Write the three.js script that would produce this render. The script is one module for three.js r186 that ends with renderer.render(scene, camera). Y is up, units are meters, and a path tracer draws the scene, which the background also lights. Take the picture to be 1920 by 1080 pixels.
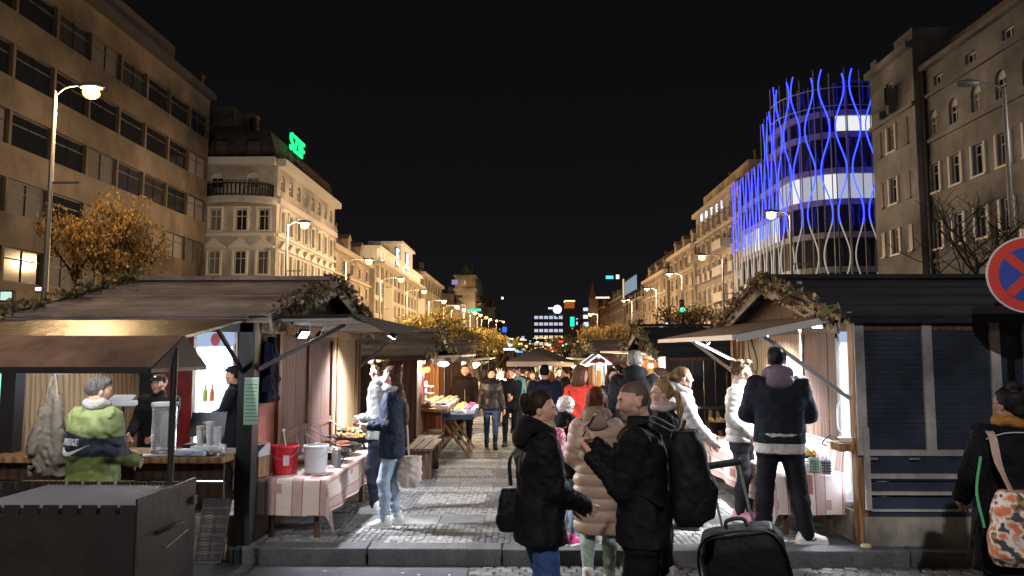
import * as THREE from 'three';
import { mergeGeometries, mergeVertices } from 'three/addons/utils/BufferGeometryUtils.js';
import { RoundedBoxGeometry } from 'three/addons/geometries/RoundedBoxGeometry.js';
import { FontLoader } from 'three/addons/loaders/FontLoader.js';
import { TextGeometry } from 'three/addons/geometries/TextGeometry.js';
import { RectAreaLightUniformsLib } from 'three/addons/lights/RectAreaLightUniformsLib.js';

// ---------- camera, night sky, moon, exposure ----------
RectAreaLightUniformsLib.init();
const F = 1380, W0 = 1920, H0 = 1080;
const scene = new THREE.Scene();
const camera = new THREE.PerspectiveCamera(2 * Math.atan(H0 / 2 / F) * 180 / Math.PI, W0 / H0, 0.1, 2000);
camera.position.set(0, 1.95, 0);
camera.rotation.order = 'YXZ';
camera.rotation.set(Math.atan(120 / F), Math.atan(25 / F), 0);
camera.updateMatrixWorld(true);
const renderer = new THREE.WebGLRenderer();
renderer.toneMapping = THREE.LinearToneMapping;
renderer.toneMappingExposure = 1.0;
renderer.shadowMap.enabled = true;
{ // a night sky: almost black overhead, a little town light low down, the same all round
  const w = 8, h = 64, d = new Float32Array(w * h * 4);
  for (let y = 0; y < h; y++) for (let x = 0; x < w; x++) {
    const el = Math.max(0, (y + 0.5) / h * 2 - 1), k = Math.exp(-el * 7), i = (y * w + x) * 4;
    d[i] = 0.0029 + 0.0064 * k; d[i + 1] = 0.0027 + 0.0060 * k; d[i + 2] = 0.0027 + 0.0076 * k; d[i + 3] = 1;
  }
  const t = new THREE.DataTexture(d, w, h, THREE.RGBAFormat, THREE.FloatType);
  t.mapping = THREE.EquirectangularReflectionMapping; t.magFilter = THREE.LinearFilter; t.needsUpdate = true;
  scene.background = t; scene.environment = t;
}
const moon = new THREE.DirectionalLight(0xfff0dd, 0.012);
moon.position.set(60, 110, 60); moon.castShadow = true;
moon.shadow.camera.left = moon.shadow.camera.bottom = -120; moon.shadow.camera.right = moon.shadow.camera.top = 120; moon.shadow.camera.far = 400;
scene.add(moon, moon.target);

// ---------- helpers ----------
const V = (x, y, z) => new THREE.Vector3(x, y, z);
function rng(s) { return () => { s = (s + 0x6d2b79f5) | 0; let t = Math.imul(s ^ (s >>> 15), 1 | s); t = (t + Math.imul(t ^ (t >>> 7), 61 | t)) ^ t; return ((t ^ (t >>> 14)) >>> 0) / 4294967296; }; }
const R0 = rng(7);
const rr = (a, b, r = R0) => a + (b - a) * r();
const KERB = 6.94, SL = 0.029;
const roadY = (z) => SL * (z + KERB);            // the square falls gently away from the viewer
const paveY = (z) => roadY(z) + 0.15;
const Xp = (px, d) => at(px, 660, d).x;
function at(px, py, d) {                          // the point at depth d (metres along -z) on a line of sight
  const v = V((px - W0 / 2) / F, (H0 / 2 - py) / F, -1).applyEuler(camera.rotation);
  return v.multiplyScalar(d / -v.z).add(camera.position);
}
const used = new Map();
function numbered(n) { const k = used.get(n) ?? 0; used.set(n, k + 1); return k ? n + '_' + String(k).padStart(3, '0') : n; }
function tag(o, label, category, group) { o.userData.label = label; o.userData.category = category; if (group) o.userData.group = group; return o; }
function thing(name, label, category, pos = [0, 0, 0], turn = 0, group) {
  const o = new THREE.Group(); o.name = numbered(name); scene.add(o);
  o.position.set(...(pos.toArray ? pos.toArray() : pos)); o.rotation.y = turn;
  return tag(o, label, category, group);
}
function struct(name, pos = [0, 0, 0]) { const o = new THREE.Group(); o.name = numbered(name); o.position.set(...pos); o.userData.kind = 'structure'; scene.add(o); return o; }
function mk(name, g, m, parent, label) {
  const o = new THREE.Mesh(g, m); o.name = name; o.castShadow = o.receiveShadow = true; if (label) o.userData.label = label;
  (parent || scene).add(o); return o;
}
// a part whose geometry is given in the scene's coordinates (its thing is not turned)
function wp(parent, name, geos, m, label) {
  const g = G(geos); let p = parent; const off = V(0, 0, 0);
  while (p && p !== scene) { off.add(p.position); p = p.parent; }
  g.translate(-off.x, -off.y, -off.z);
  return mk(name, g, m, parent, label);
}
function clean(g) {
  let h = g.index ? g.toNonIndexed() : g;
  if (!h.attributes.normal) h.computeVertexNormals();
  for (const k of Object.keys(h.attributes)) if (k !== 'position' && k !== 'normal') h.deleteAttribute(k);
  return h;
}
function metreUV(g, s = 1) {
  const p = g.attributes.position, n = g.attributes.normal, uv = new Float32Array(p.count * 2);
  for (let i = 0; i < p.count; i++) {
    const ax = Math.abs(n.getX(i)), ay = Math.abs(n.getY(i)), az = Math.abs(n.getZ(i));
    let u, v;
    if (ay > ax && ay > az) { u = p.getX(i); v = p.getZ(i); } else if (ax > az) { u = p.getZ(i); v = p.getY(i); } else { u = p.getX(i); v = p.getY(i); }
    uv[2 * i] = u * s; uv[2 * i + 1] = v * s;
  }
  g.setAttribute('uv', new THREE.BufferAttribute(uv, 2)); return g;
}
function G(list) { list = Array.isArray(list) ? list.flat() : [list]; const g = mergeGeometries(list.map(clean)); return metreUV(g); }
const tmpE = new THREE.Euler();
function place(g, x, y, z, rx = 0, ry = 0, rz = 0) { if (rx || ry || rz) g.applyMatrix4(new THREE.Matrix4().makeRotationFromEuler(tmpE.set(rx, ry, rz))); return g.translate(x, y, z); }
const box = (w, h, d, x = 0, y = 0, z = 0, rx, ry, rz) => place(new THREE.BoxGeometry(w, h, d), x, y, z, rx, ry, rz);
const rbox = (w, h, d, x = 0, y = 0, z = 0, r = 0.01, rx, ry, rz) => place(new RoundedBoxGeometry(w, h, d, 2, Math.min(r, w / 2.1, h / 2.1, d / 2.1)), x, y, z, rx, ry, rz);
const span = (x0, x1, y0, y1, z0, z1) => box(Math.abs(x1 - x0), Math.abs(y1 - y0), Math.abs(z1 - z0), (x0 + x1) / 2, (y0 + y1) / 2, (z0 + z1) / 2);
const rspan = (x0, x1, y0, y1, z0, z1, r = 0.006) => rbox(Math.abs(x1 - x0), Math.abs(y1 - y0), Math.abs(z1 - z0), (x0 + x1) / 2, (y0 + y1) / 2, (z0 + z1) / 2, r);
const cyl = (r0, r1, h, x = 0, y = 0, z = 0, n = 16, rx, ry, rz) => place(new THREE.CylinderGeometry(r1, r0, h, n), x, y, z, rx, ry, rz);
const ball = (r, x = 0, y = 0, z = 0, sx = 1, sy = 1, sz = 1, n = 12) => new THREE.SphereGeometry(r, n, Math.ceil(n * 0.7)).scale(sx, sy, sz).translate(x, y, z);
const UPV = V(0, 1, 0);
function bar(a, b, r = 0.02, r2 = r, n = 8) {
  const d = b.clone().sub(a), g = new THREE.CylinderGeometry(r2, r, d.length(), n);
  g.applyQuaternion(new THREE.Quaternion().setFromUnitVectors(UPV, d.clone().normalize()));
  return g.translate((a.x + b.x) / 2, (a.y + b.y) / 2, (a.z + b.z) / 2);
}
function beam(a, b, w, h) {                       // a rectangular bar between two points, h upwards
  const d = b.clone().sub(a), L = d.length(), z = d.clone().normalize();
  const x = V(0, 1, 0).cross(z); if (x.lengthSq() < 1e-6) x.set(1, 0, 0); x.normalize(); const y = z.clone().cross(x);
  const g = new THREE.BoxGeometry(w, h, L); g.applyMatrix4(new THREE.Matrix4().makeBasis(x, y, z));
  return g.translate((a.x + b.x) / 2, (a.y + b.y) / 2, (a.z + b.z) / 2);
}
const tube = (pts, r, seg = 24, n = 6, closed = false) => new THREE.TubeGeometry(new THREE.CatmullRomCurve3(pts.map((p) => (p.isVector3 ? p : V(...p))), closed), seg, r, n, closed);
const lathe = (pts, n = 20) => new THREE.LatheGeometry(pts.map(([r, y]) => new THREE.Vector2(Math.max(r, 1e-4), y)), n);
// a slab with thickness t below the quad a b c d
function slab(a, b, c, d, t) {
  const n = b.clone().sub(a).cross(d.clone().sub(a)).normalize(); if (n.y < 0) n.negate();
  const top = [a, b, c, d], bot = top.map((p) => p.clone().addScaledVector(n, -t)), P = [], q = (p, r, s, u) => P.push(p, r, s, p, s, u);
  q(...top); q(...bot.slice().reverse());
  for (let i = 0; i < 4; i++) { const j = (i + 1) % 4; q(top[j], top[i], bot[i], bot[j]); }
  const g = new THREE.BufferGeometry(); g.setAttribute('position', new THREE.Float32BufferAttribute(P.flatMap((p) => [p.x, p.y, p.z]), 3));
  g.computeVertexNormals(); return g;
}
function prism(pts, z0, z1) {                     // xy outline pulled along z
  const s = new THREE.Shape(pts.map(([x, y]) => new THREE.Vector2(x, y)));
  return new THREE.ExtrudeGeometry(s, { depth: z1 - z0, bevelEnabled: false }).translate(0, 0, z0);
}

// ---------- value noise and textures ----------
function hash3(x, y, z) { let h = Math.imul(x, 374761393) + Math.imul(y, 668265263) + Math.imul(z, 2147483647 ^ 0x5bd1e995); h = Math.imul(h ^ (h >>> 13), 1274126177); return ((h ^ (h >>> 16)) >>> 0) / 4294967296; }
const sm = (t) => t * t * (3 - 2 * t);
function noise3(x, y, z, per = 0) {
  const xi = Math.floor(x), yi = Math.floor(y), zi = Math.floor(z), u = sm(x - xi), v = sm(y - yi), w = sm(z - zi);
  const m = (a) => (per ? ((a % per) + per) % per : a);
  const h = (a, b, c) => hash3(m(xi + a), m(yi + b), zi + c);
  const l = (a, b, t) => a + (b - a) * t;
  return l(l(l(h(0, 0, 0), h(1, 0, 0), u), l(h(0, 1, 0), h(1, 1, 0), u), v), l(l(h(0, 0, 1), h(1, 0, 1), u), l(h(0, 1, 1), h(1, 1, 1), u), v), w);
}
function tex(n, fn, repeat = 1, srgb = true) {    // fn(u,v) -> [r,g,b] in 0..1, one tile
  const d = new Uint8Array(n * n * 4);
  for (let y = 0; y < n; y++) for (let x = 0; x < n; x++) {
    const c = fn(x / n, y / n), i = (y * n + x) * 4;
    for (let k = 0; k < 3; k++) d[i + k] = Math.max(0, Math.min(255, (c.length ? c[k] : c) * 255)); d[i + 3] = 255;
  }
  const t = new THREE.DataTexture(d, n, n); t.wrapS = t.wrapT = THREE.RepeatWrapping; t.magFilter = THREE.LinearFilter; t.minFilter = THREE.LinearFilter;
  if (srgb) t.colorSpace = THREE.SRGBColorSpace; t.repeat.set(repeat, repeat); t.needsUpdate = true; return t;
}
const fbm = (u, v, p, o, z = 0) => { let s = 0, a = 0.5, n = 0; for (let i = 0; i < o; i++) { s += a * noise3(u * p, v * p, z + i * 7, p); n += a; a *= 0.5; p *= 2; } return s / n; };
const T = {
  grime: tex(512, (u, v) => { const a = fbm(u, v, 4, 6), b = fbm(u, v, 24, 3, 50); const st = fbm(u, v * 0.25, 40, 2, 90), k = 0.42 + 0.8 * a - 0.3 * Math.max(0, b - 0.52) - 0.22 * Math.max(0, st - 0.58); return [k, k * 0.985, k * 0.965]; }, 0.5),
  stone: tex(512, (u, v) => { const a = fbm(u, v, 6, 4), b = fbm(u, v, 96, 2, 20), k = 0.62 + 0.3 * a + 0.28 * (b - 0.5); return [k, k, k]; }, 1),
  wood: tex(512, (u, v) => { const w = fbm(u, v, 3, 3) * 0.6, g = Math.abs(Math.sin((u * 14 + w * 3 + 0.25 * noise3(u * 40, v * 4, 2, 40)) * Math.PI)), f = noise3(u * 128, v * 6, 9, 128); const k = 0.62 + 0.25 * g + 0.2 * (f - 0.5) + 0.12 * (fbm(u, v, 5, 3, 77) - 0.5); return [k, k * 0.96, k * 0.9]; }, 1),
  cloth: tex(256, (u, v) => { const k = 0.86 + 0.1 * (Math.sin(u * 256 * Math.PI / 2) * Math.sin(v * 256 * Math.PI / 2)) + 0.1 * (fbm(u, v, 8, 3) - 0.5); return [k, k, k]; }, 4),
  asphalt: tex(512, (u, v) => { const a = fbm(u, v, 5, 4), b = noise3(u * 170, v * 170, 3, 170), k = 0.6 + 0.3 * a + 0.35 * (b - 0.5); return [k, k, k * 1.02]; }, 0.8),
  hair: tex(256, (u, v) => { const k = 0.45 + 0.75 * noise3(u * 70, v * 4, 5, 70) + 0.35 * (noise3(u * 128, v * 3, 8, 128) - 0.5); return [k, k * 0.97, k * 0.93]; }, 5),
  bumps: tex(512, (u, v) => { const k = fbm(u, v, 16, 5); return [k, k, k]; }, 1, false),
};
T.grimeBig = T.grime.clone(); T.grimeBig.repeat.set(0.09, 0.09);
T.woodBig = T.wood.clone(); T.woodBig.repeat.set(0.8, 0.5);
const M = (hex, rough = 0.8, o = {}) => new THREE.MeshStandardMaterial({ color: hex, roughness: rough, ...o });
const L3 = (r, g, b) => new THREE.Color().setRGB(r, g, b);
const glow = (c, k, base = 0x111111) => new THREE.MeshStandardMaterial({ color: base, emissive: c, emissiveIntensity: k, roughness: 0.6 });
const fontBold = await new FontLoader().loadAsync('fonts/droid/droid_sans_bold.typeface.json');
const fontReg = await new FontLoader().loadAsync('fonts/droid/droid_sans_regular.typeface.json');
function text(s, size, depth, font = fontBold) { const g = new TextGeometry(s, { font, size, depth, curveSegments: 4, bevelEnabled: false }); g.computeBoundingBox(); const b = g.boundingBox; return g.translate(-(b.min.x + b.max.x) / 2, -(b.min.y + b.max.y) / 2, 0); }
function lampPoint(parent, x, y, z, color, cd, soft = 3) { const l = new THREE.PointLight(color, cd); l.position.set(x, y, z); l.castShadow = true; l.shadow.radius = soft; l.name = 'lamp'; parent.add(l); return l; }
function lampSpot(parent, pos, target, color, cd, angle, pen = 0.5, soft = 3) {
  const l = new THREE.SpotLight(color, cd, 0, angle, pen, 2); l.position.copy(pos); l.castShadow = true; l.shadow.radius = soft; l.name = 'lamp';
  parent.add(l); l.target.position.copy(target); parent.add(l.target); return l;
}

// ================= ground, road, pavement =================
const mAsphalt = M(L3(0.17, 0.175, 0.185), 0.85, { map: T.asphalt, bumpMap: T.bumps, bumpScale: 0.004 });
const mGranite = M(L3(0.24, 0.245, 0.245), 0.75, { map: T.stone, bumpMap: T.bumps, bumpScale: 0.003 });
const mGraniteB = M(L3(0.195, 0.2, 0.205), 0.75, { map: T.stone, bumpMap: T.bumps, bumpScale: 0.003 });
const mJoint = M(L3(0.06, 0.057, 0.052), 0.95, { map: T.stone });
const mKerb = M(L3(0.17, 0.175, 0.18), 0.8, { map: T.stone, bumpMap: T.bumps, bumpScale: 0.004 });
const mCob = M(0xffffff, 0.7, { map: T.stone, bumpMap: T.bumps, bumpScale: 0.004 });
const cobTone = [L3(0.46, 0.455, 0.43), L3(0.16, 0.165, 0.17)];
function sheet(x0, x1, z0, z1, f) { const g = slab(V(x0, f(z0), z0), V(x1, f(z0), z0), V(x1, f(z1), z1), V(x0, f(z1), z1), 0.05); return G(g); }
{
  const g = struct('ground');
  mk('ground', sheet(-300, 300, 60, -900, (z) => roadY(z) - 0.012), mAsphalt, g);
  // road in front of the kerb: smooth asphalt to the left, setts to the right
  const road = struct('road');
  mk('asphalt', sheet(-14, -0.52, 8, -KERB + 0.004, roadY), mAsphalt, road);
  const sg = [0, 1, 2].map((i) => G(rbox(0.105 - i * 0.006, 0.05, 0.098, 0, 0, 0, 0.012)));
  const sm_ = [L3(0.30, 0.29, 0.26), L3(0.24, 0.235, 0.215), L3(0.36, 0.345, 0.31), L3(0.2, 0.2, 0.19)].map((c) => M(c, 0.7, { map: T.stone, bumpMap: T.bumps, bumpScale: 0.004 }));
  mk('bedding', sheet(-0.52, 14, 8, -KERB + 0.004, (z) => roadY(z) - 0.008), mJoint, road);
  const r = rng(31), far = [];
  let n = 0;
  for (let row = 0; row < 14; row++) for (let c = 0; c < 62; c++) {
    const z = -KERB + 0.07 + row * 0.108 + rr(-0.006, 0.006, r), x = -0.46 + c * 0.113 + (row % 2) * 0.056 + Math.sin(row * 0.9) * 0.01 + rr(-0.006, 0.006, r);
    if (x > 1.9 + (row - 2) * 0.15 && x < 2.62 - row * 0.14) continue;
    const rot = rr(-0.1, 0.1, r), y = roadY(z) - 0.02 + rr(-0.004, 0.004, r), tone = Math.floor(r() * 4);
    if (row < 6 && x < 4.6 && n < 290) { const m = mk('sett', sg[n % 3], sm_[tone], road); m.position.set(x, y, z); m.rotation.set(SL, rot, rr(-0.02, 0.02, r)); n++; } else far.push([x, y, z, rot, tone]);
  }
  const im = new THREE.InstancedMesh(sg[0], mCob, far.length), mt = new THREE.Matrix4(), q = new THREE.Quaternion(), e = new THREE.Euler();
  far.forEach(([x, y, z, rot, tone], i) => { im.setMatrixAt(i, mt.compose(V(x, y, z), q.setFromEuler(e.set(0, rot, 0)), V(1, 1, 1))); im.setColorAt(i, sm_[tone].color); });
  im.name = 'setts'; im.userData.kind = 'stuff'; im.receiveShadow = true; road.add(im);
  // smooth stone slab let into the setts
  const s1 = mk('paving_slab', G(slab(V(1.72, roadY(-6.93) + 0.004, -6.93), V(2.62, roadY(-6.93) + 0.004, -6.93), V(2.1, roadY(-6.2) + 0.004, -6.2), V(1.55, roadY(-6.2) + 0.004, -6.2), 0.04)), mGranite, road);

  // pavement of the market
  const pave = struct('pavement');
  mk('bedding', sheet(-12, 12, -KERB - 0.02, -150, (z) => paveY(z) - 0.012), mJoint, pave);
  const kg = G(rbox(1.228, 0.2, 0.21, 0, 0, 0, 0.014));
  for (let k = -8; k <= 8; k++) {
    const m = mk('kerb_stone', kg, k % 3 ? mKerb : mGraniteB, pave); m.position.set(-0.84 + k * 1.24 + rr(-0.004, 0.004), paveY(-KERB) - 0.1 + rr(-0.004, 0.002), -KERB - 0.1 + rr(-0.004, 0.004)); m.rotation.x = SL; m.rotation.y = rr(-0.004, 0.004);
  }
  const slg = G(rbox(0.485, 0.08, 0.44, 0, 0, 0, 0.006));
  const rows = [];
  for (let j = 0; j < 16; j++) rows.push(8.305 + 2.53 * j);
  rows.forEach((d, j) => { for (let c = -7; c <= 9; c++) { const x = -0.7 + c * 0.492; if (Math.abs(x - 0.48) < 0.3) continue; const m = mk('paving_slab', slg, (c * 7 + j * 3) % 4 ? mGranite : mGraniteB, pave); m.position.set(x, paveY(-d) - 0.04 + rr(-0.003, 0.001), -d); m.rotation.x = SL; m.rotation.z = rr(-0.004, 0.004); } });
  const slz = G(rbox(0.32, 0.08, 0.62, 0, 0, 0, 0.006));
  for (let j = 0; j < 34; j++) { const d = 7.47 + j * 0.632; const m = mk('paving_slab', slz, j % 3 ? mGraniteB : mGranite, pave); m.position.set(0.48, paveY(-d) - 0.041, -d); m.rotation.x = SL; }
  // mosaic: pale stripes beside each row of slabs, grey fields with pale oblongs between
  const cg = [G(rbox(0.056, 0.04, 0.056, 0, 0, 0, 0.007)), G(rbox(0.062, 0.04, 0.05, 0, 0, 0, 0.007)), G(rbox(0.05, 0.04, 0.06, 0, 0, 0, 0.008))];
  const tones = [0.42, 0.5, 0.36, 0.13, 0.17, 0.21].map((k, i) => M(i < 3 ? L3(k, k * 0.985, k * 0.93) : L3(k, k * 1.01, k * 1.03), 0.7, { map: T.stone, bumpMap: T.bumps, bumpScale: 0.003 }));
  const rest = []; let near = 0; const pr = rng(5);
  for (let d = 7.18; d < 22; d += 0.061) {
    const ph = ((d - 8.08) % 2.53 + 2.53) % 2.53; if (ph < 0.46) continue;
    const edge = d < 13 ? 2.75 : 1.9, left = d < 12 ? -2.6 : -1.85;
    for (let x = left; x < edge; x += 0.0605) {
      if (Math.abs(x - 0.48) < 0.19) continue;
      let light = ph < 0.9 || ph > 2.1;
      const cell = (((x + 1.34) % 1.25) + 1.25) % 1.25;
      if (ph > 1.18 && ph < 1.92 && cell < 0.82) light = true;
      if (x > 0.64) light = light || pr() < 0.7;
      if (pr() < 0.07) light = !light;
      const t = (light ? 0 : 3) + Math.floor(pr() * 3), jx = x + rr(-0.004, 0.004, pr), jz = -d + rr(-0.005, 0.005, pr), y = paveY(jz) - 0.018 + rr(-0.003, 0.003, pr), rot = rr(-0.13, 0.13, pr);
      if (near < 290 && d < 7.6 && x > -1.9) { near++; const m = mk('cobble', cg[near % 3], tones[t], pave); m.position.set(jx, y, jz); m.rotation.set(SL, rot, 0); } else rest.push([jx, y, jz, rot, t]);
    }
  }
  const im2 = new THREE.InstancedMesh(cg[0], mCob, rest.length);
  rest.forEach(([x, y, z, rot, t], i) => { im2.setMatrixAt(i, mt.compose(V(x, y, z), q.setFromEuler(e.set(SL, rot, 0)), V(1, 1, 1))); im2.setColorAt(i, tones[t].color); });
  im2.name = 'cobbles'; im2.userData.kind = 'stuff'; im2.receiveShadow = true; pave.add(im2);
  // farther on the mosaic is one surface with its bands as material
  const mFar = M(0xffffff, 0.75, { map: (() => { const t = tex(512, (u, v) => { const ph = v * 2.53; const k = ph < 0.46 ? 0.42 : (ph < 0.9 || ph > 2.1) ? 0.66 : (ph > 1.18 && ph < 1.92 && u < 0.66) ? 0.64 : 0.42; const n = k + 0.22 * (hash3(Math.floor(u * 21), Math.floor(v * 42), 3) - 0.5); return [n, n * 0.99, n * 0.96]; }, 1); t.repeat.set(1 / 1.25, 1 / 2.53); return t; })() });
  mk('mosaic', sheet(-12, 12, -22.03, -149, (z) => paveY(z) - 0.004), mFar, pave);
}

// ================= buildings =================
const glassDark = M(L3(0.012, 0.013, 0.016), 0.12, { metalness: 0.0 });
const curtain = M(L3(0.16, 0.15, 0.135), 0.9), blind = M(L3(0.07, 0.065, 0.06), 0.8), rw = rng(1234);
const glassMid = M(L3(0.03, 0.03, 0.034), 0.15);
const litWarm = glow(0xffc37a, 0.55), litWhite = glow(0xf4f3ff, 0.75), litDim = glow(0xffb060, 0.18);
const wallMat = (r, g, b) => M(L3(r, g, b), 0.9, { map: T.grimeBig, bumpMap: T.bumps, bumpScale: 0.006 });
const DIR = { street_left: [V(0, 0, -1), V(1, 0, 0)], street_right: [V(0, 0, 1), V(-1, 0, 0)], front: [V(1, 0, 0), V(0, 0, 1)] };
function frameOf(o, dir) { const [u, n] = DIR[dir] ?? dir; return new THREE.Matrix4().makeBasis(u, UPV, n).setPosition(o); }
function inFrame(parent, name, geo, mat, fm, label) {  // a part built in facade coordinates (along, up, out)
  const o = mk(name, geo, mat, parent, label);
  const m = fm.clone(); let p = parent; const off = V(0, 0, 0); while (p && p !== scene) { off.add(p.position); p = p.parent; }
  m.setPosition(V().setFromMatrixPosition(m).sub(off)); m.decompose(o.position, o.quaternion, o.scale); return o;
}
const winCache = new Map();
function windowGeo(w, h, style) {
  const key = [w.toFixed(2), h.toFixed(2), style].join();
  if (winCache.has(key)) return winCache.get(key);
  const t = 0.07, fr = [], z = -0.2, d = 0.07, arch = style.includes('arch'), hh = arch ? h - w / 2 : h;
  fr.push(box(t, hh, d, -w / 2 + t / 2, hh / 2, z), box(t, hh, d, w / 2 - t / 2, hh / 2, z), box(w - 2 * t, t, d, 0, t / 2, z));
  if (!arch) fr.push(box(w - 2 * t, t, d, 0, h - t / 2, z));
  if (style.includes('cross')) { fr.push(box(t * 0.9, hh - t, d * 0.8, 0, hh / 2, z)); fr.push(box(w - 2 * t, t * 0.9, d * 0.8, 0, hh * 0.68, z)); }
  if (style.includes('split')) fr.push(box(t * 0.8, hh - t, d * 0.8, 0, hh / 2, z));
  if (arch) { const s = new THREE.Shape(); s.absarc(0, 0, w / 2, 0, Math.PI); const hole = new THREE.Path(); hole.absarc(0, 0, w / 2 - t, Math.PI, 0, true); s.holes.push(hole); const g = new THREE.ExtrudeGeometry(s, { depth: d, bevelEnabled: false, curveSegments: 8 }); fr.push(g.translate(0, hh, z - d / 2)); fr.push(box(t * 0.8, w / 2 - t, d * 0.7, 0, hh + w / 4, z)); }
  if (style.includes('sill')) fr.push(box(w + 0.3, 0.12, 0.3, 0, -0.06, 0.0));
  if (style.includes('head')) fr.push(box(w + 0.3, 0.16, 0.2, 0, h + 0.12, 0.06));
  if (style.includes('jamb')) fr.push(box(0.16, h, 0.14, -w / 2 - 0.08, h / 2, 0.03), box(0.16, h, 0.14, w / 2 + 0.08, h / 2, 0.03));
  if (style.includes('gable')) { fr.push(prism([[-w / 2 - 0.45, h + 0.3], [w / 2 + 0.45, h + 0.3], [0, h + 1.0]], -0.05, 0.3)); fr.push(box(w + 0.9, 0.14, 0.42, 0, h + 0.27, 0.1)); }
  const pane = [arch ? (() => { const s = new THREE.Shape(); s.moveTo(-w / 2, 0); s.lineTo(w / 2, 0); s.lineTo(w / 2, hh); s.absarc(0, hh, w / 2, 0, Math.PI); s.lineTo(-w / 2, 0); return new THREE.ExtrudeGeometry(s, { depth: 0.02, bevelEnabled: false, curveSegments: 8 }).translate(0, 0, z - 0.03); })() : box(w, h, 0.02, 0, h / 2, z - 0.02)];
  const out = [G(fr), G(pane)]; winCache.set(key, out); return out;
}
// rows: [{ y0, y1, wins: [centres], w, style, lit: (i) => material or null }], bottom to top
function facade(parent, o, dir, w, h, rows, mWall, mFrame, opt = {}) {
  const fm = frameOf(o, dir), wall = [], T0 = 0.34; let y = opt.y0 ?? 0;
  const strip = (a, b) => { if (b - a > 0.01) wall.push(box(w, b - a, T0, w / 2, (a + b) / 2, -T0 / 2)); };
  for (const r of rows) {
    strip(y, r.y0); let x = 0;
    if (r.style.includes('arch')) {
      const s = new THREE.Shape(); s.moveTo(0, r.y0); s.lineTo(w, r.y0); s.lineTo(w, r.y1 + 0.1); s.lineTo(0, r.y1 + 0.1);
      for (const c of r.wins) { const p = new THREE.Path(), a = r.w / 2, t = r.y1 - a; p.moveTo(c - a, r.y0 + 0.02); p.lineTo(c - a, t); p.absarc(c, t, a, Math.PI, 0, true); p.lineTo(c + a, r.y0 + 0.02); p.lineTo(c - a, r.y0 + 0.02); s.holes.push(p); }
      wall.push(new THREE.ExtrudeGeometry(s, { depth: T0, bevelEnabled: false, curveSegments: 8 }).translate(0, 0, -T0)); y = r.y1 + 0.1;
    } else {
      for (const c of r.wins) { const a = c - r.w / 2; if (a > x) wall.push(box(a - x, r.y1 - r.y0, T0, (a + x) / 2, (r.y0 + r.y1) / 2, -T0 / 2)); x = c + r.w / 2; }
      if (x < w) wall.push(box(w - x, r.y1 - r.y0, T0, (w + x) / 2, (r.y0 + r.y1) / 2, -T0 / 2)); y = r.y1;
    }
    r.wins.forEach((c, i) => {
      const [fg, pg] = windowGeo(r.w, r.y1 - r.y0, r.style), m = fm.clone().multiply(new THREE.Matrix4().makeTranslation(c, r.y0, 0));
      const wo = inFrame(parent, 'window', fg, r.frame ?? mFrame, m);
      mk('pane', pg, (r.lit && r.lit(i)) || (opt.plainGlass ? glassDark : [glassDark, glassDark, glassMid, curtain, glassDark, blind][Math.floor(rw() * 6)]), wo);
    });
  }
  strip(y, h);
  const dep = opt.depth ?? 12; wall.push(box(w - 2 * (opt.inset ?? 0.01), h - (opt.y0 ?? 0) - 0.02, dep, w / 2, ((opt.y0 ?? 0) + h) / 2 - 0.01, -T0 - dep / 2 - 0.02));
  inFrame(parent, 'wall', G(wall), mWall, fm);
  for (const [yy, hh, dd] of opt.cornice ?? []) inFrame(parent, 'cornice', G(box(w + 0.02, hh, dd + 0.1, w / 2, yy, dd / 2 - 0.05)), opt.mCornice ?? mFrame, fm);
  return fm;
}
const cols = (n, a, step) => Array.from({ length: n }, (_, i) => a + i * step);
const rb = rng(99);

// ---- left: the banded office block nearest the viewer
{
  const x = -25, z0 = -22, z1 = -56.5, w = z0 - z1, y0 = roadY(-56) - 1;
  const b = thing('office_building', 'brown office block with long bands of dark windows behind the leftmost street lamp', 'building', [x, y0, (z0 + z1) / 2]);
  const mW = wallMat(0.165, 0.128, 0.09), mF = M(L3(0.05, 0.045, 0.04), 0.6), rows = [];
  for (let k = 0; k < 6; k++) { const s = 2.9 + k * 3.32; rows.push({ y0: s + 1.55, y1: s + 3.25, wins: cols(11, 1.57, 3.13), w: 2.95, style: 'split cross', frame: mF, lit: k === 0 ? (i) => (i % 3 === 1 ? litDim : null) : null }); }
  facade(b, V(x, y0, z0), 'street_left', w, 24.6, rows, mW, mF, { cornice: [[24.5, 0.5, 0.5], [4.1, 0.3, 0.25]] });
  // shops along its foot, their windows lit
  for (let i = 0; i < 6; i++) { const s = wp(b, 'shop_window', [span(x + 0.02, x + 0.1, y0 + 1.2, y0 + 3.6, z0 - 8 - i * 4.4, z0 - 11.4 - i * 4.4)], i % 2 ? litWarm : litDim); mk('frame', G([box(0.1, 2.6, 0.12, 0.1, y0 + 2.4 - b.position.y, z0 - 8 - i * 4.4 - b.position.z), box(0.1, 2.6, 0.12, 0.1, y0 + 2.4 - b.position.y, z0 - 11.4 - i * 4.4 - b.position.z), box(0.1, 0.14, 3.4, 0.1, y0 + 3.68 - b.position.y, z0 - 9.7 - i * 4.4 - b.position.z)]), mF, s); }
  wp(b, 'roof', [span(x - 10, x - 1.5, y0 + 24.6, y0 + 27.4, z0, z1 + 3), span(x - 10, x + 0.4, y0 + 24.55, y0 + 24.75, z0, z1)], M(L3(0.08, 0.065, 0.055), 0.8));
}
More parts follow.
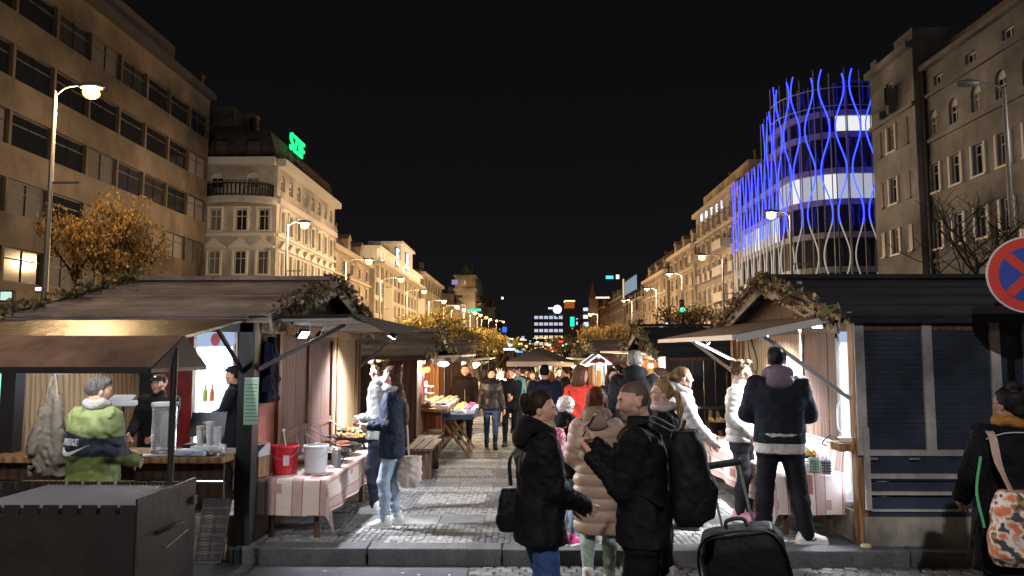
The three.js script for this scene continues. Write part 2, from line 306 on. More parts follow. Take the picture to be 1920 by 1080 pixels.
// ---- left: the corner house with the green sign
{
  const d = 58, x = -20, Y = (py) => at(440, py, d).y, y0 = roadY(-66) - 1, z1 = -76, z0 = -d;
  const b = thing('corner_building', 'ornate cream corner building with rounded balcony below the green roof sign', 'building', [x - 3, y0, -66]);
  const mW = wallMat(0.46, 0.45, 0.43), mF = M(L3(0.46, 0.45, 0.43), 0.8), mRoof = M(L3(0.12, 0.06, 0.045), 0.7, { map: T.grime }), mDark = M(L3(0.06, 0.05, 0.045), 0.7, { map: T.grime });
  const V0 = Y(298) - y0, ya = Y(512) - y0 - 0.4, R = (a, bb, st, w) => ({ y0: Y(a) - y0, y1: Y(bb) - y0, style: st, w });
  const fw = 5.9, row = (a, bb, st, w, wins, lit) => ({ ...R(a, bb, st, w), wins, lit });
  const c3 = [0.9, 3.0, 4.85].map((v) => v + 0.1);
  facade(b, V(x - fw, y0, z0), 'front', fw, V0, [row(595, 560, 'cross sill', 1.1, c3), row(514, 470, 'cross sill jamb gable', 0.95, c3), row(432, 392, 'cross sill jamb head', 0.95, c3), row(352, 322, 'arch cross', 1.0, [1.0, 3.9])], mW, mF, { depth: 16, inset: 0.5, cornice: [[V0 - 0.3, 0.6, 0.7], [Y(376) - y0, 0.5, 0.35], [Y(440) - y0, 0.25, 0.25]] });
  const sw = z0 - z1, c8 = cols(8, 1.5, 2.15);
  facade(b, V(x, y0, z0), 'street_left', sw, V0, [row(595, 560, 'cross sill', 1.1, c8), row(514, 470, 'cross sill jamb gable', 0.95, c8), row(432, 392, 'cross sill jamb head', 0.95, c8), row(352, 322, 'arch cross', 1.0, c8)], mW, mF, { depth: 5.0, inset: 0.6, cornice: [[V0 - 0.3, 0.6, 0.7], [Y(376) - y0, 0.5, 0.35], [Y(440) - y0, 0.25, 0.25]] });
  wp(b, 'corner_pier', [span(x - 0.62, x + 0.06, y0, y0 + V0 - 0.65, z0 - 0.64, z0 + 0.06)], mW);
  // rounded balcony with its railing
  const by = Y(374), cx = x - 2.9, bal = [];
  const s = new THREE.Shape(); s.moveTo(-2.9, 0); s.absellipse(0, 0, 2.9, 1.3, Math.PI, 0, true); s.lineTo(-2.9, 0);
  const bg = new THREE.ExtrudeGeometry(s, { depth: 0.4, bevelEnabled: true, bevelSize: 0.12, bevelThickness: 0.12, bevelSegments: 2, curveSegments: 20 }); bg.rotateX(Math.PI / 2).translate(cx, by, z0);
  const bo = wp(b, 'balcony', [bg], mW);
  for (let i = 0; i <= 26; i++) { const a = Math.PI * i / 26; bal.push(box(0.07, 1.0, 0.07, cx - 2.7 * Math.cos(a), by + 0.6, z0 + 1.15 * Math.sin(a))); }
  bal.push(tube(Array.from({ length: 20 }, (_, i) => V(cx - 2.7 * Math.cos(Math.PI * i / 19), by + 1.1, z0 + 1.15 * Math.sin(Math.PI * i / 19))), 0.06, 30, 5));
  wp(bo, 'railing', bal, M(0x14110e, 0.6));
  // mansard roofs, dormers, chimneys
  const ry = y0 + V0, mans = (x0, x1, za, zb, h, inset, yb = ry) => { const c = [[x0, za], [x1, za], [x1, zb], [x0, zb]].map(([a, c2]) => V(a, yb, c2)), t = [[x0 + inset, za - inset], [x1 - inset, za - inset], [x1 - inset, zb + inset], [x0 + inset, zb + inset]].map(([a, c2]) => V(a, yb + h, c2)); const P = []; for (let i = 0; i < 4; i++) { const j = (i + 1) % 4; P.push(c[i], c[j], t[j], c[i], t[j], t[i]); } P.push(t[0], t[1], t[2], t[0], t[2], t[3]); const g = new THREE.BufferGeometry(); g.setAttribute('position', new THREE.Float32BufferAttribute(P.flatMap((p) => [p.x, p.y, p.z]), 3)); g.computeVertexNormals(); return g; };
  const roof = wp(b, 'roof', [mans(x - 6.2, x - 0.1, z0 - 0.1, z0 - 8, 2.6, 0.9), mans(x - 8, x - 4.2, z0 - 2, z0 - 9, 5.2, 0.5)], mDark);
  const side = [mans(x - 6, x - 0.1, z0 - 6, z1, 2.0, 0.5)]; for (let i = 0; i < 24; i++) side.push(beam(V(x - 0.06, ry, z0 - 6.2 - i * 0.5), V(x - 0.52, ry + 2.0, z0 - 6.2 - i * 0.5), 0.05, 0.05));
  wp(b, 'roof', side, mRoof, 'ribbed red side roof');
  for (const [px, py] of [[350, 150], [375, 145], [470, 218], [478, 222]]) { const p = at(px, py, 63); wp(roof, 'chimney', [box(0.55, 2.2, 0.55, p.x, p.y - 1.0, p.z), box(0.7, 0.15, 0.7, p.x, p.y + 0.1, p.z)], mRoof); }
  for (let i = 0; i < 2; i++) wp(roof, 'dormer', [box(1.0, 1.2, 0.5, x - 4.6 + i * 2.6, ry + 0.9, z0 - 0.35), box(0.7, 0.8, 0.52, x - 4.6 + i * 2.6, ry + 0.9, z0 - 0.3)], mDark);
  // sign
  const sg = thing('roof_sign', 'glowing green letters standing on the ribbed roof of the cream corner building', 'sign', [x - 0.2, at(548, 292, 63).y, -63.2], 0);
  const mG = glow(0x18ff8a, 1.5, 0x0a3020);
  const fm = frameOf(V(x - 0.2, at(548, 272, 63).y, -61.4), 'street_left'); let ux = 0;
  for (const ch of 'SZIF') { const g = text(ch, 1.5, 0.15); g.computeBoundingBox(); const bw = g.boundingBox.max.x - g.boundingBox.min.x; const m = fm.clone().multiply(new THREE.Matrix4().makeTranslation(ux + bw / 2, 0, 0)); inFrame(sg, 'letter', g, mG, m); ux += bw + 0.18; }
  wp(sg, 'frame', [bar(V(x - 0.35, ry + 1.4, -61.2), V(x - 0.35, ry + 1.4, -65.6), 0.06), ...[-61.6, -63.3, -65.2].map((z) => bar(V(x - 0.35, ry + 0.6, z), V(x - 0.3, sg.position.y + 1.6, z), 0.05))], M(0x111111));
}
// ---- generic house along the square
function house(name, label, side, d0, d1, x, hgt, o = {}) {
  const dir = side < 0 ? 'street_left' : 'street_right', w = d1 - d0, zc = -(d0 + d1) / 2, y0 = roadY(zc) - 2;
  const b = thing(name, label, 'building', [x, y0, zc]);
  const c = o.c ?? [0.36, 0.32, 0.27], mW = wallMat(...c), mF = M(L3(c[0] * 1.1, c[1] * 1.1, c[2] * 1.1), 0.8);
  const org = side < 0 ? V(x, y0, -d0) : V(x, y0, -d1), floors = o.floors ?? 5, n = o.n ?? Math.max(3, Math.round(w / 4)), fh = (hgt - 5.5 - 1.2 + 2) / floors, rows = [];
  const step = w / n, ww = o.ww ?? Math.min(1.3, step * 0.5), lf = o.lit ?? 0.06;
  rows.push({ y0: 2.4, y1: 4.9, wins: cols(n, step / 2, step), w: step * 0.76, style: 'split', lit: () => (rb() < (o.shop ?? 0.7) ? (rb() < 0.5 ? litWhite : litWarm) : null) });
  for (let k = 0; k < floors; k++) rows.push({ y0: 5.9 + k * fh + 0.5, y1: 5.9 + k * fh + fh * 0.78, wins: cols(n, step / 2, step), w: ww, style: k === floors - 1 && o.arch ? 'arch split' : 'cross sill' + (k === 1 && o.ornate ? ' gable' : o.ornate ? ' head' : ''), lit: () => (rb() < lf ? (rb() < 0.6 ? litWarm : litWhite) : null) });
  const H = hgt + 2;
  facade(b, org, dir, w, H, rows, mW, mF, { depth: 10, cornice: [[H - 0.3, 0.6, 0.6], [5.4, 0.35, 0.35], ...(o.ornate ? [[5.9 + fh * (floors - 1), 0.3, 0.3]] : [])] });
  const s = -side, yt = y0 + H, mR = M(L3(...(o.rc ?? [0.07, 0.05, 0.045])), 0.8, { map: T.grime });
  const roof = [];
  if (o.roof === 'flat') roof.push(span(x, x - s * 9, yt, yt + 0.4, -d0, -d1));
  else { const rh = o.rh ?? 2.6, in_ = o.inset ?? 1.8; const P = [V(x - s * 0.1, yt, -d0), V(x - s * 0.1, yt, -d1), V(x - s * in_, yt + rh, -d1 + 0.4), V(x - s * in_, yt + rh, -d0 - 0.4)]; roof.push(slab(P[0], P[1], P[2], P[3], 0.2)); roof.push(span(x - s * in_, x - s * 9, yt, yt + rh - 0.05, -d0 - 0.4, -d1 + 0.4)); }
  const ro = wp(b, 'roof', roof, mR);
  if (o.roof !== 'flat') for (let i = 0; i < (o.dorm ?? 3); i++) { const z = -d0 - w * (i + 0.5) / (o.dorm ?? 3), dx = x - s * 1.0; wp(ro, 'dormer', [box(1.3, 1.5, 1.3, dx, yt + 1.0, z), prism([[-0.9, 0], [0.9, 0], [0, 0.7]], -0.75, 0.75).rotateY(Math.PI / 2).translate(dx, yt + 1.75, z)], mW); }
  for (let i = 0; i < (o.chim ?? 2); i++) { const z = -d0 - w * (i + 0.3) / (o.chim ?? 2); wp(ro, 'chimney', [box(0.9, 2.4, 0.7, x - s * 3.2, yt + (o.rh ?? 2.6) + 0.4, z), box(1.05, 0.2, 0.85, x - s * 3.2, yt + (o.rh ?? 2.6) + 1.65, z)], mR); }
  if (o.balc) for (const [u, k, bw, bd] of o.balc) { const yb = y0 + 5.9 + k * fh + 0.35, zz = side < 0 ? -d0 - u : -d1 + u; wp(b, 'balcony', [rspan(x, x + s * bd, yb - 0.15, yb, zz - bw / 2, zz + bw / 2), span(x + s * (bd - 0.1), x + s * bd, yb, yb + 0.95, zz - bw / 2, zz + bw / 2), span(x, x + s * bd, yb, yb + 0.95, zz - bw / 2, zz - bw / 2 + 0.08), span(x, x + s * bd, yb, yb + 0.95, zz + bw / 2 - 0.08, zz + bw / 2)], mF); }
  return { b, yt, y0, fh, s };
}
house('town_house', 'dim brown house with dormers between the cream corner building and the floodlit colonnade', -1, 76.5, 96.5, -20.6, 15.8, { floors: 5, c: [0.27, 0.23, 0.19], ornate: true });
// ---- left: building with the floodlit colonnade
{
  const x = -20, d0 = 97, d1 = 138, w = d1 - d0, y0 = roadY(-118) - 2;
  const b = thing('colonnade_building', 'grid fronted building with a floodlit white colonnade along its top', 'building', [x, y0, -118]);
  const mW = wallMat(0.42, 0.39, 0.33), mF = M(L3(0.4, 0.37, 0.32), 0.8), mWh = M(L3(0.7, 0.68, 0.64), 0.7), rows = [], yTop = at(700, 490, 97).y - y0;
  const n = 12, st = w / n, fh = (yTop - 4.6) / 6;
  rows.push({ y0: 1.6, y1: 4.2, wins: cols(n, st / 2, st), w: st * 0.8, style: 'split', lit: (i) => (i % 2 ? litWarm : litWhite) });
  for (let k = 0; k < 6; k++) rows.push({ y0: 4.6 + k * fh + 0.45, y1: 4.6 + (k + 1) * fh - 0.1, wins: cols(n, st / 2, st), w: st * 0.68, style: 'split', lit: (i) => ((i * 5 + k * 3) % 17 === 0 ? litDim : null) });
  facade(b, V(x, y0, -d0), 'street_left', w, yTop, rows, mW, mF, { cornice: [[yTop - 0.1, 0.35, 1.3]] });
  const yb = y0 + yTop + 0.08, ht = at(700, 466, 97).y - yb;
  wp(b, 'back_wall', [span(x - 0.6, x - 5, yb, yb + ht, -d0, -d1)], mWh);
  for (let i = 0; i <= 16; i++) wp(b, 'pilaster', [span(x - 0.55, x + 0.25, yb, yb + ht, -d0 - i * w / 16.4, -d0 - i * w / 16.4 - 0.75)], mWh);
  wp(b, 'cornice', [span(x - 5, x + 0.7, yb + ht, yb + ht + 0.45, -d0, -d1)], mWh); wp(b, 'attic', [span(x - 5, x + 0.2, yb + ht + 0.45, yb + ht + 3.4, -d0 - 19, -d1 + 10)], mWh); wp(b, 'cornice', [span(x - 5, x + 0.6, yb + ht + 3.4, yb + ht + 3.8, -d0 - 18.6, -d1 + 9.6)], mWh);
  const st2 = wp(b, 'light_strip', [span(x + 0.75, x + 0.95, yb + 0.04, yb + 0.14, -d0 - 0.3, -d1 + 0.3)], glow(0xfff0d8, 3));
  const ra = new THREE.RectAreaLight(0xffeeda, 30, w - 1, 0.25); ra.position.set(x + 0.85 - b.position.x, yb + 0.2 - b.position.y, -(d0 + d1) / 2 - b.position.z); ra.lookAt(x - 2, yb + 4, -(d0 + d1) / 2); b.add(ra);
  for (const [px, py] of [[738, 482], [757, 491]]) { const d = 20 / (985 - px) * 1380; const p = at(px, py, d); const fm = frameOf(V(x + 0.35, p.y, p.z), 'street_left'); const s = thing('rooftop_letter', px === 738 ? 'nearer blue white letter glowing above the floodlit colonnade' : 'farther blue white letter glowing above the floodlit colonnade', 'sign', [x + 0.35, p.y, p.z], 0, null); inFrame(s, 'letter', text('E', 2.6, 0.2), glow(0xcfe6ff, 1.6), fm); inFrame(s, 'backing', G(box(2.4, 3.0, 0.1, 0, 0, -0.12)), M(L3(0.05, 0.09, 0.2), 0.5), fm); }
}
house('town_house', 'tall dim house with flat roof just beyond the colonnade building', -1, 138.5, 172, -19.6, 21.5, { floors: 6, c: [0.3, 0.26, 0.22], roof: 'flat', n: 8 });
const tw = house('tower_house', 'grey house with a square tower beyond the row of lamps on the far left', -1, 172.5, 205, -15, 18.5, { floors: 5, c: [0.34, 0.31, 0.27], ornate: true, n: 7 });
{ const p = at(882, 520, 190); wp(tw.b, 'tower', [box(5.2, 14, 5.2, p.x - 1.2, p.y - 7, -190), box(6, 0.6, 6, p.x - 1.2, p.y - 3.4, -190), box(5.8, 0.5, 5.8, p.x - 1.2, p.y + 0.1, -190)], wallMat(0.36, 0.33, 0.29)); wp(tw.b, 'tower_roof', [cyl(2.8, 0.5, 3, p.x - 1.2, p.y + 1.8, -190, 4, 0, Math.PI / 4)], M(L3(0.05, 0.06, 0.05), 0.7)); for (let i = 0; i < 3; i++) wp(tw.b, 'tower_window', [box(0.5, 1, 0.1, p.x - 2.6 + i * 1.4, p.y - 1.6, -187.38)], i === 1 ? litWarm : litDim); }
const dm = house('domed_house', 'ornate corner house with a dark dome at the far left end of the square', -1, 205.5, 250, -13, 22, { floors: 6, c: [0.38, 0.34, 0.28], ornate: true, n: 9, lit: 0.12 });
{ const p = at(915, 560, 222); wp(dm.b, 'dome', [ball(3.4, -15.6, p.y + 3, -214, 1, 1.15, 1, 16), cyl(3.6, 3.4, 3.2, -15.6, p.y + 1.6, -214, 16), cyl(0.5, 0.1, 3, -15.6, p.y + 8, -214, 8)], M(L3(0.05, 0.075, 0.065), 0.6)); }
house('town_house', 'far narrow house with lit windows at the end of the left row', -1, 250.5, 300, -10.5, 25, { floors: 7, c: [0.3, 0.27, 0.24], n: 10, lit: 0.3 });
house('town_house', 'last low yellow lit house where the left row meets the end of the square', -1, 300.5, 350, -8, 21, { floors: 6, c: [0.45, 0.36, 0.2], n: 10, lit: 0.35 });
// ---- right row
{
  const x = 24, y0 = roadY(-40) - 1;
  const b = thing('stone_building', 'pale plastered building with arched top windows behind the right stall', 'building', [x, y0, -40]);
  const mW = wallMat(0.19, 0.205, 0.235), mF = M(L3(0.45, 0.46, 0.47), 0.6);
  const Y = (py, d) => at(985 + x / d * F, py, d).y - y0, z0 = -18, z1 = -43.4, w = z0 - z1;   // runs towards the viewer past the frame
  const u = (d) => 43.4 - d, H = Y(112, 42.2), c = cols(12, u(42.75), 2.06);
  const yA = Y(185, 40.8), yA0 = Y(232, 40.8);
  const rows = [{ y0: 1.6, y1: 4.0, wins: c, w: 1.15, style: 'cross sill' }, { y0: Y(456, 40.8), y1: Y(400, 40.8), wins: c, w: 0.98, style: 'cross sill jamb' }, { y0: Y(345, 40.8), y1: Y(290, 40.8), wins: c, w: 0.98, style: 'cross sill jamb' }, { y0: yA0, y1: yA, wins: c, w: 0.86, style: 'arch cross' }, { y0: H - 1.5, y1: H - 0.95, wins: cols(8, u(42), 3.1), w: 0.9, style: 'split' }];
  facade(b, V(x, y0, z1), 'street_right', w, H, rows, mW, mF, { cornice: [[H - 0.12, 0.3, 0.35], [yA0 - 0.35, 0.22, 0.16], [H - 1.9, 0.2, 0.18], [Y(455, 40.8) - 0.75, 0.25, 0.14]], mCornice: mW });
  wp(b, 'attic', [span(x + 1.6, x + 9, y0 + H, y0 + H + 1.7, z0, z1)], M(L3(0.12, 0.1, 0.09), 0.8));
  // the taller end bay
  const tz = -49.2, HT = Y(88, 44.6), xt = x - 0.5, ww = 49.2 - 43.7, cc = [49.2 - 46.6], sl = [49.2 - 48.2, 49.2 - 44.8];
  const yy = (py) => at(1697, py, 46.4).y - y0;
  facade(b, V(xt, y0, tz), 'street_right', ww, HT, [{ y0: yy(475), y1: yy(428), wins: cc, w: 0.95, style: 'cross sill jamb' }, { y0: yy(380), y1: yy(332), wins: cc, w: 0.95, style: 'cross sill jamb' }, { y0: yy(282), y1: yy(235), wins: cc, w: 0.95, style: 'cross sill jamb' }, { y0: yy(190), y1: yy(152), wins: cc, w: 0.85, style: 'cross sill' }], mW, mF, { cornice: [[HT - 0.2, 0.4, 0.4], [yy(220), 0.25, 0.2]], mCornice: mW, depth: 14 });
  for (const s of sl) for (const [a, e] of [[475, 428], [380, 332], [282, 235]]) inFrame(b, 'slit_window', G([box(0.42, yy(e) - yy(a), 0.05, 0, (yy(e) - yy(a)) / 2, 0.02), box(0.54, 0.1, 0.16, 0, -0.05, 0.05)]), M(L3(0.1, 0.09, 0.09), 0.5), frameOf(V(xt, y0 + yy(a), tz + s), 'street_right'));
  inFrame(b, 'balcony', G([box(1.8, 0.25, 0.8, 0, 0, 0.4), box(1.8, 0.9, 0.12, 0, 0.55, 0.74), box(0.12, 0.9, 0.7, -0.84, 0.55, 0.4), box(0.12, 0.9, 0.7, 0.84, 0.55, 0.4), box(0.3, 0.5, 0.5, -0.6, -0.35, 0.25), box(0.3, 0.5, 0.5, 0.6, -0.35, 0.25)]), mW, frameOf(V(xt, y0 + yy(200), -46.6), 'street_right'));
  wp(b, 'attic', [span(xt + 0.1, xt + 6, y0 + HT, y0 + HT + 0.9, -43.8, -46), span(xt + 0.1, xt + 0.8, y0 + HT, y0 + HT + 0.8, -48.4, -49.2)], mW);
  wp(b, 'drainpipe', [bar(V(x - 0.15, y0, -43.3), V(x - 0.15, y0 + H, -43.3), 0.12)], M(0x15110f, 0.6));
}
// ---- the glass building with wavy tubes
{
  const y0 = roadY(-63) - 2, topY = at(1540, 150, 63).y;
  const b = thing('glass_building', 'dark glass corner building wrapped in wavy blue light tubes', 'building', [28, y0, -67]);
  const P = []; P.push(V(38, 0, -63)); for (let x = 36; x >= 28; x -= 2) P.push(V(x, 0, -63));
  for (let i = 1; i <= 6; i++) { const a = Math.PI / 2 + (Math.PI / 2) * i / 6; P.push(V(28 + 4 * Math.cos(a), 0, -67 + 4 * Math.sin(a))); }
  for (let d = 69; d <= 81; d += 2) P.push(V(24, 0, -d));
  const mSlab = M(L3(0.2, 0.2, 0.22), 0.5), mCeil = glow(0xf2f4ff, 0.8), lit = glow(0xe4ecff, 0.5), lit2 = glow(0xffffff, 0.85);
  const lev = [595, 505, 440, 378, 320, 252, 212, 150].map((py) => at(1580, py, 63).y);
  for (let k = 0; k < lev.length - 1; k++) {
    const ya = lev[k] + 0.25, yb = lev[k + 1] - 0.25, g = [];
    for (let i = 0; i < P.length - 1; i++) {
      const a = P[i], c = P[i + 1]; if (k >= 5 && i > 12) continue;
      const A = V(a.x, ya, a.z), C = V(c.x, ya, c.z);
      const isLit = (k === 3 && i >= 1 && i <= 11) || (k === 5 && i >= 1 && i <= 5) || (k === 2 && i > 11);
      const pg = beam(V(a.x, (ya + yb) / 2, a.z), V(c.x, (ya + yb) / 2, c.z), 0.05, yb - ya);
      wp(b, 'pane', [pg], isLit ? (k === 5 ? lit2 : (i % 3 ? lit : lit2)) : (i + k) % 4 ? glassDark : glassMid);
      g.push(beam(V(a.x, ya - 0.25, a.z), V(c.x, ya - 0.25, c.z), 0.6, 0.5)); g.push(bar(V(a.x, ya, a.z), V(a.x, yb, a.z), 0.06, 0.06, 6));
    }
    wp(b, 'floor_band', g, mSlab);
  }
  wp(b, 'core', [span(29, 38, y0, topY - 1.5, -68, -80), span(25, 29.1, y0, lev[5] - 0.2, -67.5, -80.5)], M(L3(0.03, 0.03, 0.035), 0.7));
  wp(b, 'roof', [span(28, 38, lev[7] - 0.05, lev[7] + 0.2, -63.5, -80)], mSlab);
  // offset path for the tubes
  const O = []; for (let x = 38; x >= 28; x -= 0.5) O.push(V(x, 0, -62)); for (let i = 1; i <= 14; i++) { const a = Math.PI / 2 + (Math.PI / 2) * i / 14; O.push(V(28 + 5 * Math.cos(a), 0, -67 + 5 * Math.sin(a))); } for (let d = 67.5; d <= 82; d += 0.5) O.push(V(23, 0, -d));
  const cum = [0]; for (let i = 1; i < O.length; i++) cum.push(cum[i - 1] + O[i].distanceTo(O[i - 1]));
  const onPath = (s) => { s = Math.max(0, Math.min(cum[cum.length - 1] - 0.001, s)); let i = 1; while (cum[i] < s) i++; return O[i - 1].clone().lerp(O[i], (s - cum[i - 1]) / (cum[i] - cum[i - 1])); };
  const mBlue = glow(new THREE.Color().setRGB(0.02, 0.04, 1), 5, 0x101040), mPale = glow(0xf0ece4, 0.3, 0x999999), mPole = M(L3(0.35, 0.35, 0.37), 0.5);
  const L = cum[cum.length - 1], yBlue = at(1580, 418, 62).y, yBot = at(1580, 520, 62).y, poles = [];
  const topAt = (s) => { const p = onPath(s); return p.z > -67 ? at(1540, 132, 62).y + 0.3 * Math.sin(s * 2.2) : p.z > -70 ? at(1540, 160, 62).y - 0.3 * (-67 - p.z) : at(1460, 300, 70).y; };
  let n = 0;
  for (let s = 1.0; s < L - 0.5; s += (onPath(s).z > -64 ? 1.25 : 1.0), n++) {
    const yt = topAt(s), ph = n % 2 ? 0 : Math.PI, amp = onPath(s).z > -66 ? 0.4 : 0.26, pts = (ya, yb) => Array.from({ length: 30 }, (_, i) => { const y = ya + (yb - ya) * i / 29, p = onPath(s + amp * Math.sin((y - yBot) / 7.4 * 2 * Math.PI + ph)); return V(p.x, y, p.z); });
    wp(b, 'light_tube', [tube(pts(yBlue, yt), 0.055, 60, 6)], mBlue);
    wp(b, 'tube', [tube(pts(yBot, yBlue), 0.055, 40, 6)], mPale);
    const q = onPath(s + 0.8); poles.push(bar(V(q.x, yBot, q.z), V(q.x, yt + 0.1, q.z), 0.05, 0.05, 5));
  }
  for (const py of [162, 196]) poles.push(tube(O.slice(0, 36).map((p) => V(p.x, at(1580, py, 62).y, p.z)), 0.05, 60, 5));
  wp(b, 'pole', poles, mPole);
}
// ---- hotel
{
  const h = house('hotel_building', 'tall beige hotel with many small balconies and white roof letters', 1, 82, 103.5, 24.2, at(1350, 372, 92).y - roadY(-92), { floors: 6, c: [0.31, 0.28, 0.245], n: 8, ornate: true, roof: 'flat', lit: 0.02,
    balc: [[1.3, 1, 2.2, 1.3], [1.3, 2, 2.2, 1.3], [1.3, 3, 2.2, 1.3], [1.3, 4, 2.2, 1.3], [4, 1, 1.6, 0.8], [6.7, 1, 1.6, 0.8], [9.4, 1, 1.6, 0.8], [4, 3, 1.6, 0.8], [6.7, 3, 1.6, 0.8], [9.4, 3, 1.6, 0.8], [12, 2, 1.6, 0.8], [15, 1, 4.4, 1.2], [15, 2, 4.4, 1.2], [15, 3, 4.4, 1.2], [15, 4, 4.4, 1.2], [20, 2, 1.8, 1], [20, 3, 1.8, 1]] });
  wp(h.b, 'attic', [span(25.2, 30, h.yt + 0.4, h.yt + 2.4, -82, -103)], wallMat(0.42, 0.36, 0.28));
  const sg = thing('hotel_sign', 'white glowing roof letters along the top of the beige hotel', 'sign', [24, h.yt - 0.5, -92]);
  const ltr = 'HOTEL', ps = [[1319, 408], [1328, 402], [1338, 396], [1348, 390], [1358, 383]];
  for (let i = 0; i < 5; i++) { const d = 23.7 / (ps[i][0] - 985) * F, p = at(ps[i][0], ps[i][1], d); inFrame(sg, 'letter', text(ltr[i], 0.95, 0.12), glow(0xe8efff, 1.5), frameOf(V(23.7, p.y, p.z), 'street_right')); }
  wp(sg, 'rail', [bar(V(23.85, at(1338, 396, 92).y - 0.7, -84), V(23.85, at(1338, 396, 92).y - 0.7, -100), 0.06)], M(0x555555));
}
house('town_house', 'brown house with a tall dormer roof next to the hotel on its far side', 1, 104, 122, 24, 20.5, { floors: 6, c: [0.36, 0.31, 0.26], ornate: true, rh: 2.2 });
house('town_house', 'ornate grey house with roof pavilion in the middle of the right row', 1, 122.5, 146, 23.6, 19.5, { floors: 5, c: [0.42, 0.37, 0.31], ornate: true, rh: 3.2, inset: 1.2 });
house('town_house', 'house carrying the pale billboard in the right row', 1, 146.5, 172, 23.4, 17.5, { floors: 5, c: [0.34, 0.31, 0.28], n: 6 });
{
  const p = at(1190, 536, 158), bb = thing('billboard', 'large pale blue lit billboard on the house front in the right row', 'billboard', [22.6, p.y - 4, -158]);
  const fm = frameOf(V(22.6, p.y, -158), 'street_right');
  inFrame(bb, 'panel_light', G(box(17, 3.0, 0.2, 0, 0, 0)), glow(0xa9c6e4, 0.5), fm); inFrame(bb, 'frame', G([box(17.4, 0.25, 0.4, 0, 1.62, 0), box(17.4, 0.25, 0.4, 0, -1.62, 0), box(0.3, 4, 0.3, -7, -3.6, -0.2), box(0.3, 4, 0.3, 7, -3.6, -0.2)]), M(0x222226), fm);
}
house('town_house', 'dark house with white and turquoise roof signs beyond the billboard', 1, 172.5, 200, 23, 20.5, { floors: 6, c: [0.3, 0.26, 0.23], ornate: true, lit: 0.1 });
house('town_house', 'red brick house with a pointed turret in the far right row', 1, 200.5, 232, 21.5, 20.5, { floors: 6, c: [0.34, 0.2, 0.15], ornate: true, lit: 0.12 });
{ const p = at(1106, 560, 214), t = thing('turret', 'slender pointed turret rising over the far right roofs', 'tower', [p.x + 1, p.y - 8, -214]); wp(t, 'shaft', [box(2.6, 12, 2.6, p.x + 1, p.y - 6, -214)], wallMat(0.34, 0.22, 0.17)); wp(t, 'spire', [cyl(1.7, 0.05, 5, p.x + 1, p.y + 2.4, -214, 8)], M(L3(0.08, 0.06, 0.05))); }
house('town_house', 'far house with bright stacked shop signs near the end of the right row', 1, 232.5, 275, 19.5, 21, { floors: 7, c: [0.3, 0.28, 0.28], lit: 0.45, n: 9 });
// ---- far end of the square
{
  const d = 340, p0 = at(1001, 640, d), p1 = at(1056, 588, d), w = p1.x - p0.x, y0 = roadY(-d) - 1, H = p1.y - y0;
  const b = thing('department_store', 'department store with rows of white and red lit floors closing the square', 'building', [(p0.x + p1.x) / 2, y0, -d]);
  const rows = [], hh = H / 10; const red = glow(0xff4433, 0.8), warm = glow(0xffe2a8, 0.9), wh = glow(0xdde4ff, 0.8);
  for (let k = 0; k < 10; k++) rows.push({ y0: k * hh + 0.5, y1: (k + 1) * hh - (k < 5 ? 0.3 : 1.0), wins: cols(6, w / 12, w / 6), w: w / 7.2, style: 'split', lit: (i) => (k === 4 ? (i > 1 ? red : warm) : k < 7 ? warm : wh) });
  facade(b, V(p0.x, y0, -d), 'front', w, H, rows, M(L3(0.1, 0.11, 0.15)), M(L3(0.2, 0.2, 0.22)), { depth: 20 });
  const c = at(1045, 580, d - 1), s = thing('round_sign', 'round white glowing globe sign on the department store roof', 'sign', [c.x, c.y - 2.5, c.z]);
  const gs = wp(s, 'globe_light', [ball(2.0, c.x, c.y, c.z, 1, 1, 0.5, 20)], glow(0xe6f0ff, 2.2)); wp(s, 'stand', [box(1.2, 2, 0.6, c.x, c.y - 2.6, c.z)], M(0x222222));
  const t0 = at(1060, 640, 300), t1 = at(1077, 563, 300), t = thing('tower_building', 'slim dark tower with an orange lit crown at the end of the square', 'tower', [(t0.x + t1.x) / 2, roadY(-300), -302]);
  const cx = (t0.x + t1.x) / 2, tw2 = t1.x - t0.x, yb = at(1068, 578, 300).y;
  wp(t, 'shaft', [span(t0.x, t1.x, roadY(-300) - 1, yb, -300, -306)], M(L3(0.12, 0.11, 0.11), 0.8));
  wp(t, 'crown_light', [span(t0.x, t1.x, yb, t1.y - 0.6, -299.8, -306)], glow(0xd06a1c, 0.55)); wp(t, 'crown_light', [span(t0.x - 0.2, t1.x + 0.2, t1.y - 0.6, t1.y, -299.7, -306)], glow(0xfff0c0, 1.6));
  for (let i = 0; i < 5; i++) wp(t, 'window', [box(0.5, 0.8, 0.1, t1.x - 0.9, yb - 1.6 - i * 2.2, -299.9)], i % 2 ? litWarm : glassMid);
}
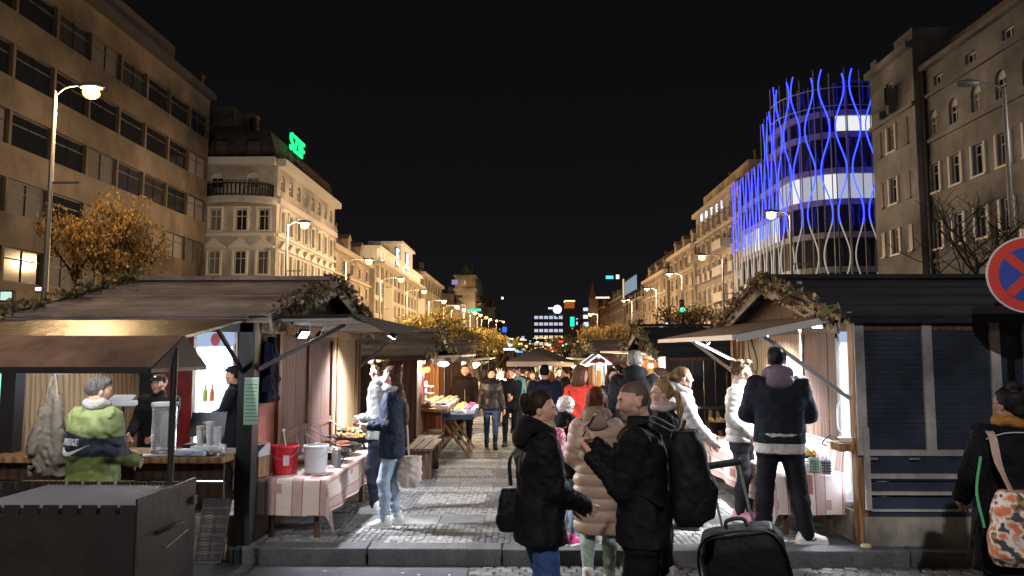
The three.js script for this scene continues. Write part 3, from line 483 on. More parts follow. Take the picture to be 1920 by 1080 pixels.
// ---- shop and roof signs that glow along the far part of the square
{
  const S = [ // px, py, w px, h px, depth, colour, strength, label
    [889, 581, 26, 5, 172, 0x10e0b0, 1.1, 'long turquoise sign on the tower house front'], [1143, 520, 14, 6, 170, 0x46c8ff, 1.6, 'turquoise roof sign at the left end of the far right row'], [1158, 519, 6, 8, 170, 0xffffff, 1.4, 'small white roof lamp box beside the turquoise roof sign'],
    [1073, 603, 8, 18, 299, 0x20f0c8, 1.3, 'tall turquoise sign on the slim tower'], [1084, 603, 7, 12, 290, 0xd8f0ff, 1.0, 'white sign right of the turquoise tower sign'], [1098, 580, 9, 6, 231, 0xbfe4ff, 1.2, 'topmost pale sign in the stack beside the red turret'], [1098, 594, 9, 7, 231, 0xffffff, 1.0, 'second pale sign in the stack beside the red turret'], [1099, 608, 9, 8, 231, 0xd0e8ff, 1.2, 'third pale sign in the stack beside the red turret'], [1099, 621, 9, 6, 231, 0xbfe4ff, 1.0, 'lowest pale sign in the stack beside the red turret'],
    [1130, 558, 26, 3, 171, 0xfff1d0, 1.5, 'slanting white light line on the roof edge before the red turret'], [1169, 545, 3, 44, 171, 0xffe0a0, 0.8, 'narrow upright yellow lit sign left of the billboard'], [1255, 607, 18, 6, 100, 0xe0f4ff, 2.0, 'white shop sign beyond the dark second right stall'], [1240, 617, 6, 10, 100, 0xd0f0ff, 1.6, 'upright white lit doorway sign left of the white shop sign'], [1257, 618, 4, 8, 100, 0xe8f4ff, 1.2, 'tiny white sign below the white shop sign'], [1278, 612, 8, 5, 95, 0xfff0d0, 1.0, 'small warm sign below the green traffic light'],
    [853, 529, 12, 9, 138, 0x8f96c8, 0.7, 'pale violet roof poster behind the far lamps'], [942, 559, 4, 4, 205, 0xffffff, 2.0, 'small white roof lamp on the domed house'], [946, 618, 8, 10, 240, 0x2d6cff, 1.4, 'blue square sign at the far left corner'], [945, 640, 16, 6, 190, 0xdce8ff, 1.8, 'bright white street decoration left of the far end'], [966, 644, 8, 5, 180, 0x20d070, 1.0, 'green far shop light left of the parasol top'], [955, 655, 22, 4, 120, 0xe4ecff, 1.8, 'bright white light line left of the parasol canopy'], [1032, 578, 8, 3, 338, 0xffffff, 1.5, 'small white sign left of the round globe sign'],
    [12, 555, 20, 16, 34, 0xd8fff0, 0.9, 'pale lit shop window at the left edge behind the first stall'], [75, 542, 16, 7, 34, 0xfff6dd, 1.6, 'warm white shop lamp above the first stall garland'], [835, 629, 12, 5, 60, 0x7f7bff, 1.1, 'small violet shop sign behind the second left stall'] ];
  for (const [px, py, w, h, d, c, k, label] of S) {
    const p = at(px, py, d), sw = w / F * d, sh = h / F * d, t = thing('shop_sign', label, 'sign', [p.x, p.y, p.z]);
    mk('sign_light', G(rbox(sw, sh, 0.15, 0, 0, 0, 0.03)), glow(c, k), t); mk('casing', G(rbox(sw + 0.14, sh + 0.14, 0.2, 0, 0, -0.1, 0.03)), M(0x1a1a1c), t);
  }
  const r = rng(77), crowdLights = ['white', 'warm', 'red', 'green', 'blue'], cc = [0xffffff, 0xffd9a0, 0xff3030, 0x40ff90, 0x6090ff];
  for (let i = 0; i < 84; i++) {
    const d = 110 + r() * 200, px = i < 64 ? 950 + r() * 140 : 885 + r() * 75, py = 632 + r() * 28, p = at(px, py, d), ci = px > 1040 && r() < 0.55 ? 2 : [0, 1, 1, 0, 3, 4, 1][Math.floor(r() * 7)];
    const t = thing('street_light', 'tiny ' + crowdLights[ci] + ' light in the bright clutter at the far end of the square', 'street light', [p.x, p.y, p.z], 0, 'tiny ' + crowdLights[ci] + ' lights at the far end');
    mk('lamp_light', G(r() < 0.5 ? ball(0.1 + r() * 0.16, 0, 0, 0, 1, 1, 1, 8) : rbox(0.25 + r() * 0.7, 0.2 + r() * 0.3, 0.1, 0, 0, 0, 0.03)), glow(cc[ci], 1.8), t); mk('pole', G(cyl(0.05, 0.05, Math.max(0.5, p.y - roadY(p.z)), 0, -Math.max(0.5, p.y - roadY(p.z)) / 2, 0, 5)), M(0x222222), t);
  }
}

// ================= street lamps, trees, traffic sign, cars =================
const SOD = new THREE.Color().setRGB(1, 0.64, 0.31), sodGlow = glow(0xffa53a, 22, 0x332010);
const mPoleGrey = M(L3(0.2, 0.2, 0.195), 0.5, { metalness: 0.3 });
function streetLamp(label, px, py, d, armDx, o = {}) {
  const p = at(px, py, d), bx = p.x + armDx, y0 = roadY(-d), t = thing('street_lamp', label, 'street lamp', [bx, y0, -d], 0, o.group);
  const hy = p.y - y0, off = -armDx;
  mk('pole', G([cyl(0.11, 0.06, hy + 0.1, 0, (hy + 0.1) / 2, 0, 10), cyl(0.17, 0.15, 1.1, 0, 0.55, 0, 10)]), mPoleGrey, t);
  if (o.banner !== 0) mk('banner_arm', G([box(0.9, 0.06, 0.06, 0.45, hy - (o.banner ?? 2.6), 0)]), mPoleGrey, t);
  mk('arm', G([tube([[0, hy - 0.05, 0], [off * 0.3, hy + 0.2, 0], [off * 0.8, hy + 0.26, 0], [off, hy + 0.25, 0]], 0.03, 12, 6)]), mPoleGrey, t);
  mk('head', G([ball(0.4, off, hy + 0.24, 0, 1, 0.3, 0.5, 14)]), mPoleGrey, t);
  if (o.lit !== false) {
    const k = Math.min(0.22, o.size ?? 0.22);
    mk('lamp_bulb', G([ball(k, off, hy + 0.02, 0, 1.1, 0.8, 1, 12)]), o.glow ?? sodGlow, t);
    lampPoint(t, off, hy - 0.02, 0, o.color ?? SOD, o.cd ?? 90, 4);
  }
  return t;
}
const SG = 'sodium street lamps along the left side';
streetLamp('nearest and largest sodium street lamp at top left, dazzling', 171, 176, 21.6, -1.1, { cd: 150, size: 0.27, banner: 2.75 });
streetLamp('sodium street lamp before the cream corner building', 571, 424, 41.8, -1.0, { cd: 250, color: 0xffe2c4 });
streetLamp('sodium street lamp before the colonnade building, third from the left', 692, 492, 55.7, -1.8, { cd: 300 });
streetLamp('fourth sodium street lamp, just below the colonnade', 752, 526, 66.6, -1.9, { cd: 350 });
streetLamp('fifth sodium street lamp, right of the lit banner pole', 795, 548, 76, -1.8, { cd: 380 });
[[832, 567, 87], [857, 577, 96], [870, 582, 104], [891, 588, 115], [901, 592, 125], [912, 596, 138], [919, 600, 150], [931, 602, 165], [944, 604, 180]].forEach(([px, py, d], i) => streetLamp(['sixth', 'seventh', 'eighth', 'ninth', 'tenth', 'eleventh', 'twelfth', 'thirteenth', 'fourteenth'][i] + ' sodium street lamp counted from the nearest along the left row', px, py, d, -1.8, { cd: i < 4 ? 420 : 600, size: 0.3, group: SG }));
streetLamp('sodium street lamp in front of the glass building and hotel', 1446, 405, 39.3, 1.0, { cd: 24, color: 0xffd9b0 });
streetLamp('sodium street lamp in front of the hotel balconies', 1316, 484, 53.7, 1.5, { cd: 60, color: 0xffd9b0 });
streetLamp('pale white street lamp left of the green traffic light', 1255, 518, 64, 1.1, { cd: 150, color: 0xffe4c8, size: 0.1, glow: glow(0xfff0dc, 3) });
streetLamp('pale white street lamp below the ornate grey house', 1213, 545, 78, 1.0, { cd: 280, color: 0xffe4c8, size: 0.1, glow: glow(0xfff0dc, 3) });
streetLamp('dim far street lamp before the billboard', 1170, 566, 92, 1.0, { cd: 420, color: 0xffdcb8, size: 0.1, banner: 3 });
streetLamp('far warm street lamp in front of the red turret house', 1107, 591, 125, 1.2, { cd: 700, color: 0xffd0a0, size: 0.25 });
streetLamp('dark cobra head street lamp before the pale plastered building', 1815, 170, 23.5, 1.15, { lit: false, banner: 4.6 });
// the white lamp behind the viewer that lights the people's backs and the kerb
{
  const t = thing('street_lamp', 'white street lamp standing behind the viewer', 'street lamp', [0.2, roadY(6), 7.5]);
  mk('pole', G([cyl(0.11, 0.07, 8.6, 0, 4.3, 0, 10)]), mPoleGrey, t); mk('arm', G([bar(V(0, 8.5, 0), V(-1.6, 8.7, 0), 0.05)]), mPoleGrey, t); mk('head', G([ball(0.45, -1.7, 8.7, 0, 1, 0.35, 0.6)]), mPoleGrey, t);
  mk('lamp_bulb', G([ball(0.18, -1.7, 8.55, 0, 1, 0.7, 1)]), glow(0xf2f4ff, 12), t); lampPoint(t, -1.7, 8.5, 0, 0xf6f1f2, 520, 8);
}
{ // two more lamps of the rows, out of frame: one to the left behind the viewer, white ones along the right roadway
  const lamp = (label, x, z, c, cd) => { const y0 = roadY(z), t = thing('street_lamp', label, 'street lamp', [x, y0, z]); mk('pole', G([cyl(0.11, 0.07, 10, 0, 5, 0, 10)]), mPoleGrey, t); mk('arm', G([bar(V(0, 9.9, 0), V(-1.4, 10.1, 0), 0.05)]), mPoleGrey, t); mk('head', G([ball(0.45, -1.5, 10.1, 0, 1, 0.35, 0.6)]), mPoleGrey, t); mk('lamp_bulb', G([ball(0.16, -1.5, 9.95, 0, 1, 0.7, 1)]), glow(0xffe9cc, 10), t); lampPoint(t, -1.5, 9.9, 0, c, cd, 6); };
  lamp('sodium street lamp left of the first hut, out of frame', -12.5, -1.5, SOD, 130);
  lamp('warm white street lamp on the right roadway, out of frame', 19.5, -22, 0xfff0e8, 42);
  lamp('warm white street lamp on the right roadway, beside the viewer', 19, -2, 0xfff0e8, 60);
}
// green traffic light
{ const p = at(1278, 582, 58), t = thing('traffic_light', 'green traffic light before the houses right of the centre', 'traffic light', [p.x, roadY(-58), -58]); const h = p.y - roadY(-58);
  mk('pole', G([cyl(0.07, 0.06, h + 1.6, 0, (h + 1.6) / 2, 0)]), mPoleGrey, t); mk('housing', G([rbox(0.36, 1.1, 0.3, 0, h + 0.3, 0.12, 0.05)]), M(0x101010), t); mk('signal_light', G([cyl(0.2, 0.2, 0.08, 0, h, 0.3, 16, Math.PI / 2)]), glow(0x30ffa0, 4), t); }
// banners on masts before the colonnade building
for (const [px, a, b2, d, label] of [[729, 540, 606, 88, 'tall pale banner mast left before the colonnade building'], [790, 560, 602, 112, 'tall pale banner mast right before the colonnade building']]) {
  const p = at(px, a, d), q = at(px, b2, d), t = thing('banner_mast', label, 'banner', [p.x, roadY(-d), -d]);
  mk('pole', G(cyl(0.1, 0.08, p.y + 0.6 - roadY(-d), -0.6, (p.y + 0.6 - roadY(-d)) / 2, 0)), mPoleGrey, t); mk('cloth', G(box(1.0, p.y - q.y, 0.04, 0, (p.y + q.y) / 2 - roadY(-d), 0)), M(L3(0.7, 0.68, 0.62), 0.9, { map: T.cloth }), t);
}
// ---- trees: trunk, limbs and many small leaf faces in clumps
const leafG = (() => { const g = new THREE.BufferGeometry(); g.setAttribute('position', new THREE.Float32BufferAttribute([0, 0, 0, 0.4, 0.5, 0.08, 0, 1, 0, 0, 0, 0, 0, 1, 0, -0.4, 0.5, 0.08], 3)); g.computeVertexNormals(); return metreUV(g); })();
const mLeaf = new THREE.MeshPhysicalMaterial({ color: 0xffffff, roughness: 0.75, side: THREE.DoubleSide, transmission: 0.3, thickness: 0 });
const mBark = M(L3(0.07, 0.055, 0.042), 0.95, { map: T.wood, bumpMap: T.bumps, bumpScale: 0.02 });
function tree(label, px, d, h, rad, o = {}) {
  h *= 1.3; const r = rng(o.seed ?? 11), x = Xp(px, d), y0 = roadY(-d), t = thing('tree', label, 'tree', [x, y0, -d], 0, o.group), limbs = [], tips = [], tr = o.trunk ?? h * 0.026;
  const grow = (p, dir, len, rad0, lvl) => {
    let a = p, dd = dir.clone(); const n = 3;
    for (let i = 0; i < n; i++) { dd.add(V(rr(-0.22, 0.22, r), rr(-0.05, 0.16, r), rr(-0.22, 0.22, r))).normalize(); const b = a.clone().addScaledVector(dd, len / n); limbs.push(bar(a, b, rad0 * (1 - i / n * 0.35), rad0 * (1 - (i + 1) / n * 0.35), lvl < 2 ? 7 : 4)); a = b; if (lvl >= 2) tips.push(a); }
    if (lvl < (o.levels ?? 3)) { const k = lvl === 0 ? 5 : 3 + Math.floor(r() * 2); for (let i = 0; i < k; i++) { const th = (i / k + r() * 0.2) * Math.PI * 2, up = lvl === 0 ? 1.15 : 0.6; grow(a.clone().addScaledVector(dd, -len * 0.25 * r()), V(Math.cos(th), up + r() * 0.5, Math.sin(th)).normalize(), len * (lvl === 0 ? 0.8 : 0.66), rad0 * 0.55, lvl + 1); } }
  };
  grow(V(0, 0, 0), V(0.03, 1, 0), h * 0.34, tr, 0);
  mk('trunk', G(limbs), mBark, t);
  if (o.leaves) {
    const sc = rad / 3, N = o.leaves, im = new THREE.InstancedMesh(leafG, mLeaf, N), m = new THREE.Matrix4(), q = new THREE.Quaternion(), e = new THREE.Euler();
    const clumps = tips.filter((_, i) => i % 2 === 0).map((p) => ({ p, r: (0.35 + r() * 0.5) * sc, c: r() }));
    const pal = o.pal ?? [[0.30, 0.24, 0.05], [0.22, 0.2, 0.05], [0.36, 0.24, 0.04], [0.14, 0.15, 0.05]];
    for (let i = 0; i < N; i++) {
      const c = clumps[Math.floor(r() * clumps.length)], u = V(rr(-1, 1, r), rr(-1, 1, r) * 0.7, rr(-1, 1, r)); if (u.length() > 1) u.normalize();
      const s = (o.leaf ?? 0.11) * rr(0.6, 1.4, r); m.compose(c.p.clone().addScaledVector(u, c.r), q.setFromEuler(e.set(r() * 6.3, r() * 6.3, r() * 6.3)), V(s, s, s));
      im.setMatrixAt(i, m); const col = pal[Math.floor((c.c * 0.6 + r() * 0.4) * pal.length) % pal.length], k = rr(0.7, 1.2, r); im.setColorAt(i, L3(col[0] * k, col[1] * k, col[2] * k));
    }
    im.name = 'crown'; im.userData.kind = 'stuff'; im.castShadow = im.receiveShadow = true; t.add(im);
  }
  return t;
}
tree('leafy yellow tree lit by the nearest street lamp on the left', 185, 27, 8.2, 3.0, { leaves: 12000, seed: 3, leaf: 0.13, pal: [[0.34, 0.2, 0.05], [0.27, 0.18, 0.05], [0.4, 0.24, 0.06], [0.18, 0.14, 0.05]] }).scale.set(0.66, 1, 0.66);
tree('bare dark tree before the pale plastered building at right', 1868, 23, 7.2, 2.6, { seed: 8, levels: 4, trunk: 0.13 });
tree('yellow leaved tree right of the colonnade front', 808, 70, 7.5, 3.4, { leaves: 3600, seed: 21, leaf: 0.3 });
tree('loose autumn tree behind the second left stall', 845, 62, 5.6, 3.4, { leaves: 3000, seed: 22, leaf: 0.26 });
tree('thin brown tree behind the third left stall', 905, 100, 8, 4, { leaves: 3000, seed: 23, leaf: 0.36 });
tree('far amber tree under the far left lamps', 938, 130, 9, 4, { leaves: 2600, seed: 24, leaf: 0.42 });
tree('golden tree left of the centre of the right row', 1128, 85, 7.2, 3.4, { leaves: 3400, seed: 25, leaf: 0.32, pal: [[0.34, 0.22, 0.05], [0.4, 0.26, 0.05], [0.26, 0.18, 0.05]] });
tree('golden brown tree above the third right stall', 1175, 70, 6.4, 3.4, { leaves: 3000, seed: 26, leaf: 0.28, pal: [[0.3, 0.2, 0.06], [0.34, 0.22, 0.05], [0.22, 0.15, 0.05]] });
tree('half bare tree in front of the hotel, behind the right garland', 1300, 40, 5.6, 2.6, { leaves: 1500, seed: 27, leaf: 0.16, levels: 3, pal: [[0.24, 0.17, 0.06], [0.3, 0.2, 0.06]] });
tree('brown tree just right of the far tower', 1062, 190, 11, 5, { leaves: 2200, seed: 28, leaf: 0.5, pal: [[0.2, 0.16, 0.09], [0.24, 0.17, 0.08]] });
tree('far dim tree at the left end of the square', 972, 210, 11, 5, { leaves: 2200, seed: 29, leaf: 0.5, pal: [[0.2, 0.16, 0.06], [0.26, 0.2, 0.07]] });
// ---- the no stopping sign at the right edge
{
  const c = at(1930, 515, 6.3), t = thing('traffic_sign', 'round red and blue no stopping sign on a grey post at the right edge', 'traffic sign', [c.x, roadY(-6.3), -6.3], -0.22), h = c.y - roadY(-6.3);
  mk('post', G([cyl(0.032, 0.032, h + 0.4, 0, (h + 0.4) / 2, -0.05, 12)]), M(L3(0.36, 0.37, 0.38), 0.45, { metalness: 0.5 }), t);
  const disc = (r0, z, th = 0.012) => cyl(r0, r0, th, 0, h, z, 48, Math.PI / 2);
  mk('rim', G(disc(0.33, 0)), M(L3(0.62, 0.63, 0.64), 0.45, { metalness: 0.3 }), t);
  mk('red_ring', G(disc(0.315, 0.006)), M(L3(0.6, 0.05, 0.03), 0.4), t);
  mk('blue_field', G(disc(0.235, 0.01)), M(L3(0.03, 0.07, 0.36), 0.4), t);
  const ring = (a) => box(0.075, 0.46, 0.012, 0, 0, 0, 0, 0, a).translate(0, h, 0.0145);
  mk('cross', G([ring(Math.PI / 4)]), M(L3(0.6, 0.05, 0.03), 0.4), t); mk('cross', G([box(0.075, 0.19, 0.012, 0, 0.136, 0, 0, 0, 0).applyMatrix4(new THREE.Matrix4().makeRotationZ(-Math.PI / 4)).translate(0, h, 0.0145), box(0.075, 0.19, 0.012, 0, -0.136, 0).applyMatrix4(new THREE.Matrix4().makeRotationZ(-Math.PI / 4)).translate(0, h, 0.0145)]), M(L3(0.6, 0.05, 0.03), 0.4), t);
}
// ---- cars with red tail lights far down the right side
{
  const cols_ = [0x22252c, 0x777a80, 0x581414, 0x15181f, 0x8b8d90];
  const make = (label, x, d, col) => {
    const t = thing('parked_car', label, 'car', [x, roadY(-d), -d], 0, 'cars far down the right side');
    mk('body', G([prism([[-2.1, 0.3], [2.1, 0.3], [2.15, 0.75], [1.2, 0.95], [0.7, 1.42], [-1.2, 1.45], [-1.9, 1.0], [-2.15, 0.9]], -0.85, 0.85).rotateY(Math.PI / 2)]), M(col, 0.3, { metalness: 0.3 }), t);
    mk('rear_window', G([box(1.35, 0.4, 0.03, 0, 1.22, 1.57, 0.98)]), glassDark, t);
    for (const s of [-1, 1]) { mk('tail_light', G([rbox(0.3, 0.2, 0.06, s * 0.62, 0.85, 2.12, 0.03)]), glow(0xff1818, 5), t); for (const z of [-1.3, 1.3]) { const w = mk('wheel', G([cyl(0.31, 0.31, 0.2, s * 0.8, 0.31, z, 16, 0, 0, Math.PI / 2)]), M(0x0a0a0a), t); } }
    return t;
  };
  [[1058, 98, 'dark car with red tail lights, leftmost in the far queue'], [1068, 108, 'grey car with red tail lights, second in the far queue'], [1078, 100, 'dark red car with red tail lights in the far queue'], [1073, 122, 'black car with red tail lights behind the far queue'], [1086, 112, 'silver car with red tail lights, rightmost in the far queue']].forEach(([px, d, l], i) => make(l, Xp(px, d), d, cols_[i]));
}

// ================= market huts =================
const woodM = (r, g, b) => M(L3(r, g, b), 0.75, { map: T.woodBig, bumpMap: T.wood, bumpScale: 0.002 });
const mBrown = [woodM(0.16, 0.085, 0.05), woodM(0.13, 0.07, 0.042), woodM(0.19, 0.1, 0.06)], mDoor = [woodM(0.15, 0.068, 0.055), woodM(0.13, 0.058, 0.048), woodM(0.17, 0.08, 0.062)], mPly = woodM(0.62, 0.48, 0.3), mPine = woodM(0.5, 0.3, 0.15), mBeige = woodM(0.33, 0.28, 0.22);
const mFelt = M(L3(0.32, 0.265, 0.25), 0.85, { map: T.grime, bumpMap: T.bumps, bumpScale: 0.006 }), mFeltB = M(L3(0.29, 0.24, 0.225), 0.85, { map: T.grime, bumpMap: T.bumps, bumpScale: 0.006 });
const mFeltDark = M(L3(0.016, 0.02, 0.03), 0.9, { map: T.grime, bumpMap: T.bumps, bumpScale: 0.006 });
const mBarge = M(L3(0.5, 0.48, 0.46), 0.7, { map: T.wood }), mBlack = M(L3(0.018, 0.018, 0.02), 0.55, { map: T.grime }), mSteel = M(L3(0.55, 0.56, 0.58), 0.35, { metalness: 0.8 });
const led = glow(0xf4f8ff, 16), ledSoft = glow(0xeaf2ff, 5);
function plankWall(parent, ax, a0, a1, y0, yTop, other, mats, w = 0.14, th = 0.024, r = rng(4)) {  // upright planks along x or z
  const n = Math.max(1, Math.round(Math.abs(a1 - a0) / w)), st = (a1 - a0) / n;
  for (let i = 0; i < n; i++) {
    const b0 = a0 + st * i, b1 = a0 + st * (i + 1), s = Math.sign(st) * 0.003, off = rr(-0.003, 0.003, r);
    const t0 = typeof yTop === 'function' ? yTop(b0 + s) : yTop, t1 = typeof yTop === 'function' ? yTop(b1 - s) : yTop;
    if (Math.max(t0, t1) - y0 < 0.02) continue;
    let g = prism([[b0 + s, y0], [b1 - s, y0], [b1 - s, Math.max(t1, y0 + 0.001)], [b0 + s, Math.max(t0, y0 + 0.001)]], -th / 2, th / 2);
    if (st < 0) g = prism([[b1 - s, y0], [b0 + s, y0], [b0 + s, Math.max(t0, y0 + 0.001)], [b1 - s, Math.max(t1, y0 + 0.001)]], -th / 2, th / 2);
    if (ax === 'z') g.rotateY(-Math.PI / 2).translate(other + off, 0, 0); else g.translate(0, 0, other + off);
    wp(parent, 'plank', [g], mats[Math.floor(r() * mats.length)]);
  }
}
function garland(label, pts, o = {}) {            // leaves, flowers and stems wound along a line
  const r = rng(o.seed ?? 3), c = pts[Math.floor(pts.length / 2)], t = thing('leaf_garland', label, 'garland', [c.x, c.y, c.z], 0), curve = new THREE.CatmullRomCurve3(pts, false, 'catmullrom', 0.05);
  const n = o.n ?? 900, im = new THREE.InstancedMesh(leafG, mLeaf, n), m = new THREE.Matrix4(), q = new THREE.Quaternion(), e = new THREE.Euler();
  const pal = o.pal ?? [[0.08, 0.1, 0.03], [0.05, 0.07, 0.025], [0.2, 0.15, 0.06], [0.28, 0.06, 0.05], [0.36, 0.3, 0.2], [0.3, 0.22, 0.05]];
  for (let i = 0; i < n; i++) {
    const u = r(), p = curve.getPoint(u).sub(c), cl = Math.sin(u * 40 + (o.seed ?? 0)) * 0.5 + 0.5;
    p.add(V(rr(-1, 1, r) * 0.1, (r() - 0.5) * (0.13 + 0.17 * cl) * (o.fat ?? 1), rr(-1, 1, r) * 0.11));
    const s = rr(0.045, 0.1, r) * (o.leaf ?? 1); m.compose(p, q.setFromEuler(e.set(r() * 6.3, r() * 6.3, r() * 6.3)), V(s, s, s)); im.setMatrixAt(i, m);
    const k = rr(0.6, 1.3, r), col = pal[Math.floor((0.5 * (Math.sin(u * 23) * 0.5 + 0.5) + 0.5 * r()) * pal.length) % pal.length]; im.setColorAt(i, L3(col[0] * k, col[1] * k, col[2] * k));
  }
  im.name = 'leaves'; im.userData.kind = 'stuff'; im.castShadow = true; t.add(im);
  const tw = []; for (let i = 0; i < 26; i++) { const p = curve.getPoint(r()).sub(c); tw.push(bar(p, p.clone().add(V(rr(-0.14, 0.14, r), rr(-0.3, 0.12, r), rr(-0.14, 0.14, r))), 0.006, 0.003, 4)); }
  tw.push(new THREE.TubeGeometry(curve, 24, 0.02, 5).translate(-c.x, -c.y, -c.z)); mk('stem', G(tw), mBark, t);
  for (let i = 0; i < (o.flowers ?? 14); i++) { const p = curve.getPoint(r()).sub(c), s = rr(0.022, 0.04, r), g = []; for (let k = 0; k < 6; k++) g.push(ball(s * 0.5, s * 0.7 * Math.cos(k * 1.05), s * 0.7 * Math.sin(k * 1.05), 0, 1, 1, 0.5, 6)); g.push(ball(s * 0.4, 0, 0, s * 0.2, 1, 1, 1, 6)); const f = mk('flower', G(g), M(L3(...(o.fpal ?? [[0.5, 0.45, 0.4], [0.4, 0.08, 0.08], [0.5, 0.35, 0.08]])[i % 3]), 0.8), t); f.position.copy(p.add(V(rr(-0.06, 0.1, r), rr(-0.08, 0.06, r), rr(-0.1, 0.1, r)))); f.rotation.set(rr(-1, 1, r), rr(-1, 1, r) + (o.side ?? 1) * 1.2, 0); }
  return t;
}
// side -1: hut to the left of the path with its gable towards +x
function hut(label, side, xw, xo, z0, z1, o = {}) {
  const s = -side, zc = (z0 + z1) / 2, y0 = paveY(z0), hut_ = thing('market_hut', label, 'market stall', [(xw + xo) / 2, y0, zc], 0);
  const ye = y0 + (o.eave ?? 2.13), yr = y0 + (o.rise ?? 2.66), xg = xw + s * 0.22, ov = 0.12, mR = o.felt ?? [mFelt, mFeltB];
  const yAt = (z) => yr - (yr - ye) * Math.abs(z - zc) / ((z0 - z1) / 2);
  const zn = z0 + ov, zf = z1 - ov, yn = yAt(zn), yf = yAt(zf), N = 4;
  for (const [za, ya] of [[zn, yn], [zf, yf]]) for (let i = 0; i < N; i++) {
    const f0 = i / N, f1 = (i + 1) / N + 0.02, L = (f) => [yr + (ya - yr) * f, zc + (za - zc) * f], [ya_, z_a] = L(f0), [yb_, z_b] = L(Math.min(1, f1)), lift = 0.05 + 0.012;
    wp(hut_, 'roof_course', [slab(V(xg, ya_ + lift - 0.012, z_a), V(xo, ya_ + lift - 0.012, z_a), V(xo, yb_ + lift + 0.006, z_b), V(xg, yb_ + lift + 0.006, z_b), 0.03)], mR[i % 2]);
  }
  wp(hut_, 'roof', [slab(V(xg, yr + 0.03, zc), V(xo, yr + 0.03, zc), V(xo, yn + 0.03, zn), V(xg, yn + 0.03, zn), 0.05), slab(V(xg, yr + 0.03, zc), V(xo, yr + 0.03, zc), V(xo, yf + 0.03, zf), V(xg, yf + 0.03, zf), 0.05), box(Math.abs(xg - xo), 0.05, 0.2, (xg + xo) / 2, yr + 0.085, zc)], mR[0]);
  for (const [za, ya] of [[zn + 0.02, yn], [zf - 0.02, yf]]) wp(hut_, 'bargeboard', [beam(V(xg + s * 0.02, yr - 0.03, zc), V(xg + s * 0.02, ya - 0.03, za), 0.028, 0.19)], mBarge);
  plankWall(hut_, 'z', z0, z1, ye, (z) => yAt(z) - 0.01, xw, o.gable ?? mBrown, 0.15);
  wp(hut_, 'beam', [span(xw - 0.04, xw + 0.04, ye - 0.12, ye + 0.01, z0 + 0.02, z1 - 0.02), span(xw, xo, ye - 0.12, ye, z0 - 0.04, z0 + 0.04)], mBrown[1]);
  for (const z of [z0 - 0.05, z1 + 0.05]) wp(hut_, 'post', [span(xw - 0.06, xw + 0.06, y0 - 0.15, ye, z - 0.06, z + 0.06)], o.post ?? mBrown[1]);
  wp(hut_, 'back_wall', [span(xo, xo - s * 0.03, y0 - 0.1, ye, z0, z1), span(xw, xo, y0 - 0.1, ye, z1 - 0.02, z1 + 0.02), span(xw - s * 0.03, xo, y0 + 0.02, y0 + 0.08, z0 - 0.05, z1 + 0.05)], o.back ?? mBrown[1]);
  wp(hut_, 'base', [span(xw + s * 0.03, xw - s * 0.02, paveY(z1) - 0.05, y0 + 0.27, z0 + 0.05, z1), span(xw, xo, y0 - 0.3, y0 + 0.27, z0 + 0.03, z0 + 0.06)], o.base ?? mBeige);
  return { h: hut_, y0, ye, yr, xg, zc, zn, zf, yn, yf, s };
}
function floodlight(parent, label, p, target, cd) {
  const t = thing('floodlight', label, 'floodlight', [p.x, p.y, p.z], 0); t.lookAt(target); t.scale.setScalar(0.82);
  mk('housing', G([rbox(0.19, 0.13, 0.05, 0, 0, -0.02, 0.015), ...[-0.05, 0, 0.05].map((x) => box(0.012, 0.1, 0.03, x, 0, -0.055))]), mBlack, t);
  mk('bracket', G([tube([[-0.11, 0, -0.02], [-0.11, 0.11, -0.05], [0.11, 0.11, -0.05], [0.11, 0, -0.02]], 0.008, 16, 5)]), mSteel, t);
  mk('lamp_light', G([rbox(0.165, 0.105, 0.012, 0, 0, 0.012, 0.005)]), led, t);
  const l = new THREE.SpotLight(0xf3f6ff, cd, 0, 0.92, 0.7, 2); l.position.set(0, 0, 0.03); l.target.position.set(0, 0, 1); l.castShadow = true; l.shadow.radius = 4; t.add(l, l.target); return t;
}
const clothTex = (() => { const t = tex(512, (u, v) => {
  let c = [0.84, 0.77, 0.73]; const W = 0.03 * (noise3(u * 60, v * 60, 1, 60) - 0.5);
  const st = (u * 6) % 1; if (st > 0.62 && st < 0.95) c = [0.74, 0.62, 0.59]; if (Math.abs(st - 0.6) < 0.02 || Math.abs(st - 0.97) < 0.02) c = [0.58, 0.42, 0.38];
  const blk = (v * 3) % 1, bu = (u * 3) % 1; if (blk > 0.15 && blk < 0.5 && bu > 0.08 && bu < 0.26) c = [0.62, 0.4, 0.34]; if (blk > 0.6 && blk < 0.78 && bu > 0.45 && bu < 0.6) c = [0.7, 0.56, 0.5];
  return c.map((x) => x + W + 0.02 * Math.sin(v * 512 * 1.5)); }, 1); t.repeat.set(0.62, 0.62); return t; })();
const mCloth = M(0xffffff, 0.7, { map: clothTex, side: THREE.DoubleSide });
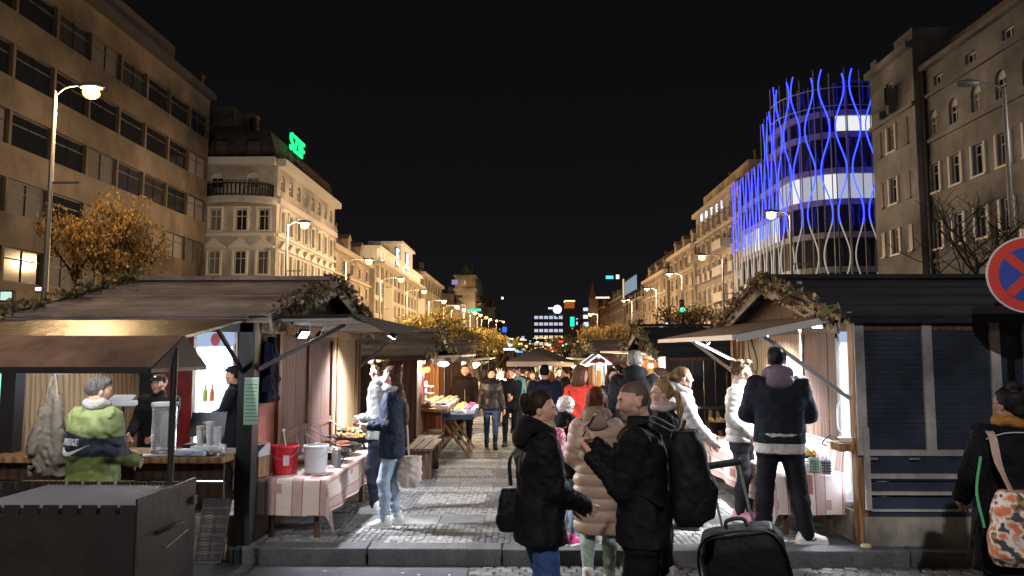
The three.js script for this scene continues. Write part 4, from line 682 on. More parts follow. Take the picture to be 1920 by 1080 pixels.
function drape(x0, x1, z0, z1, y, hang, skipX = 0) { // a cloth over a table top (z0 near, z1 far), hanging on the near side and the sides asked for
  const pos = [], uv = [], idx = [], nu = 44, nv = 80, xa = skipX < 0 ? x0 : x0 - hang, xb = skipX > 0 ? x1 : x1 + hang, za = z0 + hang, zb = z1;
  const hx = 0.025, hz = 0.025;
  for (let j = 0; j <= nv; j++) for (let i = 0; i <= nu; i++) {
    const u = xa + (xb - xa) * i / nu, v = za + (zb - za) * j / nv; let du = 0, sx = 0, dv = 0;
    if (u < x0) { du = x0 - u; sx = -1; } else if (u > x1) { du = u - x1; sx = 1; } if (v > z0) dv = v - z0;
    const r = Math.hypot(du, dv), wave = r > 0 ? 0.018 * Math.sin(9 * (du > dv ? v : u) + 2) * Math.min(1, r / hang) + 0.02 * r : 0;
    const cx = Math.max(x0, Math.min(x1, u)), cz = Math.min(z0, v), k = r > 0 ? Math.min(1, r / 0.03) : 0;
    const fold = du > 0 && dv > 0 ? 0.09 * Math.min(du, dv) / hang : 0;
    pos.push(cx + sx * k * (hx + wave) * (r ? du / r : 0) * 1.2 + sx * fold, y - Math.max(0, r - 0.012) + 0.004 * (r ? 0 : noise3(u * 5, v * 5, 3) - 0.5), cz + k * (hz + wave) * (r ? dv / r : 0) * 1.2 + fold);
    uv.push(u, v);
    if (i < nu && j < nv) { const a = j * (nu + 1) + i; idx.push(a, a + 1, a + nu + 2, a, a + nu + 2, a + nu + 1); }
  }
  const g = new THREE.BufferGeometry(); g.setAttribute('position', new THREE.Float32BufferAttribute(pos, 3)); g.setAttribute('uv', new THREE.Float32BufferAttribute(uv, 2)); g.setIndex(idx); g.computeVertexNormals(); return g;
}
function leggedTable(label, x0, x1, y, z0, z1) {
  const t = thing('trestle_table', label, 'table', [(x0 + x1) / 2, paveY((z0 + z1) / 2), (z0 + z1) / 2]);
  wp(t, 'tabletop', [rspan(x0, x1, y - 0.04, y - 0.008, z0, z1)], mPine);
  for (const x of [x0 + 0.08, x1 - 0.08]) for (const z of [z0 - 0.1, (z0 + z1) / 2, z1 + 0.1]) wp(t, 'leg', [box(0.05, y - 0.04 - paveY(z), 0.05, x, (y - 0.04 + paveY(z)) / 2, z)], mBrown[1]);
  return t;
}

// ---------- the first stall on the left ----------
const L1 = hut('brown timber hot food hut at left with brown awning in front', -1, -2.66, -5.0, -7.1, -11.65, { post: mBlack, back: mPly });
{
  const h = L1.h, x = -2.66, y0 = L1.y0;
  wp(h, 'corner_post', [rspan(x - 0.075, x + 0.075, 0, 2.3, -7.0, -7.14)], mBlack);
  // right hand side: salmon panel, double door, plywood, pine posts
  wp(h, 'salmon_panel', [span(x - 0.012, x + 0.012, 0.42, 2.2, -7.16, -7.82)], M(L3(0.5, 0.16, 0.12), 0.7, { map: T.grime }));
  const door = wp(h, 'door', [span(x - 0.02, x + 0.015, 0.42, 2.18, -7.9, -10.08)], mBrown[0]);
  for (const [za, zb] of [[-7.95, -8.95], [-9.03, -10.03]]) {
    for (const [ya, yb] of [[0.5, 1.02], [1.1, 2.1]]) plankWall(door, 'z', za - 0.1, zb + 0.1, ya, yb, x + 0.022, mDoor, 0.2, 0.012);
    for (const [ya, yb] of [[0.43, 0.5], [1.02, 1.1], [2.1, 2.165]]) wp(door, 'rail', [span(x + 0.013, x + 0.043, ya, yb, za - 0.05, zb + 0.05)], mDoor[2]);
    for (const z of [za, zb]) wp(door, 'stile', [span(x + 0.013, x + 0.047, 0.42, 2.17, z - 0.05, z + 0.05)], mDoor[2]);
  }
  for (const z of [-7.86, -10.12, -10.3, -11.5]) wp(h, 'pine_post', [rspan(x - 0.05, x + 0.05, 0.3, 2.2, z - 0.045, z + 0.045)], mPine);
  wp(h, 'plywood_panel', [span(x - 0.012, x + 0.012, 0.42, 2.2, -10.3, -11.5)], mPly);
  wp(h, 'lintel', [span(x - 0.05, x + 0.06, 2.14, 2.25, -7.1, -11.6)], mPine);
  // inside
  wp(h, 'side_wall', [span(-4.97, -4.94, 0.2, 2.25, -7.15, -9.4)], mPly);
  wp(h, 'red_wall', [span(-4.94, -2.7, 0.2, 2.25, -9.42, -9.45)], M(L3(0.42, 0.03, 0.03), 0.6, { map: T.grime }));
  wp(h, 'dark_doorway', [span(-4.93, -4.66, 0.2, 2.1, -9.39, -9.41)], mBlack);
  for (const [a, b] of [[1.5, 1.9]]) wp(h, 'notice', [span(-4.05, -3.9, a - 0.1, b - 0.15, -9.405, -9.415)], M(L3(0.55, 0.45, 0.35), 0.8));
  wp(h, 'left_post', [span(-5.0, -4.86, 0, 2.2, -6.98, -7.12)], mBlack);
  // front: counter of rough boards on dark panelling, pale base boards
  const cn = wp(h, 'counter', [rspan(-4.95, -2.74, 0.94, 1.0, -6.72, -7.4, 0.012)], mPine);
  for (const [a, b, m] of [[0.78, 0.925, mBrown[1]], [0.6, 0.765, mBrown[0]]]) wp(h, 'counter_board', [rspan(-4.95, -2.76, a, b, -6.8, -6.84)], m);
  for (const [a, b] of [[0.44, 0.59], [0.28, 0.43], [0.05, 0.27]]) wp(h, 'base_board', [rspan(-4.95, -2.76, a, b, -6.9, -6.94)], mBeige);
  // front awning: sloping sheet, hanging front sheet, closed triangular end, thin poles
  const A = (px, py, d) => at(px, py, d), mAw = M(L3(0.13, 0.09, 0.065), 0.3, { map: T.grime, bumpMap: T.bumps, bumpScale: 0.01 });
  const xl = -5.4, xr = A(345, 630, 5.0).x, yF = 2.06, yE = A(200, 691, 4.6).y;
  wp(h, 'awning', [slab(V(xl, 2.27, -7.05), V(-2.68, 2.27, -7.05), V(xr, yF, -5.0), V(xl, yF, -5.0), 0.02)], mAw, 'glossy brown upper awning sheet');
  const xb = A(281, 690, 4.6).x, xc = A(385, 690, 5.4).x;
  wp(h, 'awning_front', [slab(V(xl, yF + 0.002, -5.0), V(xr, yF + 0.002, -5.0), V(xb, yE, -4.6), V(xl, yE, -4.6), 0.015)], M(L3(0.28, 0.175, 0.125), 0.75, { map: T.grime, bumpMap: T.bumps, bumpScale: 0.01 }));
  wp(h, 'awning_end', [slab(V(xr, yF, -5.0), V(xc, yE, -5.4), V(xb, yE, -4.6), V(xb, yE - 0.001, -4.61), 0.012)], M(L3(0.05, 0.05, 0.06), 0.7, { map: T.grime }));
  wp(h, 'awning_hem', [span(xl, xb, yE - 0.03, yE + 0.01, -4.58, -4.615), beam(V(xb, yE - 0.012, -4.6), V(xc, yE - 0.012, -5.4), 0.02, 0.03)], mBlack);
  for (const [px, d] of [[327, 4.9]]) { const p = A(px, 690, d); wp(h, 'awning_pole', [bar(V(p.x, roadY(-d), -d), V(p.x, yF - 0.08, -d), 0.021, 0.021, 10)], mBlack); }
  wp(h, 'awning_brace', [beam(A(405, 612, 6.4), V(-2.69, 1.75, -7.02), 0.03, 0.03)], mBlack);
  // flap on the side towards the path with two stays
  wp(h, 'flap', [slab(V(x + 0.03, 2.27, -7.0), V(-1.72, 2.29, -7.1), V(-1.72, 2.31, -11.6), V(x + 0.03, 2.27, -11.7), 0.035)], M(L3(0.5, 0.47, 0.43), 0.7, { map: T.grime }));
  wp(h, 'flap_cover', [slab(V(x + 0.02, 2.295, -6.97), V(-1.68, 2.315, -7.06), V(-1.68, 2.335, -11.65), V(x + 0.02, 2.295, -11.75), 0.02)], mFeltDark);
  const sag = []; for (let i = 0; i <= 10; i++) { const z = -7.05 - i * 0.46, k = Math.sin(Math.PI * i / 10); sag.push([z, 2.33 - 0.02 - 0.12 * k]); }
  wp(h, 'flap_valance', sag.slice(0, -1).map(([z, y], i) => slab(V(-1.68, 2.33, z), V(-1.68, 2.33, sag[i + 1][0]), V(-1.66, sag[i + 1][1], sag[i + 1][0]), V(-1.66, y, z), 0.008)), mFeltDark);
  for (const [p, q] of [[V(x + 0.07, 1.78, -7.12), V(-1.95, 2.24, -7.9)], [V(x + 0.07, 1.72, -11.55), V(-1.95, 2.26, -11.4)]]) wp(h, 'stay', [beam(p, q, 0.035, 0.035)], M(L3(0.12, 0.12, 0.13), 0.5));
  wp(h, 'door_awning_beam', [span(-5.0, -2.6, 2.14, 2.28, -7.0, -7.06)], mBlack);
}
garland('dark leaf garland with pale flowers on the plank gable of the first left hut', [V(L1.xg + 0.05, L1.yn + 0.02, L1.zn), V(L1.xg + 0.05, (L1.yn + L1.yr) / 2 + 0.06, (L1.zn + L1.zc) / 2), V(L1.xg + 0.05, L1.yr + 0.02, L1.zc), V(L1.xg + 0.05, (L1.yf + L1.yr) / 2 + 0.04, (L1.zf + L1.zc) / 2), V(L1.xg + 0.05, L1.yf, L1.zf)], { n: 900, seed: 5, flowers: 10, side: 0.4, pal: [[0.07, 0.09, 0.035], [0.05, 0.06, 0.025], [0.16, 0.13, 0.06], [0.14, 0.05, 0.04], [0.26, 0.24, 0.18], [0.16, 0.15, 0.05]] });
garland('yellow brown leaf garland along the far left edge of the first hut roof', [V(-5.0, L1.yn + 0.06, L1.zn), V(-5.03, (L1.yn + L1.yr) / 2 + 0.05, (L1.zn + L1.zc) / 2), V(-5.05, L1.yr + 0.1, L1.zc), V(-5.05, L1.yf + 0.05, L1.zf)], { n: 900, seed: 6, flowers: 6, leaf: 0.9, pal: [[0.3, 0.22, 0.06], [0.12, 0.09, 0.04], [0.2, 0.16, 0.05], [0.08, 0.07, 0.04]] });
floodlight(0, 'left of the two bright floodlights over the pans', V(-2.42, 2.14, -8.0), V(0.3, 0, -7.1), 62);
floodlight(0, 'right of the two bright floodlights over the pans', V(-2.42, 2.14, -8.7), V(0.1, 0, -9.4), 62);
floodlight(0, 'floodlight above the plywood end panel of the first left hut', V(-1.85, 2.16, -10.2), V(-2.6, 0.95, -10.2), 70);
{ // lamp bar under the front awning
  const t = thing('lamp_bar', 'white lamp bar fixed under the front awning of the left hut', 'lamp', [-3.7, 2.06, -5.55]);
  mk('housing', G(rbox(1.2, 0.03, 0.06, 0, 0.02, 0, 0.01)), mSteel, t); mk('tube_light', G(rbox(1.1, 0.02, 0.04, 0, 0, 0, 0.008)), ledSoft, t);
  const a = new THREE.RectAreaLight(0xf4f6ff, 170, 1.1, 0.05); a.position.set(0, -0.02, 0); a.lookAt(t.position.x, 0, t.position.z - 1.2); t.add(a);
  const b = thing('lamp_bar', 'white lamp bar under the ceiling inside the left hut', 'lamp', [-3.8, 2.2, -8.1]);
  mk('tube_light', G(rbox(1.2, 0.03, 0.05, 0, 0, 0, 0.008)), ledSoft, b); mk('housing', G(rbox(1.3, 0.03, 0.07, 0, 0.03, 0, 0.008)), mSteel, b);
  const c = new THREE.RectAreaLight(0xfff4e6, 70, 1.2, 0.06); c.position.set(0, -0.03, 0); c.rotation.x = -Math.PI / 2; b.add(c);
}

// ---------- the first stall on the right ----------
const R1 = hut('navy sided food hut at right with pale trim strips and plank gable', 1, 3.2, 7.6, -7.15, -11.35, { felt: [mFeltDark, mFeltDark], post: mPine, base: M(L3(0.4, 0.37, 0.33), 0.8, { map: T.grime }) });
{
  const h = R1.h, x = 3.2;
  // ribbed dark blue front with pale trim
  const mNavy = M(L3(0.045, 0.06, 0.1), 0.4, { map: T.grime }), mTrim = M(L3(0.5, 0.5, 0.5), 0.6, { map: T.grime });
  for (let i = 0; i < 28; i++) wp(h, 'siding_board', [rspan(x + 0.02, 7.6, 1.0 + i * 0.046, 1.0 + i * 0.046 + 0.0448, -7.12, -7.15, 0.004)], mNavy);
  wp(h, 'lining', [span(x + 0.03, 7.6, 0.3, 2.3, -7.152, -7.19)], mBlack);
  for (const [a, b] of [[0.74, 0.98], [0.6, 0.73], [0.38, 0.59]]) wp(h, 'lower_board', [rspan(x + 0.02, 7.6, a, b, -7.12, -7.15)], mNavy);
  for (const px of [1609, 1736, 1863, 1925]) { const X0 = at(px, 600, 7.1).x; wp(h, 'trim', [span(X0 - 0.045, X0 + 0.045, 0.98, 2.3, -7.095, -7.12)], mTrim); }
  wp(h, 'trim', [span(x - 0.02, x + 0.03, 0.48, 1.24, -7.07, -7.1)], mTrim);
  for (const [py, t] of [[849, 0.055], [893, 0.045], [925, 0.03], [957, 0.02]]) { const Y = at(1700, py, 7.1).y; wp(h, 'trim', [span(x + 0.04, 7.6, Y - t / 2, Y + t / 2, -7.09, -7.12)], mTrim); }
  for (const px of [1612, 1690, 1800, 1900]) { const X0 = at(px, 800, 7.1).x; wp(h, 'clamp', [rbox(0.1, 0.02, 0.02, X0 + 0.1, at(1700, 860, 7.1).y, -7.085, 0.005)], mSteel); }
  for (let i = 0; i < 4; i++) wp(h, 'base_board', [rspan(x + 0.02 + i * 1.1, x + 1.11 + i * 1.1, 0.1, 0.36, -7.1, -7.13)], i % 2 ? mBeige : M(L3(0.36, 0.33, 0.29), 0.8, { map: T.grime }));
  // side towards the path
  const db = wp(h, 'door', [span(x - 0.015, x + 0.02, 0.42, 2.18, -7.6, -8.5)], mBrown[1]);
  plankWall(db, 'z', -7.62, -8.48, 0.45, 1.25, x - 0.02, [mBrown[1], mBrown[0]], 0.21, 0.012); plankWall(db, 'z', -7.62, -8.48, 1.28, 2.15, x - 0.02, [mBrown[1], mBrown[0]], 0.21, 0.012);
  wp(h, 'plywood_panel', [span(x - 0.012, x + 0.012, 0.42, 2.2, -8.5, -10.8)], mPly);
  for (const [z, m] of [[-8.52, mSteel], [-10.85, mPine], [-11.05, mPine]]) wp(h, 'upright', [rspan(x - 0.05, x + 0.02, 0.3, 2.2, z - 0.035, z + 0.035)], m);
  wp(h, 'cable', [tube([[x - 0.05, 2.12, -10.5], [x - 0.06, 1.9, -10.42], [x - 0.05, 1.72, -10.3], [x - 0.06, 1.66, -10.15], [x - 0.05, 1.78, -10.1], [x - 0.05, 2.0, -10.25], [x - 0.05, 2.14, -10.35]], 0.009, 40, 6)], mBlack);
  // flap with corrugated top
  const P0 = V(3.12, 2.32, -7.12), P1 = V(2.02, 2.1, -7.12), P2 = V(2.02, 2.12, -11.1), P3 = V(3.12, 2.34, -11.1);
  wp(h, 'flap', [slab(P0, P1, P2, P3, 0.03)], M(L3(0.34, 0.3, 0.26), 0.7, { map: T.grime }));
  for (let i = 0; i < 9; i++) { const a = P0.clone().lerp(P1, (i + 0.08) / 9), b = P0.clone().lerp(P1, (i + 0.92) / 9), c = P3.clone().lerp(P2, (i + 0.92) / 9), d = P3.clone().lerp(P2, (i + 0.08) / 9); for (const p of [a, b, c, d]) p.y += 0.024; wp(h, 'flap_slat', [slab(a, b, c, d, 0.022)], i % 2 ? woodM(0.22, 0.15, 0.11) : woodM(0.17, 0.12, 0.09)); }
  wp(h, 'flap_edge', [beam(P0.clone().add(V(0, -0.02, 0.02)), P1.clone().add(V(0, -0.02, 0.02)), 0.03, 0.07), beam(P1.clone().add(V(-0.02, -0.01, 0)), P2.clone().add(V(-0.02, -0.01, 0)), 0.03, 0.05)], M(L3(0.45, 0.42, 0.4), 0.6));
  for (const [p, q] of [[V(3.12, 1.5, -7.2), V(2.35, 2.1, -7.3)], [V(3.12, 1.6, -10.9), V(2.4, 2.13, -10.8)]]) wp(h, 'stay', [beam(p, q, 0.04, 0.04), ball(0.035, q.x, q.y, q.z)], mSteel);
}
garland('colourful garland of red, yellow and green leaves on the gable of the first right hut', [V(R1.xg - 0.05, R1.yn, R1.zn + 0.05), V(R1.xg - 0.05, (R1.yn + R1.yr) / 2 + 0.04, (R1.zn + R1.zc) / 2), V(R1.xg - 0.05, R1.yr + 0.02, R1.zc), V(R1.xg - 0.05, (R1.yf + R1.yr) / 2 + 0.05, (R1.zf + R1.zc) / 2), V(R1.xg - 0.05, R1.yf, R1.zf)], { n: 950, seed: 9, flowers: 12, side: -1, pal: [[0.1, 0.13, 0.03], [0.2, 0.05, 0.05], [0.28, 0.2, 0.06], [0.12, 0.12, 0.04], [0.42, 0.36, 0.22], [0.22, 0.05, 0.06]], fpal: [[0.55, 0.45, 0.3], [0.45, 0.06, 0.08], [0.55, 0.4, 0.1]] });
floodlight(0, 'left floodlight under the slatted flap of the right hut', at(1497, 614, 8.1), V(0.4, 0, -8.8), 62);
floodlight(0, 'right floodlight under the slatted flap of the right hut', at(1531, 608, 7.7), V(0.6, 0, -6.6), 62);
floodlight(0, 'small floodlight deep under the right flap near the pine post', V(2.3, 2.05, -9.4), V(3.1, 1.1, -9.2), 150);
{ // tube lamp hanging at the outer corner of the flap
  const a = at(1306, 641, 9.4), b = at(1377, 677, 8.9), c = a.clone().add(b).multiplyScalar(0.5), t = thing('tube_lamp', 'bright slanting tube lamp under the outer end of the right flap', 'lamp', [c.x, c.y, c.z]);
  wp(t, 'tube_light', [bar(a, b, 0.014, 0.014, 10)], glow(0xf2f7ff, 8)); wp(t, 'holder', [bar(a.clone().add(V(0, 0.02, -0.01)), b.clone().add(V(0, 0.02, -0.01)), 0.012)], mSteel);
  const l = new THREE.RectAreaLight(0xf2f7ff, 300, a.distanceTo(b), 0.03); l.position.set(0, -0.02, 0.0); const X = b.clone().sub(a).normalize(), Z = V(0, 0.9, -0.3).addScaledVector(X, -X.dot(V(0, 0.9, -0.3))).normalize(); l.quaternion.setFromRotationMatrix(new THREE.Matrix4().makeBasis(X, Z.clone().cross(X), Z)); t.add(l);
}

// ---------- the other huts ----------
function plainHut(label, side, xw, xo, z0, z1, o = {}) {
  const R = hut(label, side, xw, xo, z0, z1, { felt: o.felt ?? [mFeltB, mFelt], base: mBrown[1], rise: o.rise ?? 2.45, eave: o.eave ?? 1.95 });
  const h = R.h, s = R.s, y0 = R.y0;
  plankWall(h, 'x', Math.min(xw, xo), Math.max(xw, xo), y0 + 0.05, R.ye - 0.1, z0 + 0.01, o.front ?? [mBrown[1], mBrown[0]], 0.2);
  const za = z0 - 0.9, zb = z1 + 0.3;
  if (o.open !== false) {
    wp(h, 'side_panel', [span(xw - 0.012, xw + 0.012, y0, R.ye - 0.1, z0, za)], mBrown[0]);
    wp(h, 'counter', [rspan(xw - s * 0.3, xw + s * 0.5, y0 + 0.86, y0 + 0.92, za, zb)], mPine);
    wp(h, 'panel', [span(xw - 0.012, xw + 0.012, y0, y0 + 0.85, za, zb)], mBrown[0]);
    wp(h, 'inner_wall', [span(xo + s * 0.5, xo + s * 0.52, y0 + 0.1, R.ye - 0.15, z0 - 0.1, zb), span(xw - s * 0.05, xo, y0 + 0.1, R.ye - 0.15, z1 + 0.08, z1 + 0.11)], mPine);
    wp(h, 'flap', [slab(V(xw, R.ye + 0.02, z0 - 0.4), V(xw + s * 0.8, R.ye + 0.05, z0 - 0.4), V(xw + s * 0.8, R.ye + 0.05, zb), V(xw, R.ye + 0.02, zb), 0.04)], M(L3(0.6, 0.58, 0.54), 0.7));
    const lp = thing('stall_lamp', o.lampLabel, 'lamp', [xw - s * 0.1, R.ye - 0.2, (za + zb) / 2]);
    mk('bulb_light', G(ball(0.06, 0, -0.06, 0)), glow(o.lc ?? 0xffc060, 10), lp); mk('socket', G(cyl(0.03, 0.03, 0.1, 0, 0.03, 0)), mBlack, lp); lampPoint(lp, 0, -0.08, 0, o.lc ?? 0xffc060, o.cd ?? 14, 3);
    const l2 = thing('stall_lamp', o.lampLabel2, 'lamp', [xw + s * 0.35, R.ye - 0.08, za - 0.6]);
    mk('bulb_light', G(ball(0.07, 0, -0.05, 0, 1.6, 0.7, 1)), glow(0xfff4e0, 12), l2); mk('socket', G(cyl(0.03, 0.03, 0.08, 0, 0.02, 0)), mBlack, l2); lampPoint(l2, 0, -0.09, 0, 0xfff0dc, o.cd2 ?? 9, 3);
  } else plankWall(h, 'z', z0, z1, y0 + 0.05, R.ye - 0.1, xw, [mBrown[1]], 0.2);
  if (o.gar) garland(o.gar, [V(R.xg + s * 0.05, R.yn, R.zn), V(R.xg + s * 0.05, (R.yn + R.yr) / 2, (R.zn + R.zc) / 2), V(R.xg + s * 0.05, R.yr + 0.1, R.zc), V(R.xg + s * 0.05, (R.yf + R.yr) / 2, (R.zf + R.zc) / 2), V(R.xg + s * 0.05, R.yf, R.zf)], { n: 700, seed: o.seed, flowers: 8, pal: [[0.16, 0.13, 0.06], [0.1, 0.09, 0.04], [0.24, 0.2, 0.1], [0.3, 0.22, 0.08]], leaf: 1.2 });
  return R;
}
const L2 = plainHut('brown plank hut behind the first left one, orange lit goods on its counter', -1, -1.95, -4.6, -12.9, -17.3, { gar: 'straw coloured garland on the gable of the orange lit second left hut', seed: 31, eave: 1.87, rise: 2.34, lc: 0xffa040, cd: 9, lampLabel: 'orange bulb inside the second left hut', lampLabel2: 'white bulb under the pale flap of the second left hut', cd2: 14 });
const L3h = plainHut('third hut on the left with a dark roof behind the walking couple', -1, -1.75, -4.4, -19.5, -24, { gar: 'tangled twig garland on the gable of the third left hut', seed: 32, lampLabel: 'warm bulb inside the third left hut', lampLabel2: 'white bulb under the flap of the third left hut', cd2: 22 });
plainHut('fourth hut on the left, half hidden by the parasol', -1, -2.3, -5, -27, -31, { seed: 33, lampLabel: 'warm bulb inside the fourth left hut', lampLabel2: 'white bulb under the flap of the fourth left hut', cd2: 26 });
const R2 = plainHut('dark second hut on the right behind the white kiosk frame', 1, 2.55, 6.2, -13.2, -17.6, { felt: [mFeltDark, mFeltDark], front: [M(L3(0.03, 0.03, 0.036), 0.7, { map: T.wood })], gar: 'dry twig garland on the gable of the dark second right hut', seed: 34, lampLabel: 'warm bulb inside the second right hut', lampLabel2: 'white bulb at the front corner of the second right hut', cd2: 18 });
plainHut('third hut on the right with a brown roof and twig gable', 1, 2.1, 5.6, -19.6, -24, { gar: 'straw garland on the gable of the third right hut', seed: 35, lampLabel: 'warm bulb inside the third right hut', lampLabel2: 'white bulb under the flap of the third right hut', cd2: 20 });
plainHut('far brown hut on the right with a long sloping roof', 1, 2.2, 5.6, -26.5, -31, { gar: 'straw garland on the gable of the far brown right hut', seed: 36, lampLabel: 'warm bulb inside the far right hut', lampLabel2: 'white bulb under the flap of the far right hut', cd2: 22 });
// big brown market parasol in the middle distance
{
  const c = at(1012, 660, 31), y0 = paveY(-31), t = thing('market_parasol', 'large brown square market parasol on a white pole in mid distance', 'parasol', [c.x, y0, -31]);
  const yt = at(1012, 650, 31).y - y0, ye = at(1012, 678, 29.5).y - y0, g = [], w = 1.35;
  const cs = [[-w, w], [w, w], [w, -w], [-w, -w]].map(([a, b]) => V(a, ye, b)), top = V(0, yt, 0), P = []; for (let i = 0; i < 4; i++) P.push(cs[i], cs[(i + 1) % 4], top);
  const gg = new THREE.BufferGeometry(); gg.setAttribute('position', new THREE.Float32BufferAttribute(P.flatMap((p) => [p.x, p.y, p.z]), 3)); gg.computeVertexNormals();
  mk('canopy', G([gg]), M(L3(0.1, 0.075, 0.06), 0.85, { map: T.cloth, side: THREE.DoubleSide }), t);
  mk('valance', G([box(2 * w, 0.2, 0.02, 0, ye - 0.1, w), box(2 * w, 0.2, 0.02, 0, ye - 0.1, -w), box(0.02, 0.2, 2 * w - 0.03, w, ye - 0.1, 0), box(0.02, 0.2, 2 * w - 0.03, -w, ye - 0.1, 0)]), M(L3(0.16, 0.13, 0.11), 0.85, { map: T.cloth }), t);
  mk('pole', G([cyl(0.09, 0.09, yt - 0.02, 0.05, yt / 2 - 0.01, 0.02, 12)]), M(L3(0.7, 0.7, 0.68), 0.6), t);
  for (let i = 0; i < 4; i++) mk('rib', G([bar(V(0, yt - 0.04, 0), cs[i].clone().add(V(0, -0.02, 0)), 0.015)]), mPine, t);
  lampPoint(t, 0.4, ye - 0.25, 0.6, 0xfff2df, 14, 3); mk('lamp_bulb', G(ball(0.07, 0.4, ye - 0.22, 0.6)), glow(0xfff2df, 10), t);
}
// white lit frame kiosk before the second right hut
{
  const d = 14.2, c = at(1122, 660, d), y0 = paveY(-d), t = thing('frame_kiosk', 'white tube frame kiosk with a pointed roof and glowing edges right of the red coat', 'kiosk', [c.x, y0, -d]);
  const P = (px, py, dd) => at(px, py, dd).sub(t.position), mW = M(L3(0.75, 0.75, 0.76), 0.4), gl = glow(0xf2f6ff, 1.6, 0x888888);
  const a = P(1098, 683, 13.6), b = P(1147, 683, 13.6), k = P(1122, 665, 13.6), a2 = a.clone().add(V(0, 0, -1.1)), b2 = b.clone().add(V(0, 0, -1.1)), k2 = k.clone().add(V(0, 0, -1.1));
  for (const [p, q] of [[a, k], [k, b], [a, b], [a2, k2], [k2, b2]]) mk('edge_light', G([bar(p, q, 0.014, 0.014, 6)]), gl, t);
  mk('roof', G([slab(a, k, k2, a2, 0.015), slab(k, b, b2, k2, 0.015)]), M(L3(0.04, 0.04, 0.045), 0.5), t);
  for (const p of [P(1116, 683, 13.6), P(1133, 683, 13.7), a2, b2]) mk('post', G([bar(V(p.x, 0, p.z), p, 0.022, 0.022, 8)]), mW, t);
  mk('tray', G([rbox(0.5, 0.05, 0.9, 0, 0.95, 0.1, 0.01), rbox(0.44, 0.5, 0.8, 0, 0.68, 0.1, 0.02)]), mW, t);
  for (let i = 0; i < 3; i++) mk('red_box', G([rbox(0.11, 0.09, 0.1, -0.14 + i * 0.15, 1.86, 0.55, 0.01)]), M(L3(0.3, 0.04, 0.03), 0.6), t);
  lampPoint(t, 0, 1.7, 0.1, 0xf2f6ff, 8, 4); mk('lamp_bulb', G(ball(0.05, 0, 1.72, 0.1)), glow(0xf2f6ff, 10), t);
}

// ================= people =================
const sminK = (a, b, k) => { const h = Math.max(k - Math.abs(a - b), 0) / k; return Math.min(a, b) - h * h * k * 0.25; };
function cap(a, b, ra, rb, o = {}) {
  const bx = b.x - a.x, by = b.y - a.y, bz = b.z - a.z, L2 = bx * bx + by * by + bz * bz || 1e-9, L = Math.sqrt(L2), R = Math.max(ra, rb) + (o.amp ?? 0) + (o.fold ?? 0), puff = o.puff, amp = o.amp ?? 0, fold = o.fold ?? 0;
  return { k: o.k ?? 0.03, sub: o.sub, lo: [Math.min(a.x, b.x) - R, Math.min(a.y, b.y) - R, Math.min(a.z, b.z) - R], hi: [Math.max(a.x, b.x) + R, Math.max(a.y, b.y) + R, Math.max(a.z, b.z) + R],
    f: (x, y, z) => { const px = x - a.x, py = y - a.y, pz = z - a.z; let t = (px * bx + py * by + pz * bz) / L2; t = t < 0 ? 0 : t > 1 ? 1 : t; let r = ra + (rb - ra) * t; if (puff) r += amp * (Math.sqrt(Math.abs(Math.sin(Math.PI * t * L / puff))) - 0.6); const dx = px - bx * t, dy = py - by * t, dz = pz - bz * t; if (fold) r += fold * (noise3(x * 26 + t * 9, y * 26 + t * L * 34, z * 26) - 0.5) * 2; return Math.sqrt(dx * dx + dy * dy + dz * dz) - r; } };
}
function ell(c, r, o = {}) {
  return { k: o.k ?? 0.02, sub: o.sub, lo: c.map((v, i) => v - r[i]), hi: c.map((v, i) => v + r[i]),
    f: (x, y, z) => { const a = (x - c[0]) / r[0], b = (y - c[1]) / r[1], d = (z - c[2]) / r[2], k0 = Math.sqrt(a * a + b * b + d * d), k1 = Math.sqrt((a / r[0]) ** 2 + (b / r[1]) ** 2 + (d / r[2]) ** 2) || 1e-9; return k0 * (k0 - 1) / k1 + (o.n ? o.n(x, y, z) : 0); } };
}
function stack(rings, o = {}) {                   // rings [y, half width, half depth, cx, cz], bottom to top
  const n = rings.length, y0 = rings[0][0], y1 = rings[n - 1][0], m = 0.03, e = o.e ?? 2.4, fold = o.fold ?? 0, puff = o.puff, amp = o.amp ?? 0;
  const lo = [1e9, y0 - m, 1e9], hi = [-1e9, y1 + m, -1e9]; for (const r of rings) { const cx = r[3] ?? 0, cz = r[4] ?? 0; lo[0] = Math.min(lo[0], cx - r[1] - m); hi[0] = Math.max(hi[0], cx + r[1] + m); lo[2] = Math.min(lo[2], cz - r[2] - m); hi[2] = Math.max(hi[2], cz + r[2] + m); }
  return { k: o.k ?? 0.04, sub: o.sub, lo, hi, f: (x, y, z) => {
    let i = 1; while (i < n - 1 && rings[i][0] < y) i++; const a = rings[i - 1], b = rings[i]; let t = (y - a[0]) / (b[0] - a[0]); t = t < 0 ? 0 : t > 1 ? 1 : t; t = sm(t) * 0.5 + t * 0.5;
    const hw = a[1] + (b[1] - a[1]) * t, hd = a[2] + (b[2] - a[2]) * t, cx = (a[3] ?? 0) + ((b[3] ?? 0) - (a[3] ?? 0)) * t, cz = (a[4] ?? 0) + ((b[4] ?? 0) - (a[4] ?? 0)) * t;
    const q = Math.pow(Math.pow(Math.abs(x - cx) / hw, e) + Math.pow(Math.abs(z - cz) / hd, e), 1 / e); let d = (q - 1) * Math.min(hw, hd);
    if (puff) d -= amp * (Math.sqrt(Math.abs(Math.sin(Math.PI * (y - y0) / puff))) - 0.6);
    if (fold) d -= fold * ((noise3(x * 14, y * 9 + 5, z * 14) - 0.5) * 1.6 + (noise3(x * 30 + y * 12, y * 26, z * 30) - 0.5));
    return Math.max(d, y - y1, y0 - y); } };
}
